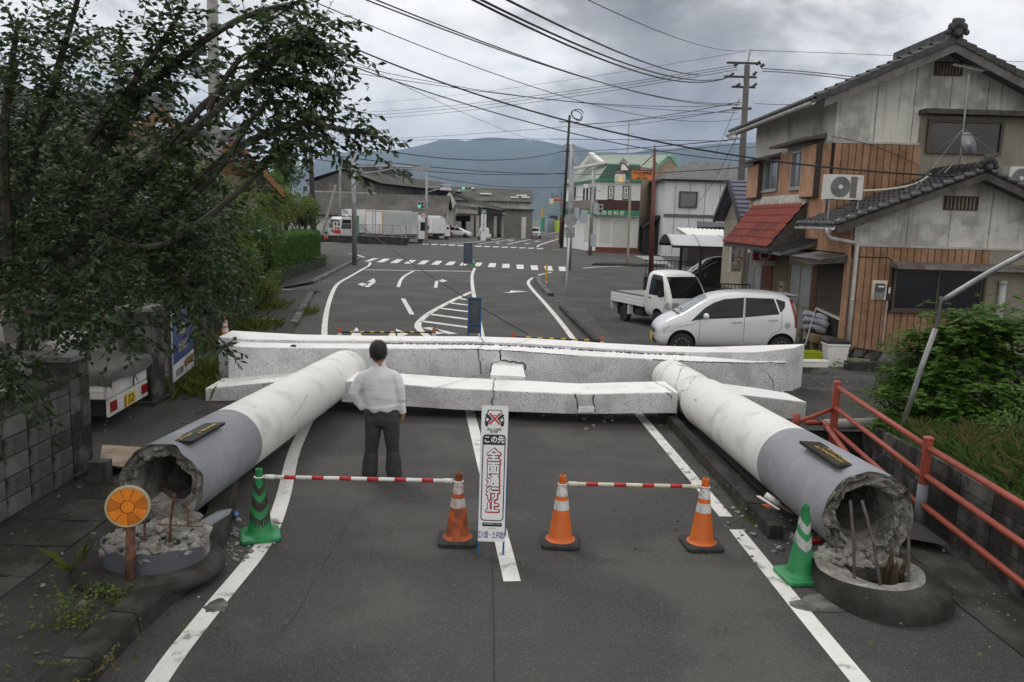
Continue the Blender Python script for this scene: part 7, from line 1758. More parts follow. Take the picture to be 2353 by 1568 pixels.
for vw in('L','R'):
 part('red_roof_side',S4 .patch([(1.72,1.46),(2.4,1.66),(3.6,1.65),(4.12,1.48),(4.23,.88),(4.08,.88),(4.02,1.2),(3.86,1.48),(3.4,1.55),(2.35,1.57)],vw,.009,.12),REDC,tb,smooth=True)
 for k in range(2):part('flame_stripe',S4 .patch([(2.7-k*.35,.38),(3.0-k*.3,.7),(3.35-k*.25,1.0),(3.3-k*.3,.75),(3.0-k*.4,.45)],vw,.01,.1),REDC,tb,smooth=True)
part('red_roof',S4 .patch([(1.7,-.55),(4.1,-.55),(4.1,.55),(1.7,.55)],'T',.008,.2),REDC,tb,smooth=True)
m=MB();m.sphere((2.3,0,1.76),.11,10,6);part('roof_lamp',m,WHITEP,tx)
pj=G(1107,553.5);kj=dup(kt,(pj.x+.0,pj.y+3.5,.004),R(180+100),'white small flatbed truck driving away past the coin laundry sign')
m=MB();m.box((pj.x+.05,pj.y+1.0,1.0),(.75,.8,.7));single('green_crate',m,M('dark_green_crate',(.02,.07,.045),.6),'dark green crate on the bed of the far flatbed truck','crate')
# -- beyond the crossing
WSID=M('white_siding',(.80,.80,.78),.7,var=.05,vs=1,streak=(.36,.36,.35),ka=.3)
PALEW=M('pale_render',(.62,.63,.65),.8,var=.06,vs=.6,streak=(.26,.26,.27),ka=.4)
BRWN=M('brown_siding',(.07,.025,.018),.7,var=.15,vs=2);TAUPE=M('taupe_siding',(.22,.18,.15),.8,var=.12,vs=2)
GRNF=M('green_fascia',(.03,.22,.10),.5);GRNR=M('green_metal_roof',(.02,.085,.055),.5,var=.15,vs=1);PGRN=M('pale_green_shingle',(.27,.31,.26),.8,var=.15,vs=1.5)
TANB=M('tan_facing_brick',(.42,.34,.25),.85,var=.18,vs=5,speck=(.15,.11,.08),ss=14,sa=.6,st=.5)
ROLLER=M('pale_roller_shutter',(.62,.62,.58),.6,var=.05,vs=1)
ASB=M('weathered_corrugated_roof',(.085,.08,.07),.95,var=.3,vs=.25,dirt=(.05,.047,.04),ds=.35,da=.8,dt=.5,streak=(.045,.042,.036),ka=.5)
SHEDW=M('stained_shed_wall',(.58,.57,.53),.9,var=.1,vs=.3,dirt=(.28,.27,.25),ds=.3,da=.6,streak=(.25,.24,.21),ka=.6)
SHEDG=M('grey_shed_wall',(.17,.165,.15),.9,var=.2,vs=.3,dirt=(.08,.078,.07),ds=.3,da=.8,streak=(.07,.068,.06),ka=.7)
def boxp(par,name,a,b,mat,**k):m=MB();m.box2(a,b);return part(name,m,mat,par,world=True,**k)
def slab(par,name,pts,off,mat):m=MB();m.prism(pts,off);return part(name,m,mat,par,world=True)
Z9=lambda x,y:(1292.6+x*.1649,316+y*.1649)
YS=82.0
z_=lambda zy,Y=YS:A(*Z9(780,zy),Y).z
xa,xb=A(*Z9(492,900),YS).x,A(*Z9(1076,900),YS).x;LX,LY=A(*Z9(45,900),95).x,95.0
sh=thing('corner_shop','white and green corner clothing shop with closed pale shutters','shop',(xa,YS,0))
def ring3(z,o=0.0):return[Vector((xa,YS-o,z)),Vector((xb,YS-o,z)),Vector((xb+3.2,YS+7,z)),Vector((xb+3.2,YS+16,z)),Vector((LX-o,LY+4,z)),Vector((LX-o,LY,z))]
def band(name,z0,z1,mat,o):m=MB();m.loft([ring3(z0,o),ring3(z1,o)],True,True);return part(name,m,mat,sh,world=True)
band('ground_floor',-.02,z_(1100),WSID,0);band('fascia_band',z_(1010),z_(875)-.01,BRWN,.02);band('upper_wall',z_(875),z_(592),WSID,.0)
m=MB();m.prism([(xb+.02,YS-.03,-.02),(xb+3.25,YS+7,-.02),(xb+3.25,YS+7,z_(420)),(xb+2.2,YS+4.6,z_(270)),(xb+.02,YS-.03,z_(592))],(.04,-.02,0));part('brick_side',m,TANB,sh,world=True)
for k in range(8):z=z_(875)+(z_(592)-z_(875))*k/8;boxp(sh,'siding_line',(xa,YS-.03,z),(xb,YS-.005,z+.03),PALEW)
slab(sh,'taupe_band',[Vector((xa-.02,YS-.04,z_(1005))),Vector((LX-.06,LY,z_(1005))),Vector((LX-.06,LY,z_(880))),Vector((xa-.02,YS-.04,z_(880)))],(-.06,-.02,0),TAUPE)
fz0,fz1=z_(1092),z_(1016)
fa=slab(sh,'green_fascia',[(xa-.4,YS-.9,fz0),(xb-.1,YS-.9,fz0),(xb-.1,YS-.9,fz1),(xa-.4,YS-.9,fz1)],(0,.9,0),GRNF)
slab(sh,'green_fascia',[(xa-.4,YS-.9,fz0),(LX-.7,LY,fz0),(LX-.7,LY,fz1),(xa-.4,YS-.9,fz1)],(.7,.3,0),GRNF)
for ch,x in(('園',495),('田',577),('衣',660),('料',745),('店',828)):p=A(*Z9(x,1058),YS-.93);part('lettering',text_mb(ch,.46,frame_tf(p,(1,0,0),(0,0,1)),.02,.008),WHITEP,fa,world=True)
for x in(32,52,68):p=A(*Z9(x,1045),93);part('lettering',text_mb('I',.5,frame_tf(p,(1,0,0),(0,0,1)),.02,.01),WHITEP,fa,world=True)
for(x0,x1,y0,y1)in((300,480,1110,1460),(512,672,1120,1470),(685,930,1165,1535)):
 a,b=A(*Z9(x0,y1),YS-.05),A(*Z9(x1,y0),YS-.05);r_=boxp(sh,'roller_shutter',(a.x,YS-.06,max(.1,a.z)),(b.x,YS+.02,b.z),ROLLER)
 for k in range(9):z=max(.1,a.z)+(b.z-a.z)*(k+.5)/9;boxp(r_,'slat_line',(a.x+.03,YS-.075,z),(b.x-.03,YS-.06,z+.04),PALEW)
 boxp(r_,'shutter_box',(a.x-.03,YS-.12,b.z),(b.x+.03,YS-.0,b.z+.22),WHITEP)
boxp(sh,'brick_base',(xa-.05,YS-.08,0),(xb,YS-.065,.55),BRK[1]);boxp(sh,'step',(xa-1,YS-1.0,0),(xb+.3,YS-.1,.16),BRK[1])
def shop_win(x0,x1,y0,y1,Y,par):
 a,b=A(*Z9(x0,y1),Y),A(*Z9(x1,y0),Y);m=_frame_y(Y-.04,a.x,b.x,a.z,b.z,.1,.1);w_=part('window',m,BLACK,par,world=True);m=_frame_y(Y-.05,a.x+.1,b.x-.1,a.z+.1,b.z-.1,.09,.1);part('sash',m,WHITEP,w_,world=True)
 boxp(w_,'pane',(a.x+.15,Y-.04,a.z+.15),(b.x-.15,Y-.03,b.z-.15),GLASSD);boxp(w_,'glazing_bar',((a.x+b.x)/2-.025,Y-.07,a.z+.18),((a.x+b.x)/2+.025,Y-.045,b.z-.18),WHITEP);boxp(w_,'glazing_bar',(a.x+.18,Y-.071,(a.z+b.z)/2),(b.x-.18,Y-.046,(a.z+b.z)/2+.05),WHITEP)
shop_win(628,722,675,868,YS,sh);shop_win(832,926,678,870,YS,sh)
for(x,Y)in((445,83.2),(390,84.6),(340,86),(295,87.3),(180,91),(140,92),(90,93.4)):
 a,b=A(*Z9(x-22,870),Y),A(*Z9(x+12,690),Y);f=(Y-YS)/(LY-YS);xx=xa+(LX-xa)*f;boxp(sh,'side_window',(xx-.09,Y-.35,a.z),(xx+.02,Y+.35,b.z),BLACK)
ms=[(xa,YS-.25),(xb+.05,YS-.25)];zt,zb=z_(350),z_(592)
slab(sh,'mansard_roof',[(xa-.15,YS-.35,zb),(xb+.1,YS-.35,zb),(xb+.1,YS+2.0,zt),(xa+1.1,YS+2.0,zt)],(0,.3,0),GRNR)
slab(sh,'mansard_roof',[(xa-.15,YS-.35,zb),(LX-.4,LY,zb),(LX+1.4,LY,A(*Z9(185,425),LY).z),(xa+1.1,YS+2.0,zt)],(.3,.4,0),PGRN)
for k in range(7):f=k/7;boxp(sh,'roof_line',(xa-.1+1.2*f,YS-.4+2.35*f,zb+(zt-zb)*f),(xb+.1,YS-.36+2.35*f,zb+(zt-zb)*f+.05),GRNR)
slab(sh,'eave_board',[(xa-.2,YS-.42,zb-.2),(xb+.12,YS-.42,zb-.2),(xb+.12,YS-.42,zb),(xa-.2,YS-.42,zb)],(0,.1,0),GRNF)
slab(sh,'eave_board',[(xa-.2,YS-.42,zb-.2),(LX-.45,LY,zb-.2),(LX-.45,LY,zb),(xa-.2,YS-.42,zb)],(0,.1,0),GRNF)
rt=A(*Z9(450,240),92).z;rb=zt-.3
slab(sh,'roof',[A(*Z9(455,238),92),A(*Z9(1495,245),92),A(*Z9(1270,430),87),A(*Z9(560,360),87)],(0,.1,-.15),PGRN)
slab(sh,'gable',[A(*Z9(260,410),91),A(*Z9(395,245),91),A(*Z9(545,360),91)],(0,.4,0),WSID)
for p,q in((Z9(255,405),Z9(398,225)),(Z9(398,225),Z9(560,358)),(Z9(185,428),Z9(625,345))):m=MB();m.beam(A(*p,90.6),A(*q,90.6 if q[1]<372 else 84),.5,.28);part('bargeboard',m,WHITEP,sh,world=True)
for p,q in((Z9(1280,430),Z9(1497,250)),(Z9(1497,250),Z9(1600,390))):m=MB();m.beam(A(*p,86.5),A(*q,87),.3,.3);part('bargeboard',m,M('mint_board',(.16,.34,.22),.6),sh,world=True)
slab(sh,'brick_gable',[A(*Z9(1290,440),87.5),A(*Z9(1497,262),87.5),A(*Z9(1600,400),87.5),A(*Z9(1600,620),87.5),A(*Z9(1100,620),87.5),A(*Z9(1100,520),87.5)],(0,.3,0),TANB)
d0=boxp(sh,'dormer',A(*Z9(820,458),YS),A(*Z9(892,345),YS+1.5),WSID);m=MB();m.prism([A(*Z9(800,350),YS-.1),A(*Z9(848,285),YS-.1),A(*Z9(915,350),YS-.1)],(0,1.5,0));part('dormer_roof',m,PGRN,sh,world=True)
for(x0,x1,y0,y1,mt)in((1150,1240,690,870,BRONZ),(1285,1385,755,885,GLASSD)):
 Y=85.2;a,b=A(*Z9(x0,y1),Y),A(*Z9(x1,y0),Y);boxp(sh,'side_window',(a.x,Y-.8,a.z),(b.x,Y-.5,b.z),mt)
m=MB();p=A(*Z9(905,240),91);m.tube([p,p+Vector((0,0,3.6))],.05,6);ar_=single('roof_aerial',m,STEEL,'television aerial standing on the green roofed shop','aerial')
for k,(dx,dz)in enumerate(((1.1,3.5),(.8,2.2))):m=MB();m.tube([p+Vector((-dx,0,dz)),p+Vector((dx,0,dz+.1))],.035,5);part('element',m,STEEL,ar_,world=True)
t=thing('lean_to','dark timber lean-to between the shop and the white house','shed',(A(1490,570,80).x,80,0));a,b=A(1481,570,80),A(1523,545,80)
boxp(t,'wall',(a.x,80,0),(b.x,84,2.8),M('charred_timber',(.02,.018,.016),.9));slab(t,'roof',[(a.x-.2,79.5,2.7),(b.x+.3,79.5,4.3),(b.x+.3,84,4.3),(a.x-.2,84,2.7)],(0,0,.12),BLKMET)
YW=78.0
wh_=thing('white_house','pale two storey house with a grey tiled hip roof','house',(A(1600,580,YW).x,YW,0));x0,x1=A(1522,540,YW).x,A(1760,540,YW).x;ze=A(1600,413,YW).z
boxp(wh_,'wall',(x0,YW,-.02),(x1,YW+9,ze),PALEW)
zr=A(1640,376,YW+4.5).z;hp_=[(x0-.5,YW-.6,ze),(x1+.5,YW-.6,ze),(x1-3.5,YW+4.5,zr),(x0+3.2,YW+4.5,zr)]
rf_=slab(wh_,'roof',hp_,(0,.1,-.2),TILED)
slab(wh_,'roof',[(x0-.5,YW-.6,ze),(x0+3.2,YW+4.5,zr),(x0-.5,YW+9.6,ze)],(0,0,-.2),TILED)
for k in range(13):f=k/13;m=MB();m.beam((x0-.5+3.7*f,YW-.64+5.1*f,ze+(zr-ze)*f+.05),(x1+.5-4*f,YW-.64+5.1*f,ze+(zr-ze)*f+.1),.16,.22);part('tile_course',m,M('grey_roof_tile',(.28,.28,.29),.5,var=.2,vs=2),rf_,world=True)
for k in range(7):x=x0+(x1-x0)*(k+.7)/7;boxp(wh_,'panel_joint',(x,YW-.02,.2),(x+.04,YW,ze),FASC)
zz=A(1560,496,YW).z;boxp(wh_,'band',(x0-.02,YW-.1,zz-.15),(x1,YW-.021,zz+.15),FASC)
a,b=A(1559,477,YW),A(1603,441,YW);w_=part('window',_frame_y(YW-.1,a.x,b.x,a.z,b.z,.12,.25),BRONZ,wh_,world=True);boxp(w_,'pane',(a.x+.1,YW-.1,a.z+.1),((a.x+b.x)/2,YW-.08,b.z-.1),GLASSG);boxp(w_,'pane',((a.x+b.x)/2,YW-.13,a.z+.1),(b.x-.1,YW-.11,b.z-.1),GLASSG)
t=thing('porch_roof','white corrugated porch roof below the pale house','roof',(A(1600,560,62).x,62,0));a,b=A(1556,524,63),A(1663,529,63);c,d=A(1582,541,60),A(1664,545,60)
n=22;m=MB();m.loft([[a.lerp(b,k/n)+Vector((0,0,.07*(k%2)))for k in range(n+1)],[c.lerp(d,k/n)+Vector((0,0,.07*(k%2)))for k in range(n+1)]],False,False);part('sheet',m,WHITEP,t,world=True);slab(t,'wall',[(c.x+.1,60.4,0),(d.x+2,60.4,0),(d.x+2,60.4,c.z-.1),(c.x+.1,60.4,c.z-.1)],(0,2.4,0),M('dark_timber_wall',(.03,.025,.022),.9));slab(t,'side_frame',[a,c,c-Vector((0,0,.25)),a-Vector((0,0,.25))],(.1,0,0),TRIM)
t=thing('tiled_lean_roof','low dark tiled roof right of the porch','roof',(A(1650,520,66).x,66,0));a,b=A(1602,508,66),A(1668,512,66);slab(t,'roof',[a,b,A(1668,536-14,64),A(1603,522,64)],(0,.1,-.2),TILED);boxp(t,'wall',(a.x+.3,66,0),(b.x+3,67,a.z-.1),M('dark_timber_wall',(0,0,0)))
# -- sheds
def shed(name,label,xl,xr,yl,yr,Y,dep,zr_px,wall,roofm,ov=.6,gable_front=False):
 a,b=A(xl,yl,Y),A(xr,yr,Y);t=thing(name,label,'warehouse',(a.x,Y,0),0,'corrugated roofed sheds beyond the crossing');ze=(a.z+b.z)/2;zr=A((xl+xr)/2,zr_px,Y+dep/2).z
 m=MB();m.prism([(a.x,Y,-.02),(a.x,Y,ze),(a.x,Y+dep/2,zr-.1),(a.x,Y+dep,ze),(a.x,Y+dep,-.02)],(b.x-a.x,0,0));part('wall',m,wall,t,world=True)
 for(y0,y1)in((Y-ov,Y+dep/2),(Y+dep+ov,Y+dep/2)):
  z0=ze-ov*(zr-ze)/(dep/2);n=int((b.x-a.x+2*ov)/.45);m=MB()
  m.loft([[Vector((a.x-ov+(b.x-a.x+2*ov)*k/n,y,z+.09*(k%2)))for k in range(n+1)]for y,z in((y0,z0),(y1,zr))],False,False);part('roof_sheet',m,roofm,t,world=True)
 boxp(t,'gutter',(a.x-ov,Y-ov-.12,ze-ov*(zr-ze)/(dep/2)-.2),(b.x+ov,Y-ov,ze-ov*(zr-ze)/(dep/2)-.02),M('dark_gutter',(.03,.028,.025),.9))
 for k in range(int((b.x-a.x)/2.4)):boxp(t,'panel_joint',(a.x+(k+.5)*2.4,Y-.03,0),(a.x+(k+.5)*2.4+.05,Y,ze-.2),SHEDG)
 return t,a,b,ze,zr
s1=shed('farm_shed','long low shed with a dark corrugated roof behind the lorries',694,1017,488,497,118,13,446,SHEDW,ASB)
s3=shed('farm_shed','long shed with a patched grey roof at the back right',960,1218,458,462,165,26,432,SHEDW,ASB)
g3=random.Random(8)
for k in range(7):f=g3 .random()*.8;x=s3[1].x+(s3[2].x-s3[1].x)*(.2+.75*g3 .random());w=g3 .uniform(1.5,3.5);m=MB();y=165+12.5*f;z=s3[3]+(s3[4]-s3[3])*f+.22;m.prism([(x,y,z),(x+w,y,z),(x+w,y+1.4,z+1.4*(s3[4]-s3[3])/13),(x,y+1.4,z+1.4*(s3[4]-s3[3])/13)],(0,0,.05));part('patch_sheet',m,TRIM,s3[0],world=True)
t=thing('gabled_warehouse','big gabled warehouse with four round roof vents','warehouse',(A(790,430,135).x,135,0));Yg=135
gL,gA,gR=A(*Z2(268,435),Yg),A(*Z2(540,345),Yg),A(*Z2(800,470),Yg);gR.z=gL.z
slab(t,'gable_wall',[(gL.x+.5,Yg,0),(gR.x-.5,Yg,0),(gR.x-.5,Yg,gR.z-.3),gA-Vector((0,0,.3)),(gL.x+.5,Yg,gL.z-.3)],(9,40,0),SHEDG)
sk_=Vector((12,42,0));zb_=A(700,462,Yg).z
boxp(t,'pale_wall',(gL.x+.6,Yg-.3,0),(gR.x-.7,Yg-.02,A(700,447,Yg).z),SHEDW);boxp(t,'eave_band',(gL.x+.3,Yg-.5,A(700,443,Yg).z),(gR.x,Yg-.301,A(700,438,Yg).z),TRIM)
for e in(gL-Vector((1,0,.2)),gR+Vector((1,0,-.2))):
 m=MB();n=60;m.loft([[gA.lerp(gA+sk_,k/n)+Vector((0,-.8,.09*(k%2)))for k in range(n+1)],[e.lerp(e+sk_,k/n)+Vector((0,-.8,.09*(k%2)))for k in range(n+1)]],False,False);part('roof_sheet',m,ASB,t,world=True)
for k in range(4):
 c=gA+sk_*(.06+.17*k);m=MB();m.loft([[c+Vector((1.5*math.cos(q*PI/8),y,.35+1.0*math.sin(q*PI/8)))for q in range(9)]for y in(-1.3,1.3)],True,True);v_=part('roof_vent',m,ASB,t,world=True);m=MB();m.box(c+Vector((0,0,.1)),(2.2,2.2,.7));part('vent_base',m,SHEDG,v_,world=True)
t=thing('packing_shed','open fronted packing shed with sagging canopies behind the red and white car','warehouse',(A(1080,540,132).x,132,0));Y=132
xl,xr=A(1016,520,Y).x,A(1182,520,Y).x
zc=A(1090,487,Y).z;boxp(t,'rear_wall',(xl,Y+4,0),(xr,Y+14,zc-.3),SHEDG)
slab(t,'gable',[A(*Z2(1310,612),Y-3),A(*Z2(1362,530),Y-3),A(*Z2(1400,612),Y-3),(A(*Z2(1400,612),Y-3).x,Y-3,0),(A(*Z2(1310,612),Y-3).x,Y-3,0)],(0,6,0),SHEDW)
for(p,q,r_,s_)in(((1300,622),(1585,655),(1585,675),(1310,640)),((1365,530),(1600,610),(1860,690),(1600,640)),((1365,528),(1395,535),(1880,690),(1720,688))):m=MB();m.prism([A(*Z2(*p),Y+2),A(*Z2(*q),Y),A(*Z2(*r_),Y-3),A(*Z2(*s_),Y-3)],(0,.2,.15));part('canopy',m,ASB,t,world=True)
for x in(1305,1385,1545,1590,1730,1790):p=A(*Z2(x,700),Y-1);boxp(t,'post',(p.x-.25,Y-1.2,0),(p.x+.25,Y-.7,zc-.6),SHEDW)
slab(t,'front_wall',[A(*Z2(1590,850),Y-.4),A(*Z2(1785,850),Y-.4),A(*Z2(1785,690),Y-.4),A(*Z2(1590,640),Y-.4)],(0,.3,0),SHEDG)
boxp(t,'dark_bay',(A(*Z2(1390,700),Y).x,Y+2,0),(A(*Z2(1545,700),Y).x,Y+3.9,zc-.7),DARK)
for x in(1430,1490):p=A(*Z2(x+20,800),Y-1.5);boxp(t,'cabinet',(p.x-1,Y-1.9,0),(p.x+1,Y-1.1,2.4),TRIM)
t=thing('flat_shed','grey flat roofed shed at the right end of the warehouses','shed',(A(1190,540,128).x,128,0));a,b=A(1158,540,128),A(1222,540,128);boxp(t,'wall',(a.x,128,-.02),(b.x,138,A(1190,483,128).z),SHEDG);boxp(t,'roof',(a.x-.3,127.4,A(1190,483,128).z),(b.x+.3,138.4,A(1190,480,128).z),ASB);boxp(t,'door',(A(1198,530,128).x,127.96,0),(A(1208,530,128).x,128-.002,3.4),SHEDW)
t=thing('far_shops','small yellow and teal shops far down the road','shop',(A(1262,520,200).x,200,0));
for(x0,x1,y0,Y,mt)in((1244,1251,480,200,M('ochre_wall',(.5,.3,.04),.7)),(1244,1252,500,199,M('teal_wall',(.05,.25,.22),.7)),(1257,1275,503,210,M('pale_blue_wall',(.28,.34,.42),.7)),(1276,1290,507,205,M('lime_wall',(.45,.6,.06),.7)),(1262,1282,496,230,TILED)):a,b=A(x0,535,Y),A(x1,y0,Y);boxp(t,'shop_wall',(a.x,Y,0),(b.x,Y+8,b.z),mt)
# -- yard wall, fence and posters
yw=[A(738,551,88),A(938,553,86)];m=MB();m.prism([(-24,88,0),(yw[1].x,85,0),(yw[1].x,85,.75),(-24,88,.75)],(0,.5,0));single('yard_wall',m,DCONC,'low dark concrete wall round the lorry yard','wall')
fn=thing('chain_link_fence','grey chain link fence along the lorry yard wall','fence',(-15,86,.75));pA_,pB_=Vector((-23.5,88.2,.75)),Vector((yw[1].x-.1,85.25,.75))
for k in range(9):p=pA_.lerp(pB_,k/8);m=MB();m.tube([p,p+Vector((0,0,1.35))],.045,6);part('post',m,STEEL,fn,world=True)
for z in(.08,1.3):m=MB();m.tube([pA_+Vector((0,0,z)),pB_+Vector((0,0,z))],.03,6);part('rail',m,STEEL,fn,world=True)
m=MB();n=130
for k in range(n):
 for s in(0,.9):
  a,b=pA_.lerp(pB_,k/n)+Vector((0,0,.08)),pA_.lerp(pB_,min(1,max(0,(k+(8 if s else-8))/n)))+Vector((0,0,1.3));m.beam(a,b,.008,.008)
part('wire_mesh',m,STEEL,fn,world=True,kind='stuff')
def poster(x0,x1,y0,y1,Y,label):
 a,b=A(x0,y1,Y),A(x1,y0,Y);t=thing('poster_board',label,'poster',(a.x,Y,a.z),0,'poster boards on the yard fence');w,h=b.x-a.x,b.z-a.z
 m=MB();m.box2((0,0,0),(w,.04,h));part('board',m,WHITEP,t);m=MB();m.box2((0,-.01,0),(w,-.001,h*.28));part('red_field',m,REDP,t);m=MB();m.box2((0,-.01,h*.93),(w,-.001,h));part('green_field',m,GRNF,t)
 for u in(.3,.72):m=MB();m.sphere((w*u,-.01,h*.42),.16,8,6,(1,.1,1.2));part('printed_face',m,SKIN,t);m=MB();m.box2((w*u-.1,-.011,h*.6),(w*u+.1,-.002,h*.88));part('printed_column',m,SIGNK,t)
poster(766,783,508,537,85.9,'tall red and white election poster on the yard fence');poster(745,753,530,549,86.2,'lower white election poster behind the hedge')
# -- poles, signals, lamps
GPOLE=M('grey_concrete_pole',(.24,.235,.225),.85,var=.15,vs=2,dirt=(.12,.118,.11),ds=2,da=.6);DPOLE=M('dark_timber_pole',(.035,.03,.027),.9,var=.3,vs=4);BRP=M('red_brown_paint',(.13,.035,.024),.55,var=.15,vs=4)
def pole(name,label,cat,top,base,Y,r0,r1,mat,group=None):
 b=A(*base,Y);tp=A(*top,Y);b.z=0;t=thing(name,label,cat,tuple(b),0,group);m=MB();m.tube([b,tp],[r0,r1],14);part('pole',m,mat,t,world=True,smooth=True);return t,b,tp
def cross(t,c,L,mat=BLACK,ang=0.0,n=4):
 d=Vector((math.cos(ang),math.sin(ang),0));m=MB();m.beam(c-d*L/2,c+d*L/2,.08,.1);ca=part('crossarm',m,mat,t,world=True)
 for k in range(n):p=c+d*(k/(n-1)-.5)*L*.94;m=MB();m.lathe([(.03,0),(.06,.06),(.03,.1),(.06,.15),(.02,.2)],p,8);part('insulator',m,WHITEP,ca,world=True)
t,b,up_=pole('utility_pole','tall concrete utility pole with many crossarms behind the salon house','utility pole',(1717,150),(1694,600),40,.21,.13,M('dark_concrete_pole',(.10,.095,.088),.85,var=.25,vs=1),'utility poles');RP=up_
AP=lambda x,y:A(*Z4(x,y),40)
for(x0,x1,y)in((20,290,300),(0,255,408),(60,245,488),(60,215,655),(30,130,888)):a,c=AP(x0,y),AP(x1,y);cross(t,(a+c)/2,(c-a).length,BLACK if y<700 else STEEL,0,5 if y<500 else 3)
m=MB();m.tube([up_,AP(208,190)],.04,6);part('mast',m,STEEL,t,world=True)
for(x,y)in((95,310),(265,300),(300,318),(60,390),(240,380),(110,470),(240,470)):m=MB();m.tube([AP(x-12,y+12),AP(x+14,y-10)],.07,8);part('strain_insulator',m,BLACK,t,world=True)
m=MB();m.tube([AP(110,960),AP(250,955+0)],.05,6);part('lamp_arm',m,STEEL,t,world=True);m=MB();m.box(AP(210,1100),(.85,.3,.22));part('street_lamp',m,M('lamp_grey',(.1,.1,.11),.5),t,world=True)
t,b,LPt=pole('utility_pole','thick concrete utility pole standing in the tree at the left','utility pole',(487,-40),(498,590),24,.19,.15,GPOLE,'utility poles')
m=MB();m.box(A(460,162,24),(.5,.3,.3));part('terminal_box',m,M('grey_metal_box',(.15,.16,.18),.5),t,world=True);m=MB();m.box(A(457,118,24),(.35,.3,.2));part('cable_closure',m,BLACK,t,world=True)
for y in(140,155,390):p=A(489,y,24);m=MB();m.tube([p,p+Vector((0,0,.05))],.2,12);part('band',m,STEEL,t,world=True)
t,b,DP_=pole('utility_pole','short dark timber pole with a cable closure near the hedge','utility pole',(713,336),(723,560),60,.22,.16,DPOLE,'utility poles');m=MB();m.tube([A(724,353,60),A(752,357,60)],.13,8);part('cable_closure',m,BLACK,t,world=True)
t,b,FP_=pole('utility_pole','slim dark utility pole in front of the green roofed shop','utility pole',(1309,265),(1291,556),92,.2,.13,DPOLE,'utility poles');cross(t,A(1307,281,92),2.2);cross(t,A(1300,348,92),1.2)
t,b,_=pole('utility_pole','grey pole behind the lorry yard fence','utility pole',(782,380),(779,553),96,.2,.14,GPOLE,'utility poles');m=MB();m.tube([A(772,425,96),A(735,556,93)],[.14,.18],10);part('stay_pole',m,GPOLE,t,world=True)
t,b,MP_=pole('signal_pole','galvanised pole with a long lamp arm at the left kerb corner','signal pole',(812,323),(815,608),50,.16,.13,STEEL,'galvanised signal poles')
m=MB();m.tube([A(814,383,50),A(900,383,49.5),A(952,385,49)],.05,8);m.tube([A(818,408,50),A(826,400,50),A(880,393,49.6),A(905,387,49.5)],.04,8);part('arm',m,STEEL,t,world=True);m=MB();m.box(A(968,388,49),(1.0,.35,.28));part('sensor_box',m,STEEL,t,world=True);m=MB();m.box(A(806,350,50),(.15,.2,.5));part('small_box',m,STEEL,t,world=True)
t,b,_=pole('signal_pole','galvanised pole with the 40 sign and the place name arm','signal pole',(981,398),(979,557),90,.16,.13,STEEL,'galvanised signal poles')
m=MB();m.tube([A(981,430,90),A(1085,428,89)],.06,8);m.tube([A(981,442,90),A(1005,436,90)],.05,8);part('arm',m,STEEL,t,world=True)
a,b_=A(1012,437,89),A(1037,425,89);m=MB();m.box2((a.x,88.9,a.z),(b_.x,89,b_.z));pn=part('name_board',m,SIGNW,t,world=True);part('lettering',text_mb('鏡町両出',.33,frame_tf(((a.x+b_.x)/2,88.88,(a.z+b_.z)/2+.08),(1,0,0),(0,0,1)),.005,.003),SIGNB,pn,world=True);part('lettering',text_mb('Kagami Town Ryode',.11,frame_tf(((a.x+b_.x)/2,88.88,a.z+.1),(1,0,0),(0,0,1)),.005),SIGNB,pn,world=True)
def emit(name,c,s):
 m_=M(name,c,.4);m_.node_tree.nodes['Principled BSDF'].inputs['Emission Color'].default_value=(*c,1);m_.node_tree.nodes['Principled BSDF'].inputs['Emission Strength'].default_value=s;return m_
GLOW=emit('green_signal',(.05,.65,.42),.9);LANT=emit('lantern_glow',(.85,.62,.16),.22)
def signal(c,horiz,par,lit=0):
 n=3 if horiz else 2;s=.34 if horiz else .36;w,h=(n*s+.1,.42)if horiz else(.42,n*s+.1);m=MB();m.box(c,(w,.2,h));hd=part('signal_head',m,M('signal_grey',(.36,.37,.37),.5),par,world=True)
 for k in range(n):o=(k-(n-1)/2)*s;p=c+(Vector((o,-.11,0))if horiz else Vector((0,-.11,-o)));m=MB();m.lathe([(.14,0),(.1,.03),(0,.04)],(0,0,0),14,Matrix.Rotation(PI/2,3,'X'));m.v=[v+p for v in m.v];part('lens',m,GLOW if k==lit else BLACK,hd,world=True)
signal(A(1072,433.5,89),True,t);signal(A(964,471,89.6),False,t,1);signal(A(971,472,89.9),False,t,5)
c=A(974,496.5,89.6)
for r_,mt,d in((.33,REDP,0),(.26,SIGNW,.01)):m=MB();m.lathe([(r_,0),(r_-.005,.012),(0,.013)],(0,0,0),20,Matrix.Rotation(PI/2,3,'X'));m.v=[v+c+Vector((0,-d,0))for v in m.v];s40=part('speed_sign',m,mt,t,world=True)
part('lettering',text_mb('40',.36,frame_tf(c+Vector((0,-.035,0)),(1,0,0),(0,0,1)),.004,.006),SIGNB,s40,world=True)
t,b,GP_=pole('signal_pole','galvanised pole with white control boxes left of the lantern','signal pole',(1316,332),(1306,628),51.5,.17,.14,STEEL,'galvanised signal poles')
for(x,y,w,h)in((1330,498,.42,.85),(1342,498,.0,0),(1325,493,.3,.85),(1322.5,367,.22,.42)):
 if w:m=MB();m.box(A(x+(12 if w==.42 else 0),y,51.2),(w,.25,h));part('control_box',m,M('pale_blue_box',(.38,.41,.46),.5),t,world=True)
m=MB();m.tube([A(1311,453,51.5),A(1342,453,51.3)],.03,6);part('bracket',m,STEEL,t,world=True)
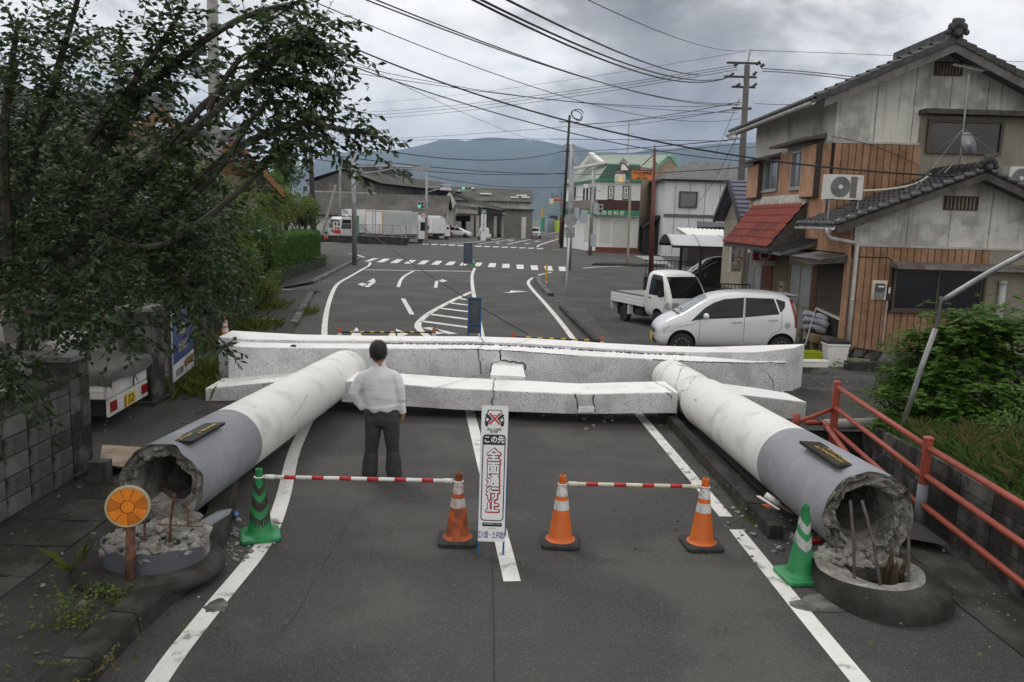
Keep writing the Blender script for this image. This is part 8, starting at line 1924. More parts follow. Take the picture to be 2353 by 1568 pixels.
t=thing('sign_post','thin white sign post leaning, with round sign seen from behind','sign post',tuple(G(1300,680)));q0=G(1300,680);tp_=A(1311,498,q0 .y);m=MB();m.tube([q0,tp_],.045,8);part('post',m,WHITEP,t,world=True,smooth=True)
cc=A(1311,506,q0 .y-.06);m=MB();m.lathe([(.27,0),(.27,.02)],(0,0,0),20,Matrix.Rotation(PI/2,3,'X'));m.v=[v+cc for v in m.v];part('round_sign',m,STEEL,t,world=True);
for y in(528,540):p=A(1309,y,q0 .y-.05);m=MB();m.box(p,(.42,.02,.2));part('plate',m,STEEL,t,world=True)
t,b,_=pole('signal_pole','galvanised signal pole in front of the shop shutters','signal pole',(1364.7,391),(1356,576),74,.17,.14,STEEL,'galvanised signal poles');signal(A(1380,480,73.6),False,t,5)
for(x,y,w,h)in((1369,479,.4,.95),(1363,553,.5,1.1)):m=MB();m.box(A(x,y,73.7),(w,.3,h));part('control_box',m,M('pale_blue_box',(0,0,0)),t,world=True)
m=MB();m.tube([A(1345,427,73.9),A(1365,433,74),A(1380,441,73.8)],.04,6);part('arm',m,STEEL,t,world=True);m=MB();m.box(A(1346,428,73.8),(.4,.4,.35));part('camera',m,WHITEP,t,world=True)
def lantern(base,top,arm_y,lx,ly,lh,sg_,Y,label,txt):
 t,b,tp=pole('lantern_post',label,'street lamp',top,base,Y,.15,.08,BRP,'brown lantern posts');k=Y/46
 m=MB();m.lathe([(.0,.0),(.1,.05),(.05,.25),(.0,.5)],tp,8);part('finial',m,BRP,t,world=True)
 p0,p1=A(top[0]-3,arm_y,Y),A(lx,arm_y,Y);m=MB();m.tube([p0,p0 .lerp(p1,.7),p0 .lerp(p1,.85)+Vector((0,0,.35)),p1+Vector((0,0,.4)),p1+Vector((0,0,-.1))],.05,6);m.tube([p0+Vector((0,0,.9)),p0 .lerp(p1,.5)],.03,6);part('arm',m,BRP,t,world=True)
 c=A(lx,ly,Y);h=lh;m=MB();m.lathe([(.1,h),(.26,h*.8),(.31,h*.4),(.31,-h*.5),(.24,-h)],c,8);ln=part('lantern',m,M('lantern_glass',(.62,.62,.58),.3),t,world=True);m=MB();m.box(c+Vector((0,-.30,-.05)),(.2,.05,.3));part('lit_panel',m,LANT,ln,world=True);m=MB();m.lathe([(.36,h*.95),(.08,h*1.3)],c,8);part('lantern_cap',m,BRP,ln,world=True)
 a,b2=A(sg_[0],sg_[3],Y-.1),A(sg_[1],sg_[2],Y-.1);m=MB();m.box2((a.x,Y-.15,a.z),(b2 .x,Y-.05,b2 .z));s_=part('name_sign',m,M('orange_sign',(.62,.20,.05),.5),t,world=True);cx=(a.x+b2 .x)/2;hh=b2 .z-a.z
 for s,f,sz in txt:part('lettering',text_mb(s,hh*sz,frame_tf((cx,Y-.16,a.z+hh*f),(1,0,0),(0,0,1)),.004,.003),BRWN,s_,world=True)
lantern((1495,640),(1504,352),392,1425,411,.34,(1451,1500,394,413),46,'brown lantern post with an orange salon name sign at the forecourt corner',(('すみれ美容室',.74,.36),('パーマ',.42,.24),('着付・貸衣裳',.15,.2)))
lantern((1287,550),(1290,447),452,1268,463,.45,(1272,1289,457,464),105,'far lantern post with a small orange sign beside the corner shop',(('福正衣料店',.5,.5),))
t=thing('lamp_column','thin pale lamp column standing on a traffic island','street lamp',tuple(G(1442,611)));q0=G(1442,611);m=MB();m.tube(spline([q0,A(1447,470,q0 .y),A(1448,430,q0 .y),A(1440,415,q0 .y)],4),.09,8);part('column',m,M('pale_olive_paint',(.30,.28,.21),.6),t,world=True,smooth=True)
m=MB();m.loft([[Vector((q0 .x+x*s,q0 .y+y*s,z))for x,y in((-2.8,-.9),(2.6,-.9),(3.2,.9),(-2.2,.9))]for s,z in((1,0),(.9,.16),(.85,.18))],True,True);part('island',m,DCONC,t,world=True)
pj_=A(1111,520,104);t=thing('laundry_sign','white coin laundry sign with a green top by the sheds','sign board',(pj_.x,104,0));a,b=A(1105,522,104),A(1118,482,104);m=MB();m.box2((a.x,103.9,0.2),(b.x,104.1,b.z));pn=part('panel',m,SIGNW,t,world=True);m=MB();m.box2((a.x,103.88,b.z-.6),(b.x,103.89,b.z));part('green_head',m,GRNF,pn,world=True);part('lettering',text_mb('JA',.5,frame_tf(((a.x+b.x)/2,103.86,b.z-.3),(1,0,0),(0,0,1)),.004,.006),WHITEP,pn,world=True)
for k,ch in enumerate('コインランド'):part('lettering',text_mb(ch if ch!='ー'else 'l',.4,frame_tf(((a.x+b.x)/2,103.86,b.z-.95-k*.36),(1,0,0),(0,0,1)),.004,.003),SIGNK,pn,world=True)
YB=M('yellow_bollard_paint',(.6,.35,.02),.5)
for(x,y,yt,lb)in((1255,653,608,'yellow marker post on the near right kerb'),(1278,557,540,'far yellow marker post by the shop corner')):
 q0=G(x,y);h=A(x,yt,q0 .y).z;t=thing('marker_post',lb,'bollard',tuple(q0),0,'yellow marker posts');m=MB();m.tube([(0,0,.1),(0,0,h)],.05,10);part('tube',m,YB,t);m=MB();m.tube([(0,0,0),(0,0,.12)],.055,10);part('foot',m,REFLW,t)
for(x0,x1,y0,y1,nm,mt)in((1439,1468,578,563,'red and white pipe guard',REDP),(1275,1300,556,543,'grey pipe guard',STEEL)):
 a,b=G(x0,y0),G(x1,y0+1);t=thing('pipe_guard',nm+' beside the corner shop','barrier',tuple(a));h=A(x0,y1,a.y).z;m=MB();m.tube(spline([a,a+Vector((0,0,h*.8)),a.lerp(b,.15)+Vector((0,0,h)),a.lerp(b,.85)+Vector((0,0,h)),b+Vector((0,0,h*.8)),b],3),.06,8);part('hoop',m,WHITEP if mt==REDP else STEEL,t,world=True);m=MB();m.tube([a.lerp(b,.3)+Vector((0,0,h)),a.lerp(b,.7)+Vector((0,0,h))],.065,8);part('red_sleeve',m,mt,t,world=True);m=MB();m.tube([a+Vector((0,0,h*.5)),b+Vector((0,0,h*.5))],.05,6);part('rail',m,WHITEP,t,world=True)
# -- old tiled houses on the left
TILG=M('grey_pan_tile',(.125,.125,.13),.45,var=.25,vs=5,dirt=(.07,.07,.068),ds=3,da=.6);TIMBO=M('ochre_timber',(.22,.10,.03),.7,var=.15,vs=4)
def tiled_house(label,x,y,rz,L,dep,ze,zr,hipg=True):
 t=thing('tiled_house',label,'house',(x,y,0),rz,'old houses with grey tiled roofs');m=MB();m.prism([(-L/2,-dep/2,0),(-L/2,dep/2,0),(-L/2,dep/2,ze),(-L/2,0,zr-.2),(-L/2,-dep/2,ze)],(L,0,0));part('wall',m,M('ochre_render',(.30,.24,.16),.9),t)
 for sg in(-1,1):
  n=int((L+1.6)/.3);mrows=12
  for r_ in range(mrows):
   f0,f1=r_/mrows,(r_+1.04)/mrows;o=.9;P_=lambda f,k,h:Vector((-L/2-.8+(L+1.6)*k/n/1.0,sg*(dep/2+o)*(1-f),ze-o*(zr-ze)/(dep/2)+(zr-ze)*(1+o/(dep/2))*f+h));m=MB()
   m.loft([[P_(f0,k+d,h+.06)for k in range(n)for d,h in((0,0),(.35,.0),(.6,.07),(.85,.07))],[P_(f1,k+d,h)for k in range(n)for d,h in((0,0),(.35,.0),(.6,.07),(.85,.07))]],False,False);part('tile_course',m,TILG,t)
 m=MB();m.box2((-L/2-.9,-.22,zr-.1),(L/2+.9,.22,zr+.35));rg_=part('ridge',m,TILG,t)
 for s in(-1,1):m=MB();m.box((s*(L/2+.9),0,zr+.25),(.25,.5,.7));part('ridge_end_tile',m,TILG,rg_)
 for s in(-1,1):
  for q in(-1,1):m=MB();m.beam((s*(L/2+.75),q*(dep/2+.8),ze-.75*(zr-ze)/(dep/2)),(s*(L/2+.75),0,zr-.12),.1,.28);part('bargeboard',m,TIMBO,t)
  m=MB();m.prism([(s*(L/2+.05),-dep*.36,ze+.3),(s*(L/2+.05),dep*.36,ze+.3),(s*(L/2+.05),0,zr-.3)],(s*.06,0,0));part('gable_lattice',m,TIMBO,t)
 return t
c=A(560,400,58);tiled_house('old house with grey tiles and ochre gable beside the shrubs',-24.0,60.6,R(-28),7,9,A(560,425,55).z,A(560,365,59).z)
c=A(330,380,30);tiled_house('old house with a long grey tiled roof behind the big tree',c.x+.2,31,R(-8),4.6,6.5,A(340,400,27).z,A(340,318,31).z)
c=A(70,300,24);tiled_house('old house with grey ridge tiles half hidden at the far left',c.x-1.5,25,R(10),8,6,A(70,280,22).z,A(70,232,25).z)
# -- mountains and the air between
FOR=M('forest_slope',(.035,.055,.03),.95,var=.5,vs=.006,dirt=(.06,.08,.04),ds=.012,da=.6)
def ridge(name,prof,Y,depth,amp,seed):
 m=MB();rows=[];n=240;x0,x1=prof[0][0],prof[-1][0]
 for j,f in enumerate((0,.18,.35,.5,.65,.78,.9,1.0,1.25)):
  row=[]
  for i in range(n+1):
   x=x0+(x1-x0)*i/n;p=A(x,itp(prof,x),Y);h=max(20,p.z);yy=Y-depth*(1-f);q=Vector((p.x,yy,0));s=p.x/700
   g=noise.fractal(Vector((s,f*3+seed,seed)),.9,2,5)*amp*(1-abs(f-.5)*.6)
   q.z=h*(f**.9 if f<=1 else .4)+(g if 0<f<1 else(0 if f==0 else noise.fractal(Vector((p.x/60,seed,0)),.8,2,4)*amp*.07));row.append(q)
  rows.append(row)
 m.loft(rows,False,False);o=struct(name,m,FOR,None,True);return o
ridge('mountain',[(-900,420),(-300,380),(100,395),(400,420),(690,395),(758,352),(819,349),(896,347),(925,343),(969,334),(1010,322),(1036,319.5),(1072,325),(1100,318),(1124,315),(1159,318),(1203,321),(1247,324),(1291,334),(1340,352),(1480,390),(1800,430),(2600,470)],7500,3200,70,1.0)
ridge('mountain',[(1180,500),(1250,400),(1285,336),(1303,330),(1320,334),(1338,340),(1370,350),(1406,349),(1429,353),(1455,352),(1494,343),(1558,341),(1600,336),(1646,330),(1734,328),(1900,335),(2300,345),(2900,400),(3300,460)],5600,2300,60,4.0)
hb=MB();hb.box2((-16000,-12,-1.1),(16000,10600,980));hz_o=single('haze',hb,M('haze_air',(.8,.8,.8)),'pale blue haze in the air before the mountains','haze',origin=(0,0,0),kind='stuff')
hm_=MATS['haze_air'].node_tree;hm_.nodes.clear();pv=NW(hm_,'ShaderNodeVolumePrincipled');pv.inputs['Color'].default_value=(.50,.68,1,1);pv.inputs['Density'].default_value=1.1e-4;pv.inputs['Anisotropy'].default_value=.2;ho=NW(hm_,'ShaderNodeOutputMaterial');hm_.links.new(pv.outputs[0],ho.inputs['Volume'])
# -- vegetation
LF=dict(dark=leafmat('dark_leaf',(.016,.036,.012),(.046,.088,.022),.42,.3,.4),mid=leafmat('mid_leaf',(.045,.095,.02),(.105,.17,.035),.45,.4),yel=leafmat('yellow_green_leaf',(.09,.14,.018),(.19,.22,.04),.5,.45),maple=leafmat('maple_leaf',(.06,.15,.02),(.13,.25,.035),.45,.5),hedge=leafmat('hedge_leaf',(.05,.125,.02),(.095,.19,.035),.5,.35),dry=leafmat('dry_grass',(.16,.13,.05),(.10,.12,.03),.7,.3))
BARK=M('grey_bark',(.06,.052,.043),.9,var=.3,vs=9,bump=.6,bs=40)
def leaf_mb(mb,p,d,L,w,g,droop=.0):
 """one leaf: two faces folded along the midrib"""
 d=d.normalized();s=d.cross(Vector((g.uniform(-1,1),g.uniform(-1,1),g.uniform(.1,1))));s=s.normalized()if s.length>1e-3 else d.orthogonal().normalized();u=s.cross(d)
 m_=p+d*L*.45;o=len(mb.v);mb.v+=[p,m_+s*w-u*w*.3,p+d*L-Vector((0,0,droop*L)),m_-s*w-u*w*.3];mb.f+=[[o,o+1,o+2],[o,o+2,o+3]];mb.mi+=[0,0]
def twig(mb,wd,p,d,L,g,n,ll,lw,droop=.3,r_=.004):
 pts=[p];dd=d.normalized();k=5
 for i in range(k):dd=(dd+Vector((g.gauss(0,.12),g.gauss(0,.12),g.gauss(0,.1)-droop*.12))).normalized();pts.append(pts[-1]+dd*L/k)
 if wd is not None:wd.tube(pts,[r_*(1-.7*i/k)for i in range(k+1)],3,False)
 for i in range(n):
  f=(i+.5)/n*k;j=min(k-1,int(f));q=pts[j].lerp(pts[j+1],f-j);ax=(pts[j+1]-pts[j]).normalized();sd=ax.cross(Vector((0,0,1)));sd=(sd.normalized()if sd.length>1e-3 else ax.orthogonal())*(1 if i%2 else-1)
  leaf_mb(mb,q,ax*.55+sd*.8+Vector((g.gauss(0,.25),g.gauss(0,.25),g.gauss(-.1,.3))),ll*g.uniform(.6,1.15),lw*g.uniform(.8,1.2),g,.15)
 return pts
g_=random.Random(99)
tr=thing('broadleaf_tree','large dark leafy tree hanging over the block wall at the left','tree',(-7.4,7.2,0));cb,wb=MB(),MB()
limbs=[([(-120,720,7.6),(130,600,7.4),(330,410,6.9),(500,250,6.4),(640,130,6.2),(690,85,6.1)],.05,1),([(100,660,7.4),(370,490,7),(540,345,6.6),(690,285,6.3),(780,298,6.2),(850,308,6.1)],.04,.55),([(150,520,7.4),(290,260,7),(420,130,6.8),(560,40,6.6),(690,5,6.5)],.045,1),([(60,420,7.5),(130,170,7.2),(190,-40,7)],.05,1),([(150,660,7.3),(340,620,6.9),(420,650,6.7),(455,700,6.6)],.035,.7),([(60,720,7),(190,725,6.7),(300,750,6.5)],.03,.8),([(300,500,7),(420,540,6.8),(470,580,6.7)],.03,.7),([(330,400,6.9),(500,215,6.5),(660,190,6.2),(715,210,6.2)],.03,.8),([(250,560,7),(380,560,6.6),(560,430,6.3),(650,330,6.2),(670,335,6.2)],.03,.5),([(20,600,7.2),(10,300,7),(40,60,6.9)],.05,1),([(200,330,7),(330,160,6.7),(420,20,6.6)],.035,1),([(0,790,6.6),(30,850,6.4),(45,900,6.3)],.025,.6),([(370,480,7),(480,420,6.7),(600,250,6.4),(690,240,6.3)],.025,.6),([(430,690,6.7),(480,775,6.55),(505,800,6.5),(530,792,6.45)],.012,.22),([(480,250,6.4),(560,130,6.3),(700,100,6.2),(735,120,6.2)],.02,.8)]
trunk=MB();trunk.tube(spline([Vector((-7.4,7.3,0)),Vector((-7.3,7.5,1.5)),A(-120,720,7.6),A(60,420,7.5)],5),[.19]*5+[.15]*5+[.1]*6,10);part('trunk',trunk,BARK,tr,world=True,smooth=True)
for pts,r_,dn in limbs:
 q=spline([A(*p)for p in pts],6);n=len(q);wb.tube(q,[r_*(1-.8*i/n)+.004 for i in range(n)],6,False)
 for i in range(1,n):
  for k in range(int(6.4*dn*(1.15 if i<n*.7 else .7))):
   p=q[i-1].lerp(q[i],g_.random())
   if-.335>p.x/p.y>-.405 and p.z>3.3 and g_.random()<.88:continue
   ax=(q[i]-q[i-1]).normalized();d=ax*.7+Vector((g_.gauss(0,.6),g_.gauss(0,.75),g_.gauss(.0,.5)));L=g_.uniform(.25,.62)*(1 if i<n*.8 else .6)*(.45 if r_<.015 else 1)
   t2=twig(cb,wb,p,d,L,g_,int(L*25),.082,.019)
   if g_.random()<.6:twig(cb,wb,t2[3],d+Vector((g_.gauss(0,.8),g_.gauss(0,.8),g_.gauss(-.2,.4))),L*.6,g_,int(L*16),.078,.018)
for k in range(1000):
 x=g_.uniform(-150,1)if g_.random()<.12 else 430*g_.random()**1.1;y=g_.uniform(60,725);
 if x>330 and(y<250 or y>690)or(y<360 and g_.random()<.6)or(x>400 and g_.random()<.5):continue
 p=A(x,y,g_.uniform(6.6,9.6));twig(cb,None if k%2 else wb,p,Vector((g_.gauss(0,1),g_.gauss(0,1),g_.gauss(0,.6))),.55,g_,17,.075,.018)
part('branch',wb,BARK,tr,world=True);part('crown',cb,LF['dark'],tr,world=True,kind='stuff')
def shrub(name,label,cat,c,r,n,mat,ll,grp=None,trunk_h=0.0,lw=.32,clump=9):
 t=thing(name,label,cat,(c[0],c[1],0),0,grp);mb=MB();wd=MB();cl=[]
 for k in range(clump):
  a=g_.uniform(0,2*PI);e=math.acos(1-1.35*g_.random());cl.append((Vector((r[0]*.62*math.sin(e)*math.cos(a),r[1]*.62*math.sin(e)*math.sin(a),c[2]+r[2]*.6*math.cos(e))),g_.uniform(.3,.55)))
 for k in range(n):
  q,s=g_.choice(cl);d=Vector((g_.gauss(0,1),g_.gauss(0,1),g_.gauss(0,1))).normalized();rr=s*(.55+.5*g_.random());p=q+Vector((d.x*r[0]*rr,d.y*r[1]*rr,d.z*r[2]*rr))
  if p.z<.05:p.z=.05+g_.random()*.2
  leaf_mb(mb,p,d+Vector((0,0,g_.gauss(.1,.5)))+Vector((g_.gauss(0,.5),g_.gauss(0,.5),0)),ll*g_.uniform(.6,1.2),ll*lw,g_,.1)
 for q,s in cl:wd.tube([(g_.uniform(-.1,.1),g_.uniform(-.1,.1),0),q*.5+Vector((0,0,c[2]*.2)),q],[.05,.03,.012],5,False)
 part('stem',wd,BARK,t);part('crown',mb,mat,t,kind='stuff');return t
GS='garden shrubs along the left footpath'
for(x,y,Y,rx,rz_,n,mt,ll,lb)in((430,640,17.5,1.15,1.3,3600,'dark',.1,'dark garden shrub just behind the signboard'),(535,650,21,.85,1.2,3400,'mid',.09,'leafy mid green shrub above the drain grates'),(380,560,19,1.6,1.8,4500,'dark',.11,'tall dark shrub behind the gate post'),(600,668,26.5,.65,.6,2200,'yel',.08,'low yellow green shrub at the footpath edge'),(575,560,26,1.15,1.2,4000,'mid',.11,'rounded green shrub below the grey tiled gable'),(640,480,46,2.0,1.4,4600,'yel',.15,'yellow green garden tree above the clipped hedge'),(515,505,24,1.25,1.5,4000,'mid',.11,'bushy garden tree beside the thick utility pole'),(695,497,50,1.7,1.3,4200,'mid',.15,'green garden tree right behind the hedge'),(622,428,52,1.2,.9,2800,'hedge',.15,'clipped cloud pine below the ochre gable'),(440,470,22,1.4,1.5,4000,'mid',.11,'green shrub under the long tiled roof'),(560,600,23,.5,.9,2200,'yel',.08,'slender yellow green shrub by the drain grates'),(300,560,14.5,1.5,1.9,4500,'dark',.11,'dense dark shrub behind the first gate post'),(150,560,13.5,1.7,2.2,4800,'dark',.11,'dense dark shrub at the back of the yard'),(20,600,13,1.8,2.5,4300,'dark',.11,'dense dark shrub at the far left of the yard'),(655,395,70,1.6,2.0,3600,'mid',.22,'tall green tree beyond the ochre gable')):
 p=A(x,y,Y);shrub('garden_shrub',lb,'shrub',(p.x,p.y,max(.4,p.z)),(rx,rx,rz_),n,LF[mt],ll,GS,clump=12)
hg=thing('clipped_hedge','neatly clipped bright green hedge on the left corner','hedge',(-10.5,36,0));H0,H1,H2,H3=Vector((-10.45,34.6,0)),Vector((-10.85,41,0)),Vector((-11.25,46,0)),Vector((-12.4,47.6,0));mb=MB();hp2=spline([H0,H1,H2,H3],8);zt=2.1
for i in range(len(hp2)-1):
 a,b=hp2[i],hp2[i+1];d=(b-a);nn=Vector((-d.y,d.x,0)).normalized()
 for k in range(int(d.length*1500)):
  u=g_.random();side=g_.random()
  if side<.55:p=a.lerp(b,u)+Vector((0,0,.75+(zt-.75)*g_.random()))+nn*g_.uniform(-.03,.06);dr=-nn
  elif side<.85:p=a.lerp(b,u)+nn*1.1*g_.random()+Vector((0,0,zt+g_.uniform(-.05,.03)));dr=Vector((0,0,1))
  else:p=a.lerp(b,u)+nn*g_.random()*1.1+Vector((0,0,.8+1.25*g_.random()));dr=-nn
  leaf_mb(mb,p,dr+Vector((g_.gauss(0,.5),g_.gauss(0,.5),g_.gauss(.3,.5))),.11,.028,g_)
for k in range(2500):p=H0+Vector((-g_.random()*1.1,g_.uniform(-.05,.05),.75+1.35*g_.random()));leaf_mb(mb,p,Vector((g_.gauss(0,.5),-1,g_.gauss(.3,.5))),.11,.028,g_)
part('foliage',mb,LF['hedge'],hg,world=True,kind='stuff')
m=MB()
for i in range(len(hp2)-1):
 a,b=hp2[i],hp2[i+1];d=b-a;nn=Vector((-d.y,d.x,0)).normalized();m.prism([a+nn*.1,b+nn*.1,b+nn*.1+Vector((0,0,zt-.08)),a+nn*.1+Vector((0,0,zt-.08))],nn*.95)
part('shade_core',m,M('hedge_shade',(.012,.02,.008),.95),hg,world=True)  # solid core in near-black green: shade between the leaves put into its colour
m=MB();lw0=[Vector((-7.0,19.0,0)),Vector((-8.2,25,0)),Vector((-9.2,30,0)),Vector((-10.3,35,0)),Vector((-11.1,47,0))]
for a,b in zip(lw0,lw0[1:]):d=b-a;nn=Vector((-d.y,d.x,0)).normalized();m.prism([a,b,b+Vector((0,0,.6)),a+Vector((0,0,.6))],nn*.18)
single('garden_wall',m,DCONC,'low dark garden wall under the hedge and shrubs','wall')
mb=MB()
for k in range(5200):f=g_.random()**.8*3.999;i=int(f);p=lw0[i].lerp(lw0[i+1],f-i)+Vector((g_.uniform(-.35,.2),0,g_.uniform(.25,.8)));leaf_mb(mb,p,Vector((g_.gauss(.4,.6),g_.gauss(0,.6),g_.gauss(.2,.6))),.085,.024,g_)
single('trailing_plants',mb,LF['mid'],'small leaved plants trailing over the garden wall','plants',kind='stuff')
mp_=thing('maple','bright green maple shrub between the ditch and the house','shrub',(8.0,12.2,.3));mb=MB();wd=MB();cs=[]
for(x,y,Y,s)in((2130,800,12.6,.5),(2210,770,12.2,.5),(2190,850,11.9,.6),(2280,800,12,.6),(2340,860,11.7,.7),(2250,900,11.5,.7),(2140,900,11.9,.6),(2330,950,11.2,.7),(2200,960,11.2,.6),(2300,1010,10.6,.6),(2110,960,11.9,.4),(2380,800,11.8,.8),(2420,930,11,.9),(2190,755,12.3,.4),(2260,745,12.2,.4),(2120,850,12.4,.4),(2320,760,12.1,.5),(2250,1080,10.2,.45),(2330,1100,9.9,.5)):cs.append((A(x,y,Y),s))
for k in range(1250):
 c,s=g_.choice(cs);p=c+Vector((g_.gauss(0,s*.62),g_.gauss(0,s*.5),g_.gauss(0,s*.42)));an0=g_.uniform(0,2*PI);d=Vector((math.cos(an0),math.sin(an0),-.12));L=g_.uniform(.2,.45)
 for i in range(11):
  q=p+d*L*i/10+Vector((g_.gauss(0,.05),g_.gauss(0,.05),g_.gauss(0,.018)-.05*(i/10)**2));a0=an0+g_.gauss(0,.9);lf=g_.uniform(.07,.115)
  for b in(-1.15,-.55,0,.55,1.15):
   dd=Vector((math.cos(a0+b),math.sin(a0+b),g_.gauss(-.25,.1)))*lf*(1-.28*abs(b));sd=Vector((-dd.y,dd.x,0))*.22;o=len(mb.v);mb.v+=[q,q+dd*.5+sd,q+dd,q+dd*.5-sd];mb.f.append([o,o+1,o+2,o+3]);mb.mi.append(0)
for c,s in cs:wd.tube(spline([Vector((8.0,12.2,.2)),Vector((8.0,12.2,0)).lerp(c,.5)+Vector((0,0,.2)),c],3),[.035]*3+[.022]*3+[.008],5,False)
part('stem',wd,BARK,mp_,world=True);part('crown',mb,LF['maple'],mp_,world=True,kind='stuff')
for(x,y,Y,r,n,mt,lb,ll)in((2085,860,13.0,.62,3200,'mid','small leaved shrub left of the bent pole',.045),(2065,950,12.6,.5,2000,'mid','low leafy shrub at the ditch corner',.045),(2330,1060,9.6,.6,2600,'mid','leafy weeds growing above the retaining wall',.06)):p=A(x,y,Y);shrub('small_shrub',lb,'shrub',(p.x,p.y,max(.5,p.z)),(r,r,r*.9),n,LF[mt],ll,'small shrubs by the ditch',clump=10)
m=MB();m.loft([[Vector((4.83,y,.74-max(0,y-8.4)*.14))+(Vector((max(0,y-8.4)*.25,0,0))),Vector((6.6,y,.8-max(0,y-8.4)*.1)),Vector((9,y,.8-max(0,y-8.4)*.1)),Vector((14,y,.7))]for y in(3,6,8.4,10,11.4,13.2)],False,False);struct('garden_soil',m,EARTH)
def grass(name,label,area,n,L,mat,w=.006):
 mb=MB()
 for k in range(n):
  p=area();d=Vector((g_.gauss(0,.45),g_.gauss(0,.45),1)).normalized();l=L*g_.uniform(.5,1.2);s=Vector((-d.y,d.x,0));s=(s.normalized()if s.length>1e-3 else Vector((1,0,0)))*w;m1=p+d*l*.55;tp=p+d*l+Vector((d.x,d.y,-.5))*l*.35;o=len(mb.v);mb.v+=[p-s,p+s,m1+s*.8,tp,m1-s*.8];mb.f.append([o,o+1,o+2,o+3,o+4]);mb.mi.append(0)
 return single(name,mb,mat,label,'grass',kind='stuff')
grass('grass','long green grass above the retaining wall',lambda:(lambda y:Vector((4.9+max(0,y-8.4)*.25+g_.random()**1.5*1.6,y,.74-max(0,y-8.4)*.12)))(g_.uniform(4.5,11)),2600,.26,LF['mid'])
grass('grass','ground cover leaves spilling over the retaining wall',lambda:(lambda y:Vector((4.72+max(0,y-8.4)*.25+g_.random()*.3,y,.72-max(0,y-8.4)*.13)))(g_.uniform(6.5,11.3)),2600,.12,LF['mid'],.016)
grass('grass','dry stalks among the grass above the retaining wall',lambda:(lambda y:Vector((4.95+max(0,y-8.4)*.25+g_.random()*1.6,y,.74-max(0,y-8.4)*.12)))(g_.uniform(4.5,11)),800,.34,LF['dry'])
grass('grass','dry yellow grass tufts at the house foot',lambda:Vector((g_.uniform(8.7,10.6),g_.uniform(17.0,18.3),0)),1500,.22,LF['dry'])
grass('grass','grass tufts at the footpath edge by the left beam end',lambda:(lambda p:Vector((p.x+g_.gauss(0,.3),p.y+g_.gauss(0,.5),.02)))(g_.choice((G(470,900),G(500,860),G(480,800),G(610,715),G(585,760)))),1500,.42,LF['yel'])
grass('grass','small grass tuft against the far left kerb',lambda:G(710,722)+Vector((g_.gauss(0,.12),g_.gauss(0,.3),0)),90,.3,LF['yel'])
grass('moss','thin moss and weeds along the right kerb foot',lambda:(lambda f:Vector((2.58+.12*f+g_.gauss(0,.02),12.5-4.3*f,0)))(g_.random()),900,.03,LF['yel'],.008)
def weed(label,x,y,n,h,mat,z=.1):
 p=G(x,y,z);mb=MB()
 for k in range(n):
  b=p+Vector((g_.gauss(0,.09),g_.gauss(0,.09),0));twig(mb,mb,b,Vector((g_.gauss(0,.5),g_.gauss(0,.5),1)),h*g_.uniform(.5,1.1),g_,11,.045,.011,.3,.003)
 single('weed',mb,mat,label,'weed','weeds in the left verge',origin=p,kind='stuff'if n>6 else None)
for a in(('weed with small leaves against the reflector post',310,1335,5,.22,LF['mid']),('upright leafy weed in front of the grey stump skirt',338,1310,5,.36,LF['mid']),('wide patch of yellowing weeds at the left kerb',180,1440,16,.3,LF['yel']),('weed patch right of the yellowing weeds',240,1395,8,.25,LF['yel']),('bright small weed beside the plinth',205,1378,4,.2,LF['maple']),('dry brown weed near the bottom of the left kerb',200,1545,7,.2,LF['dry'])):weed(*a)
grass('grass_blades','two tall grass blades left of the stump plinth',lambda:G(172,1318,.1)+Vector((g_.gauss(0,.02),g_.gauss(0,.02),0)),9,.34,LF['yel'],.005)
mb=MB()
for k in range(2600):p=Vector((-4.93+g_.uniform(-.1,.1),7.1-abs(g_.gauss(0,.8)),1.34-abs(g_.gauss(0,.24))));leaf_mb(mb,p+Vector((.03,0,0)),Vector((1,g_.gauss(0,.6),g_.gauss(-.2,.5))),.07,.025,g_)
single('ivy',mb,LF['dark'],'dark ivy hanging over the top of the block wall','ivy',kind='stuff')
mb=MB()
for k in range(420):
 x,y=g_.choice(((-3.6,5.5),(-4.0,7.0),(-3.4,4.6),(3.0,8.5),(4.2,6.6),(-4.3,9.3),(2.4,9)));p=Vector((x+g_.gauss(0,.5),y+g_.gauss(0,.8),.128 if x<0 else .112));
 if-2.75<p.x<2.6:p.z=.008
 leaf_mb(mb,p,Vector((g_.gauss(0,1),g_.gauss(0,1),.12)),.05,.015,g_)
single('fallen_leaves',mb,LF['dry'],'dry fallen leaves scattered on the footpaths','leaves',kind='stuff')
m=MB()
for(x0,y0,z0)in((-8.2,12.3,.6),(-8.0,12.0,.8),(-7.6,12.6,.5)):
 n=14;m.loft([[Vector((x0+(i-7)*.09,y0+j*.12,z0+.3*noise.noise(Vector((i*.5,j*.6,x0*9)))-.02*j))for i in range(n)]for j in range(8)],False,False)
single('plastic_sheet',m,M('crumpled_plastic',(.5,.5,.51),.25,spec=.7),'crumpled pale plastic sheeting heaped behind the tarpaulin truck','sheeting')
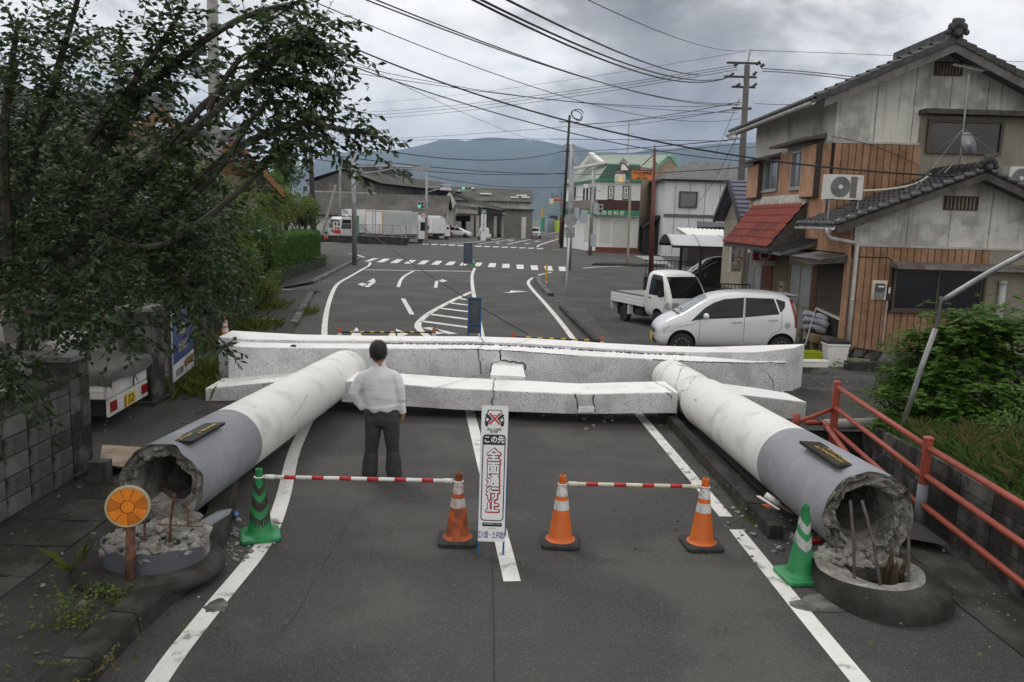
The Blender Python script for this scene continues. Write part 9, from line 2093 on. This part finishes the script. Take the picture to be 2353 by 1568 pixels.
# -- overhead cables
def cable(label,a,b,mid,r_=.02,grp='overhead cables'):
 P0,P2=A(*a),A(*b);d=ray(*mid);s=d.x/d.y;den=(P2 .x-P0 .x)-s*(P2 .y-P0 .y);t=(s*P0 .y-P0 .x)/den if abs(den)>1e-6 else .5;t=min(.92,max(.08,t));Y=P0 .y+(P2 .y-P0 .y)*t;pm=A(*mid,Y);c=(pm-P0*(1-t)**2-P2*t*t)/(2*t*(1-t));m=MB();n=26
 m.tube([P0*(1-k/n)**2+c*2*(k/n)*(1-k/n)+P2*(k/n)**2 for k in range(n+1)],r_,5,False);return single('overhead_cable',m,WIREM,label,'cable',grp)
ZS=lambda x,y:(631.9+x*.4639,y*.4639)
def ws(p,Y):return(*ZS(*p),Y)
for i_,(a,m_,b)in enumerate((((960,-10),(1360,185),(2235,388)),((1000,-10),(1390,175),(2240,386)),((1130,-10),(1500,170),(2100,372)))):cable(('lowest','middle','highest')[i_]+' of the three thick black cables from the top centre to the tall pole',ws(a,12),ws(b,40),ZS(*m_),.02,'thick cables from the top centre')
cable('thin wire from the top right of the sky to the mast top',ws((1540,-5),14),ws((2345,250),40),ZS(1900,155),.009)
for dx in(0,50):cable(('lower'if dx==0 else 'upper')+' of the paired thin cables running from upper left to the tall pole',ws((430+dx,-8),12),ws((2310,508+dx*.15),40),ZS(1330+dx*.3,322),.012,'paired cables with spacers')
cable('thin wire crossing the bright clouds from the upper left',ws((160,-5),14),ws((2300,590),40),ZS(1000,335),.01)
cable('thick drooping cable from the tree to the right wing roof',ws((-60,30),24),(2267,408,18.7),ZS(1000,468),.022)
cable('long sagging cable from the tree towards the salon house',ws((-60,165),24),(1735,372,40),ZS(860,490),.02)
for o in(0,14,30):cable({0:'top',14:'middle',30:'bottom'}[o]+' one of three cables rising from the left sky to the tall pole crossarms',ws((300,560+o),96),ws((2290,322+o*.8),40),ZS(1400,460+o),.016,'rising cables to the tall pole')
cable('thin wire crossing high above the other cables on the right',ws((150,525),100),ws((2330,255),40),ZS(1400,405),.01)
cable('cable from the tall pole away to the left above the hills',ws((60,690),110),ws((2300,545),40),ZS(1300,640),.014)
cable('cable between the galvanised kerb pole and the slim dark pole',(815,334,50),(1304,345,92),(1020,364),.035)
cable('lower cable between the short dark pole and the slim dark pole',(725,352,60),(1300,400,92),(1000,385),.035)
cable('second lower cable below the one from the short dark pole',(722,366,60),(1300,398,92),(980,400-6),.03)
cable('cable on past the shop roof to the annexe',(1300,400,92),(1735,383,40),(1500,398),.03)
cable('upper street cable past the shop aerial',(1305,348,92),(1715,318,40),(1500,338),.03)
cable('thin street wire below the upper street cable',(1303,356,92),(1712,330,40),(1500,349),.02)
cable('cable from the thick left pole down to the short dark pole',(492,150,24),(718,352,60),(585,290),.03)
cable('spiral wrapped cable from the thick left pole to the short dark pole',(492,165,24),(716,358,60),(570,275),.035)
cable('short cable from the short dark pole to the kerb pole',(722,352,60),(812,330,50),(768,344),.03)
cable('wire from the signal pole towards the slim dark pole',(982,404,90),(1300,430,92),(1130,427),.03)
cable('fallen wire hanging across the road down to the beam',(728,416,58),(1212,768,17),(978,627),.016)
cable('wire from the tall pole to the white house wall',(1690,320,40),(1560,468,78),(1630,432),.015)
cable('three line cable leaving the tall pole behind the house roof',(1750,158,40),(2060,190,29),(1900,170),.02)
cable('lower line leaving the tall pole behind the house roof',(1752,164,40),(2040,196,29),(1900,176),.02)
cable('thin wire from the mast across the upper right sky',(1724,116,40),(2480,150,40),(2050,128),.012)
cable('thin wire at gutter height reaching the two storey house',(1735,238,40),(1895,238,21),(1840,240),.012)
cable('sagging wire on the grey gable wall',(1910,314,20.9),(2105,378,20.9),(2020,340),.008)
m=MB();p=A(*ZS(1500,540),52);m.tube([p+Vector((.36*math.cos(k*.53),.05*k,.3*math.sin(k*.5)-.3))for k in range(26)],.03,5);single('cable_coil',m,WIREM,'coil of spare cable hanging in the middle of the sky','cable coil')
cable('thin line from the left trees to the middle of the tall pole',ws((0,230),30),ws((2300,520),40),ZS(1000,445),.012)
cable('faint line low over the hills from the left',ws((0,725),100),ws((2240,700),42),ZS(1300,690),.018)
cable('thin line dropping from the upper left to the hills',ws((80,150),26),ws((1470,745),92),ZS(800,500),.012)
cable('twisted line from the slim pole up to the tall pole',(1308,285,92),(1700,235,40),(1500,270),.022)
cable('second twisted line under the one from the slim pole',(1306,292,92),(1702,248,40),(1500,281),.018)
cable('steep stay wire from the tall pole down past the white house',(1700,225,40),(1640,360,60),(1668,300),.014)
cable('wire from the tall pole to the annexe gable',(1696,300,40),(1662,424,30.5),(1680,362),.012)
cable('long thin line under the paired cables to the tall pole',ws((30,300),28),ws((2290,560),40),ZS(1150,470),.012)
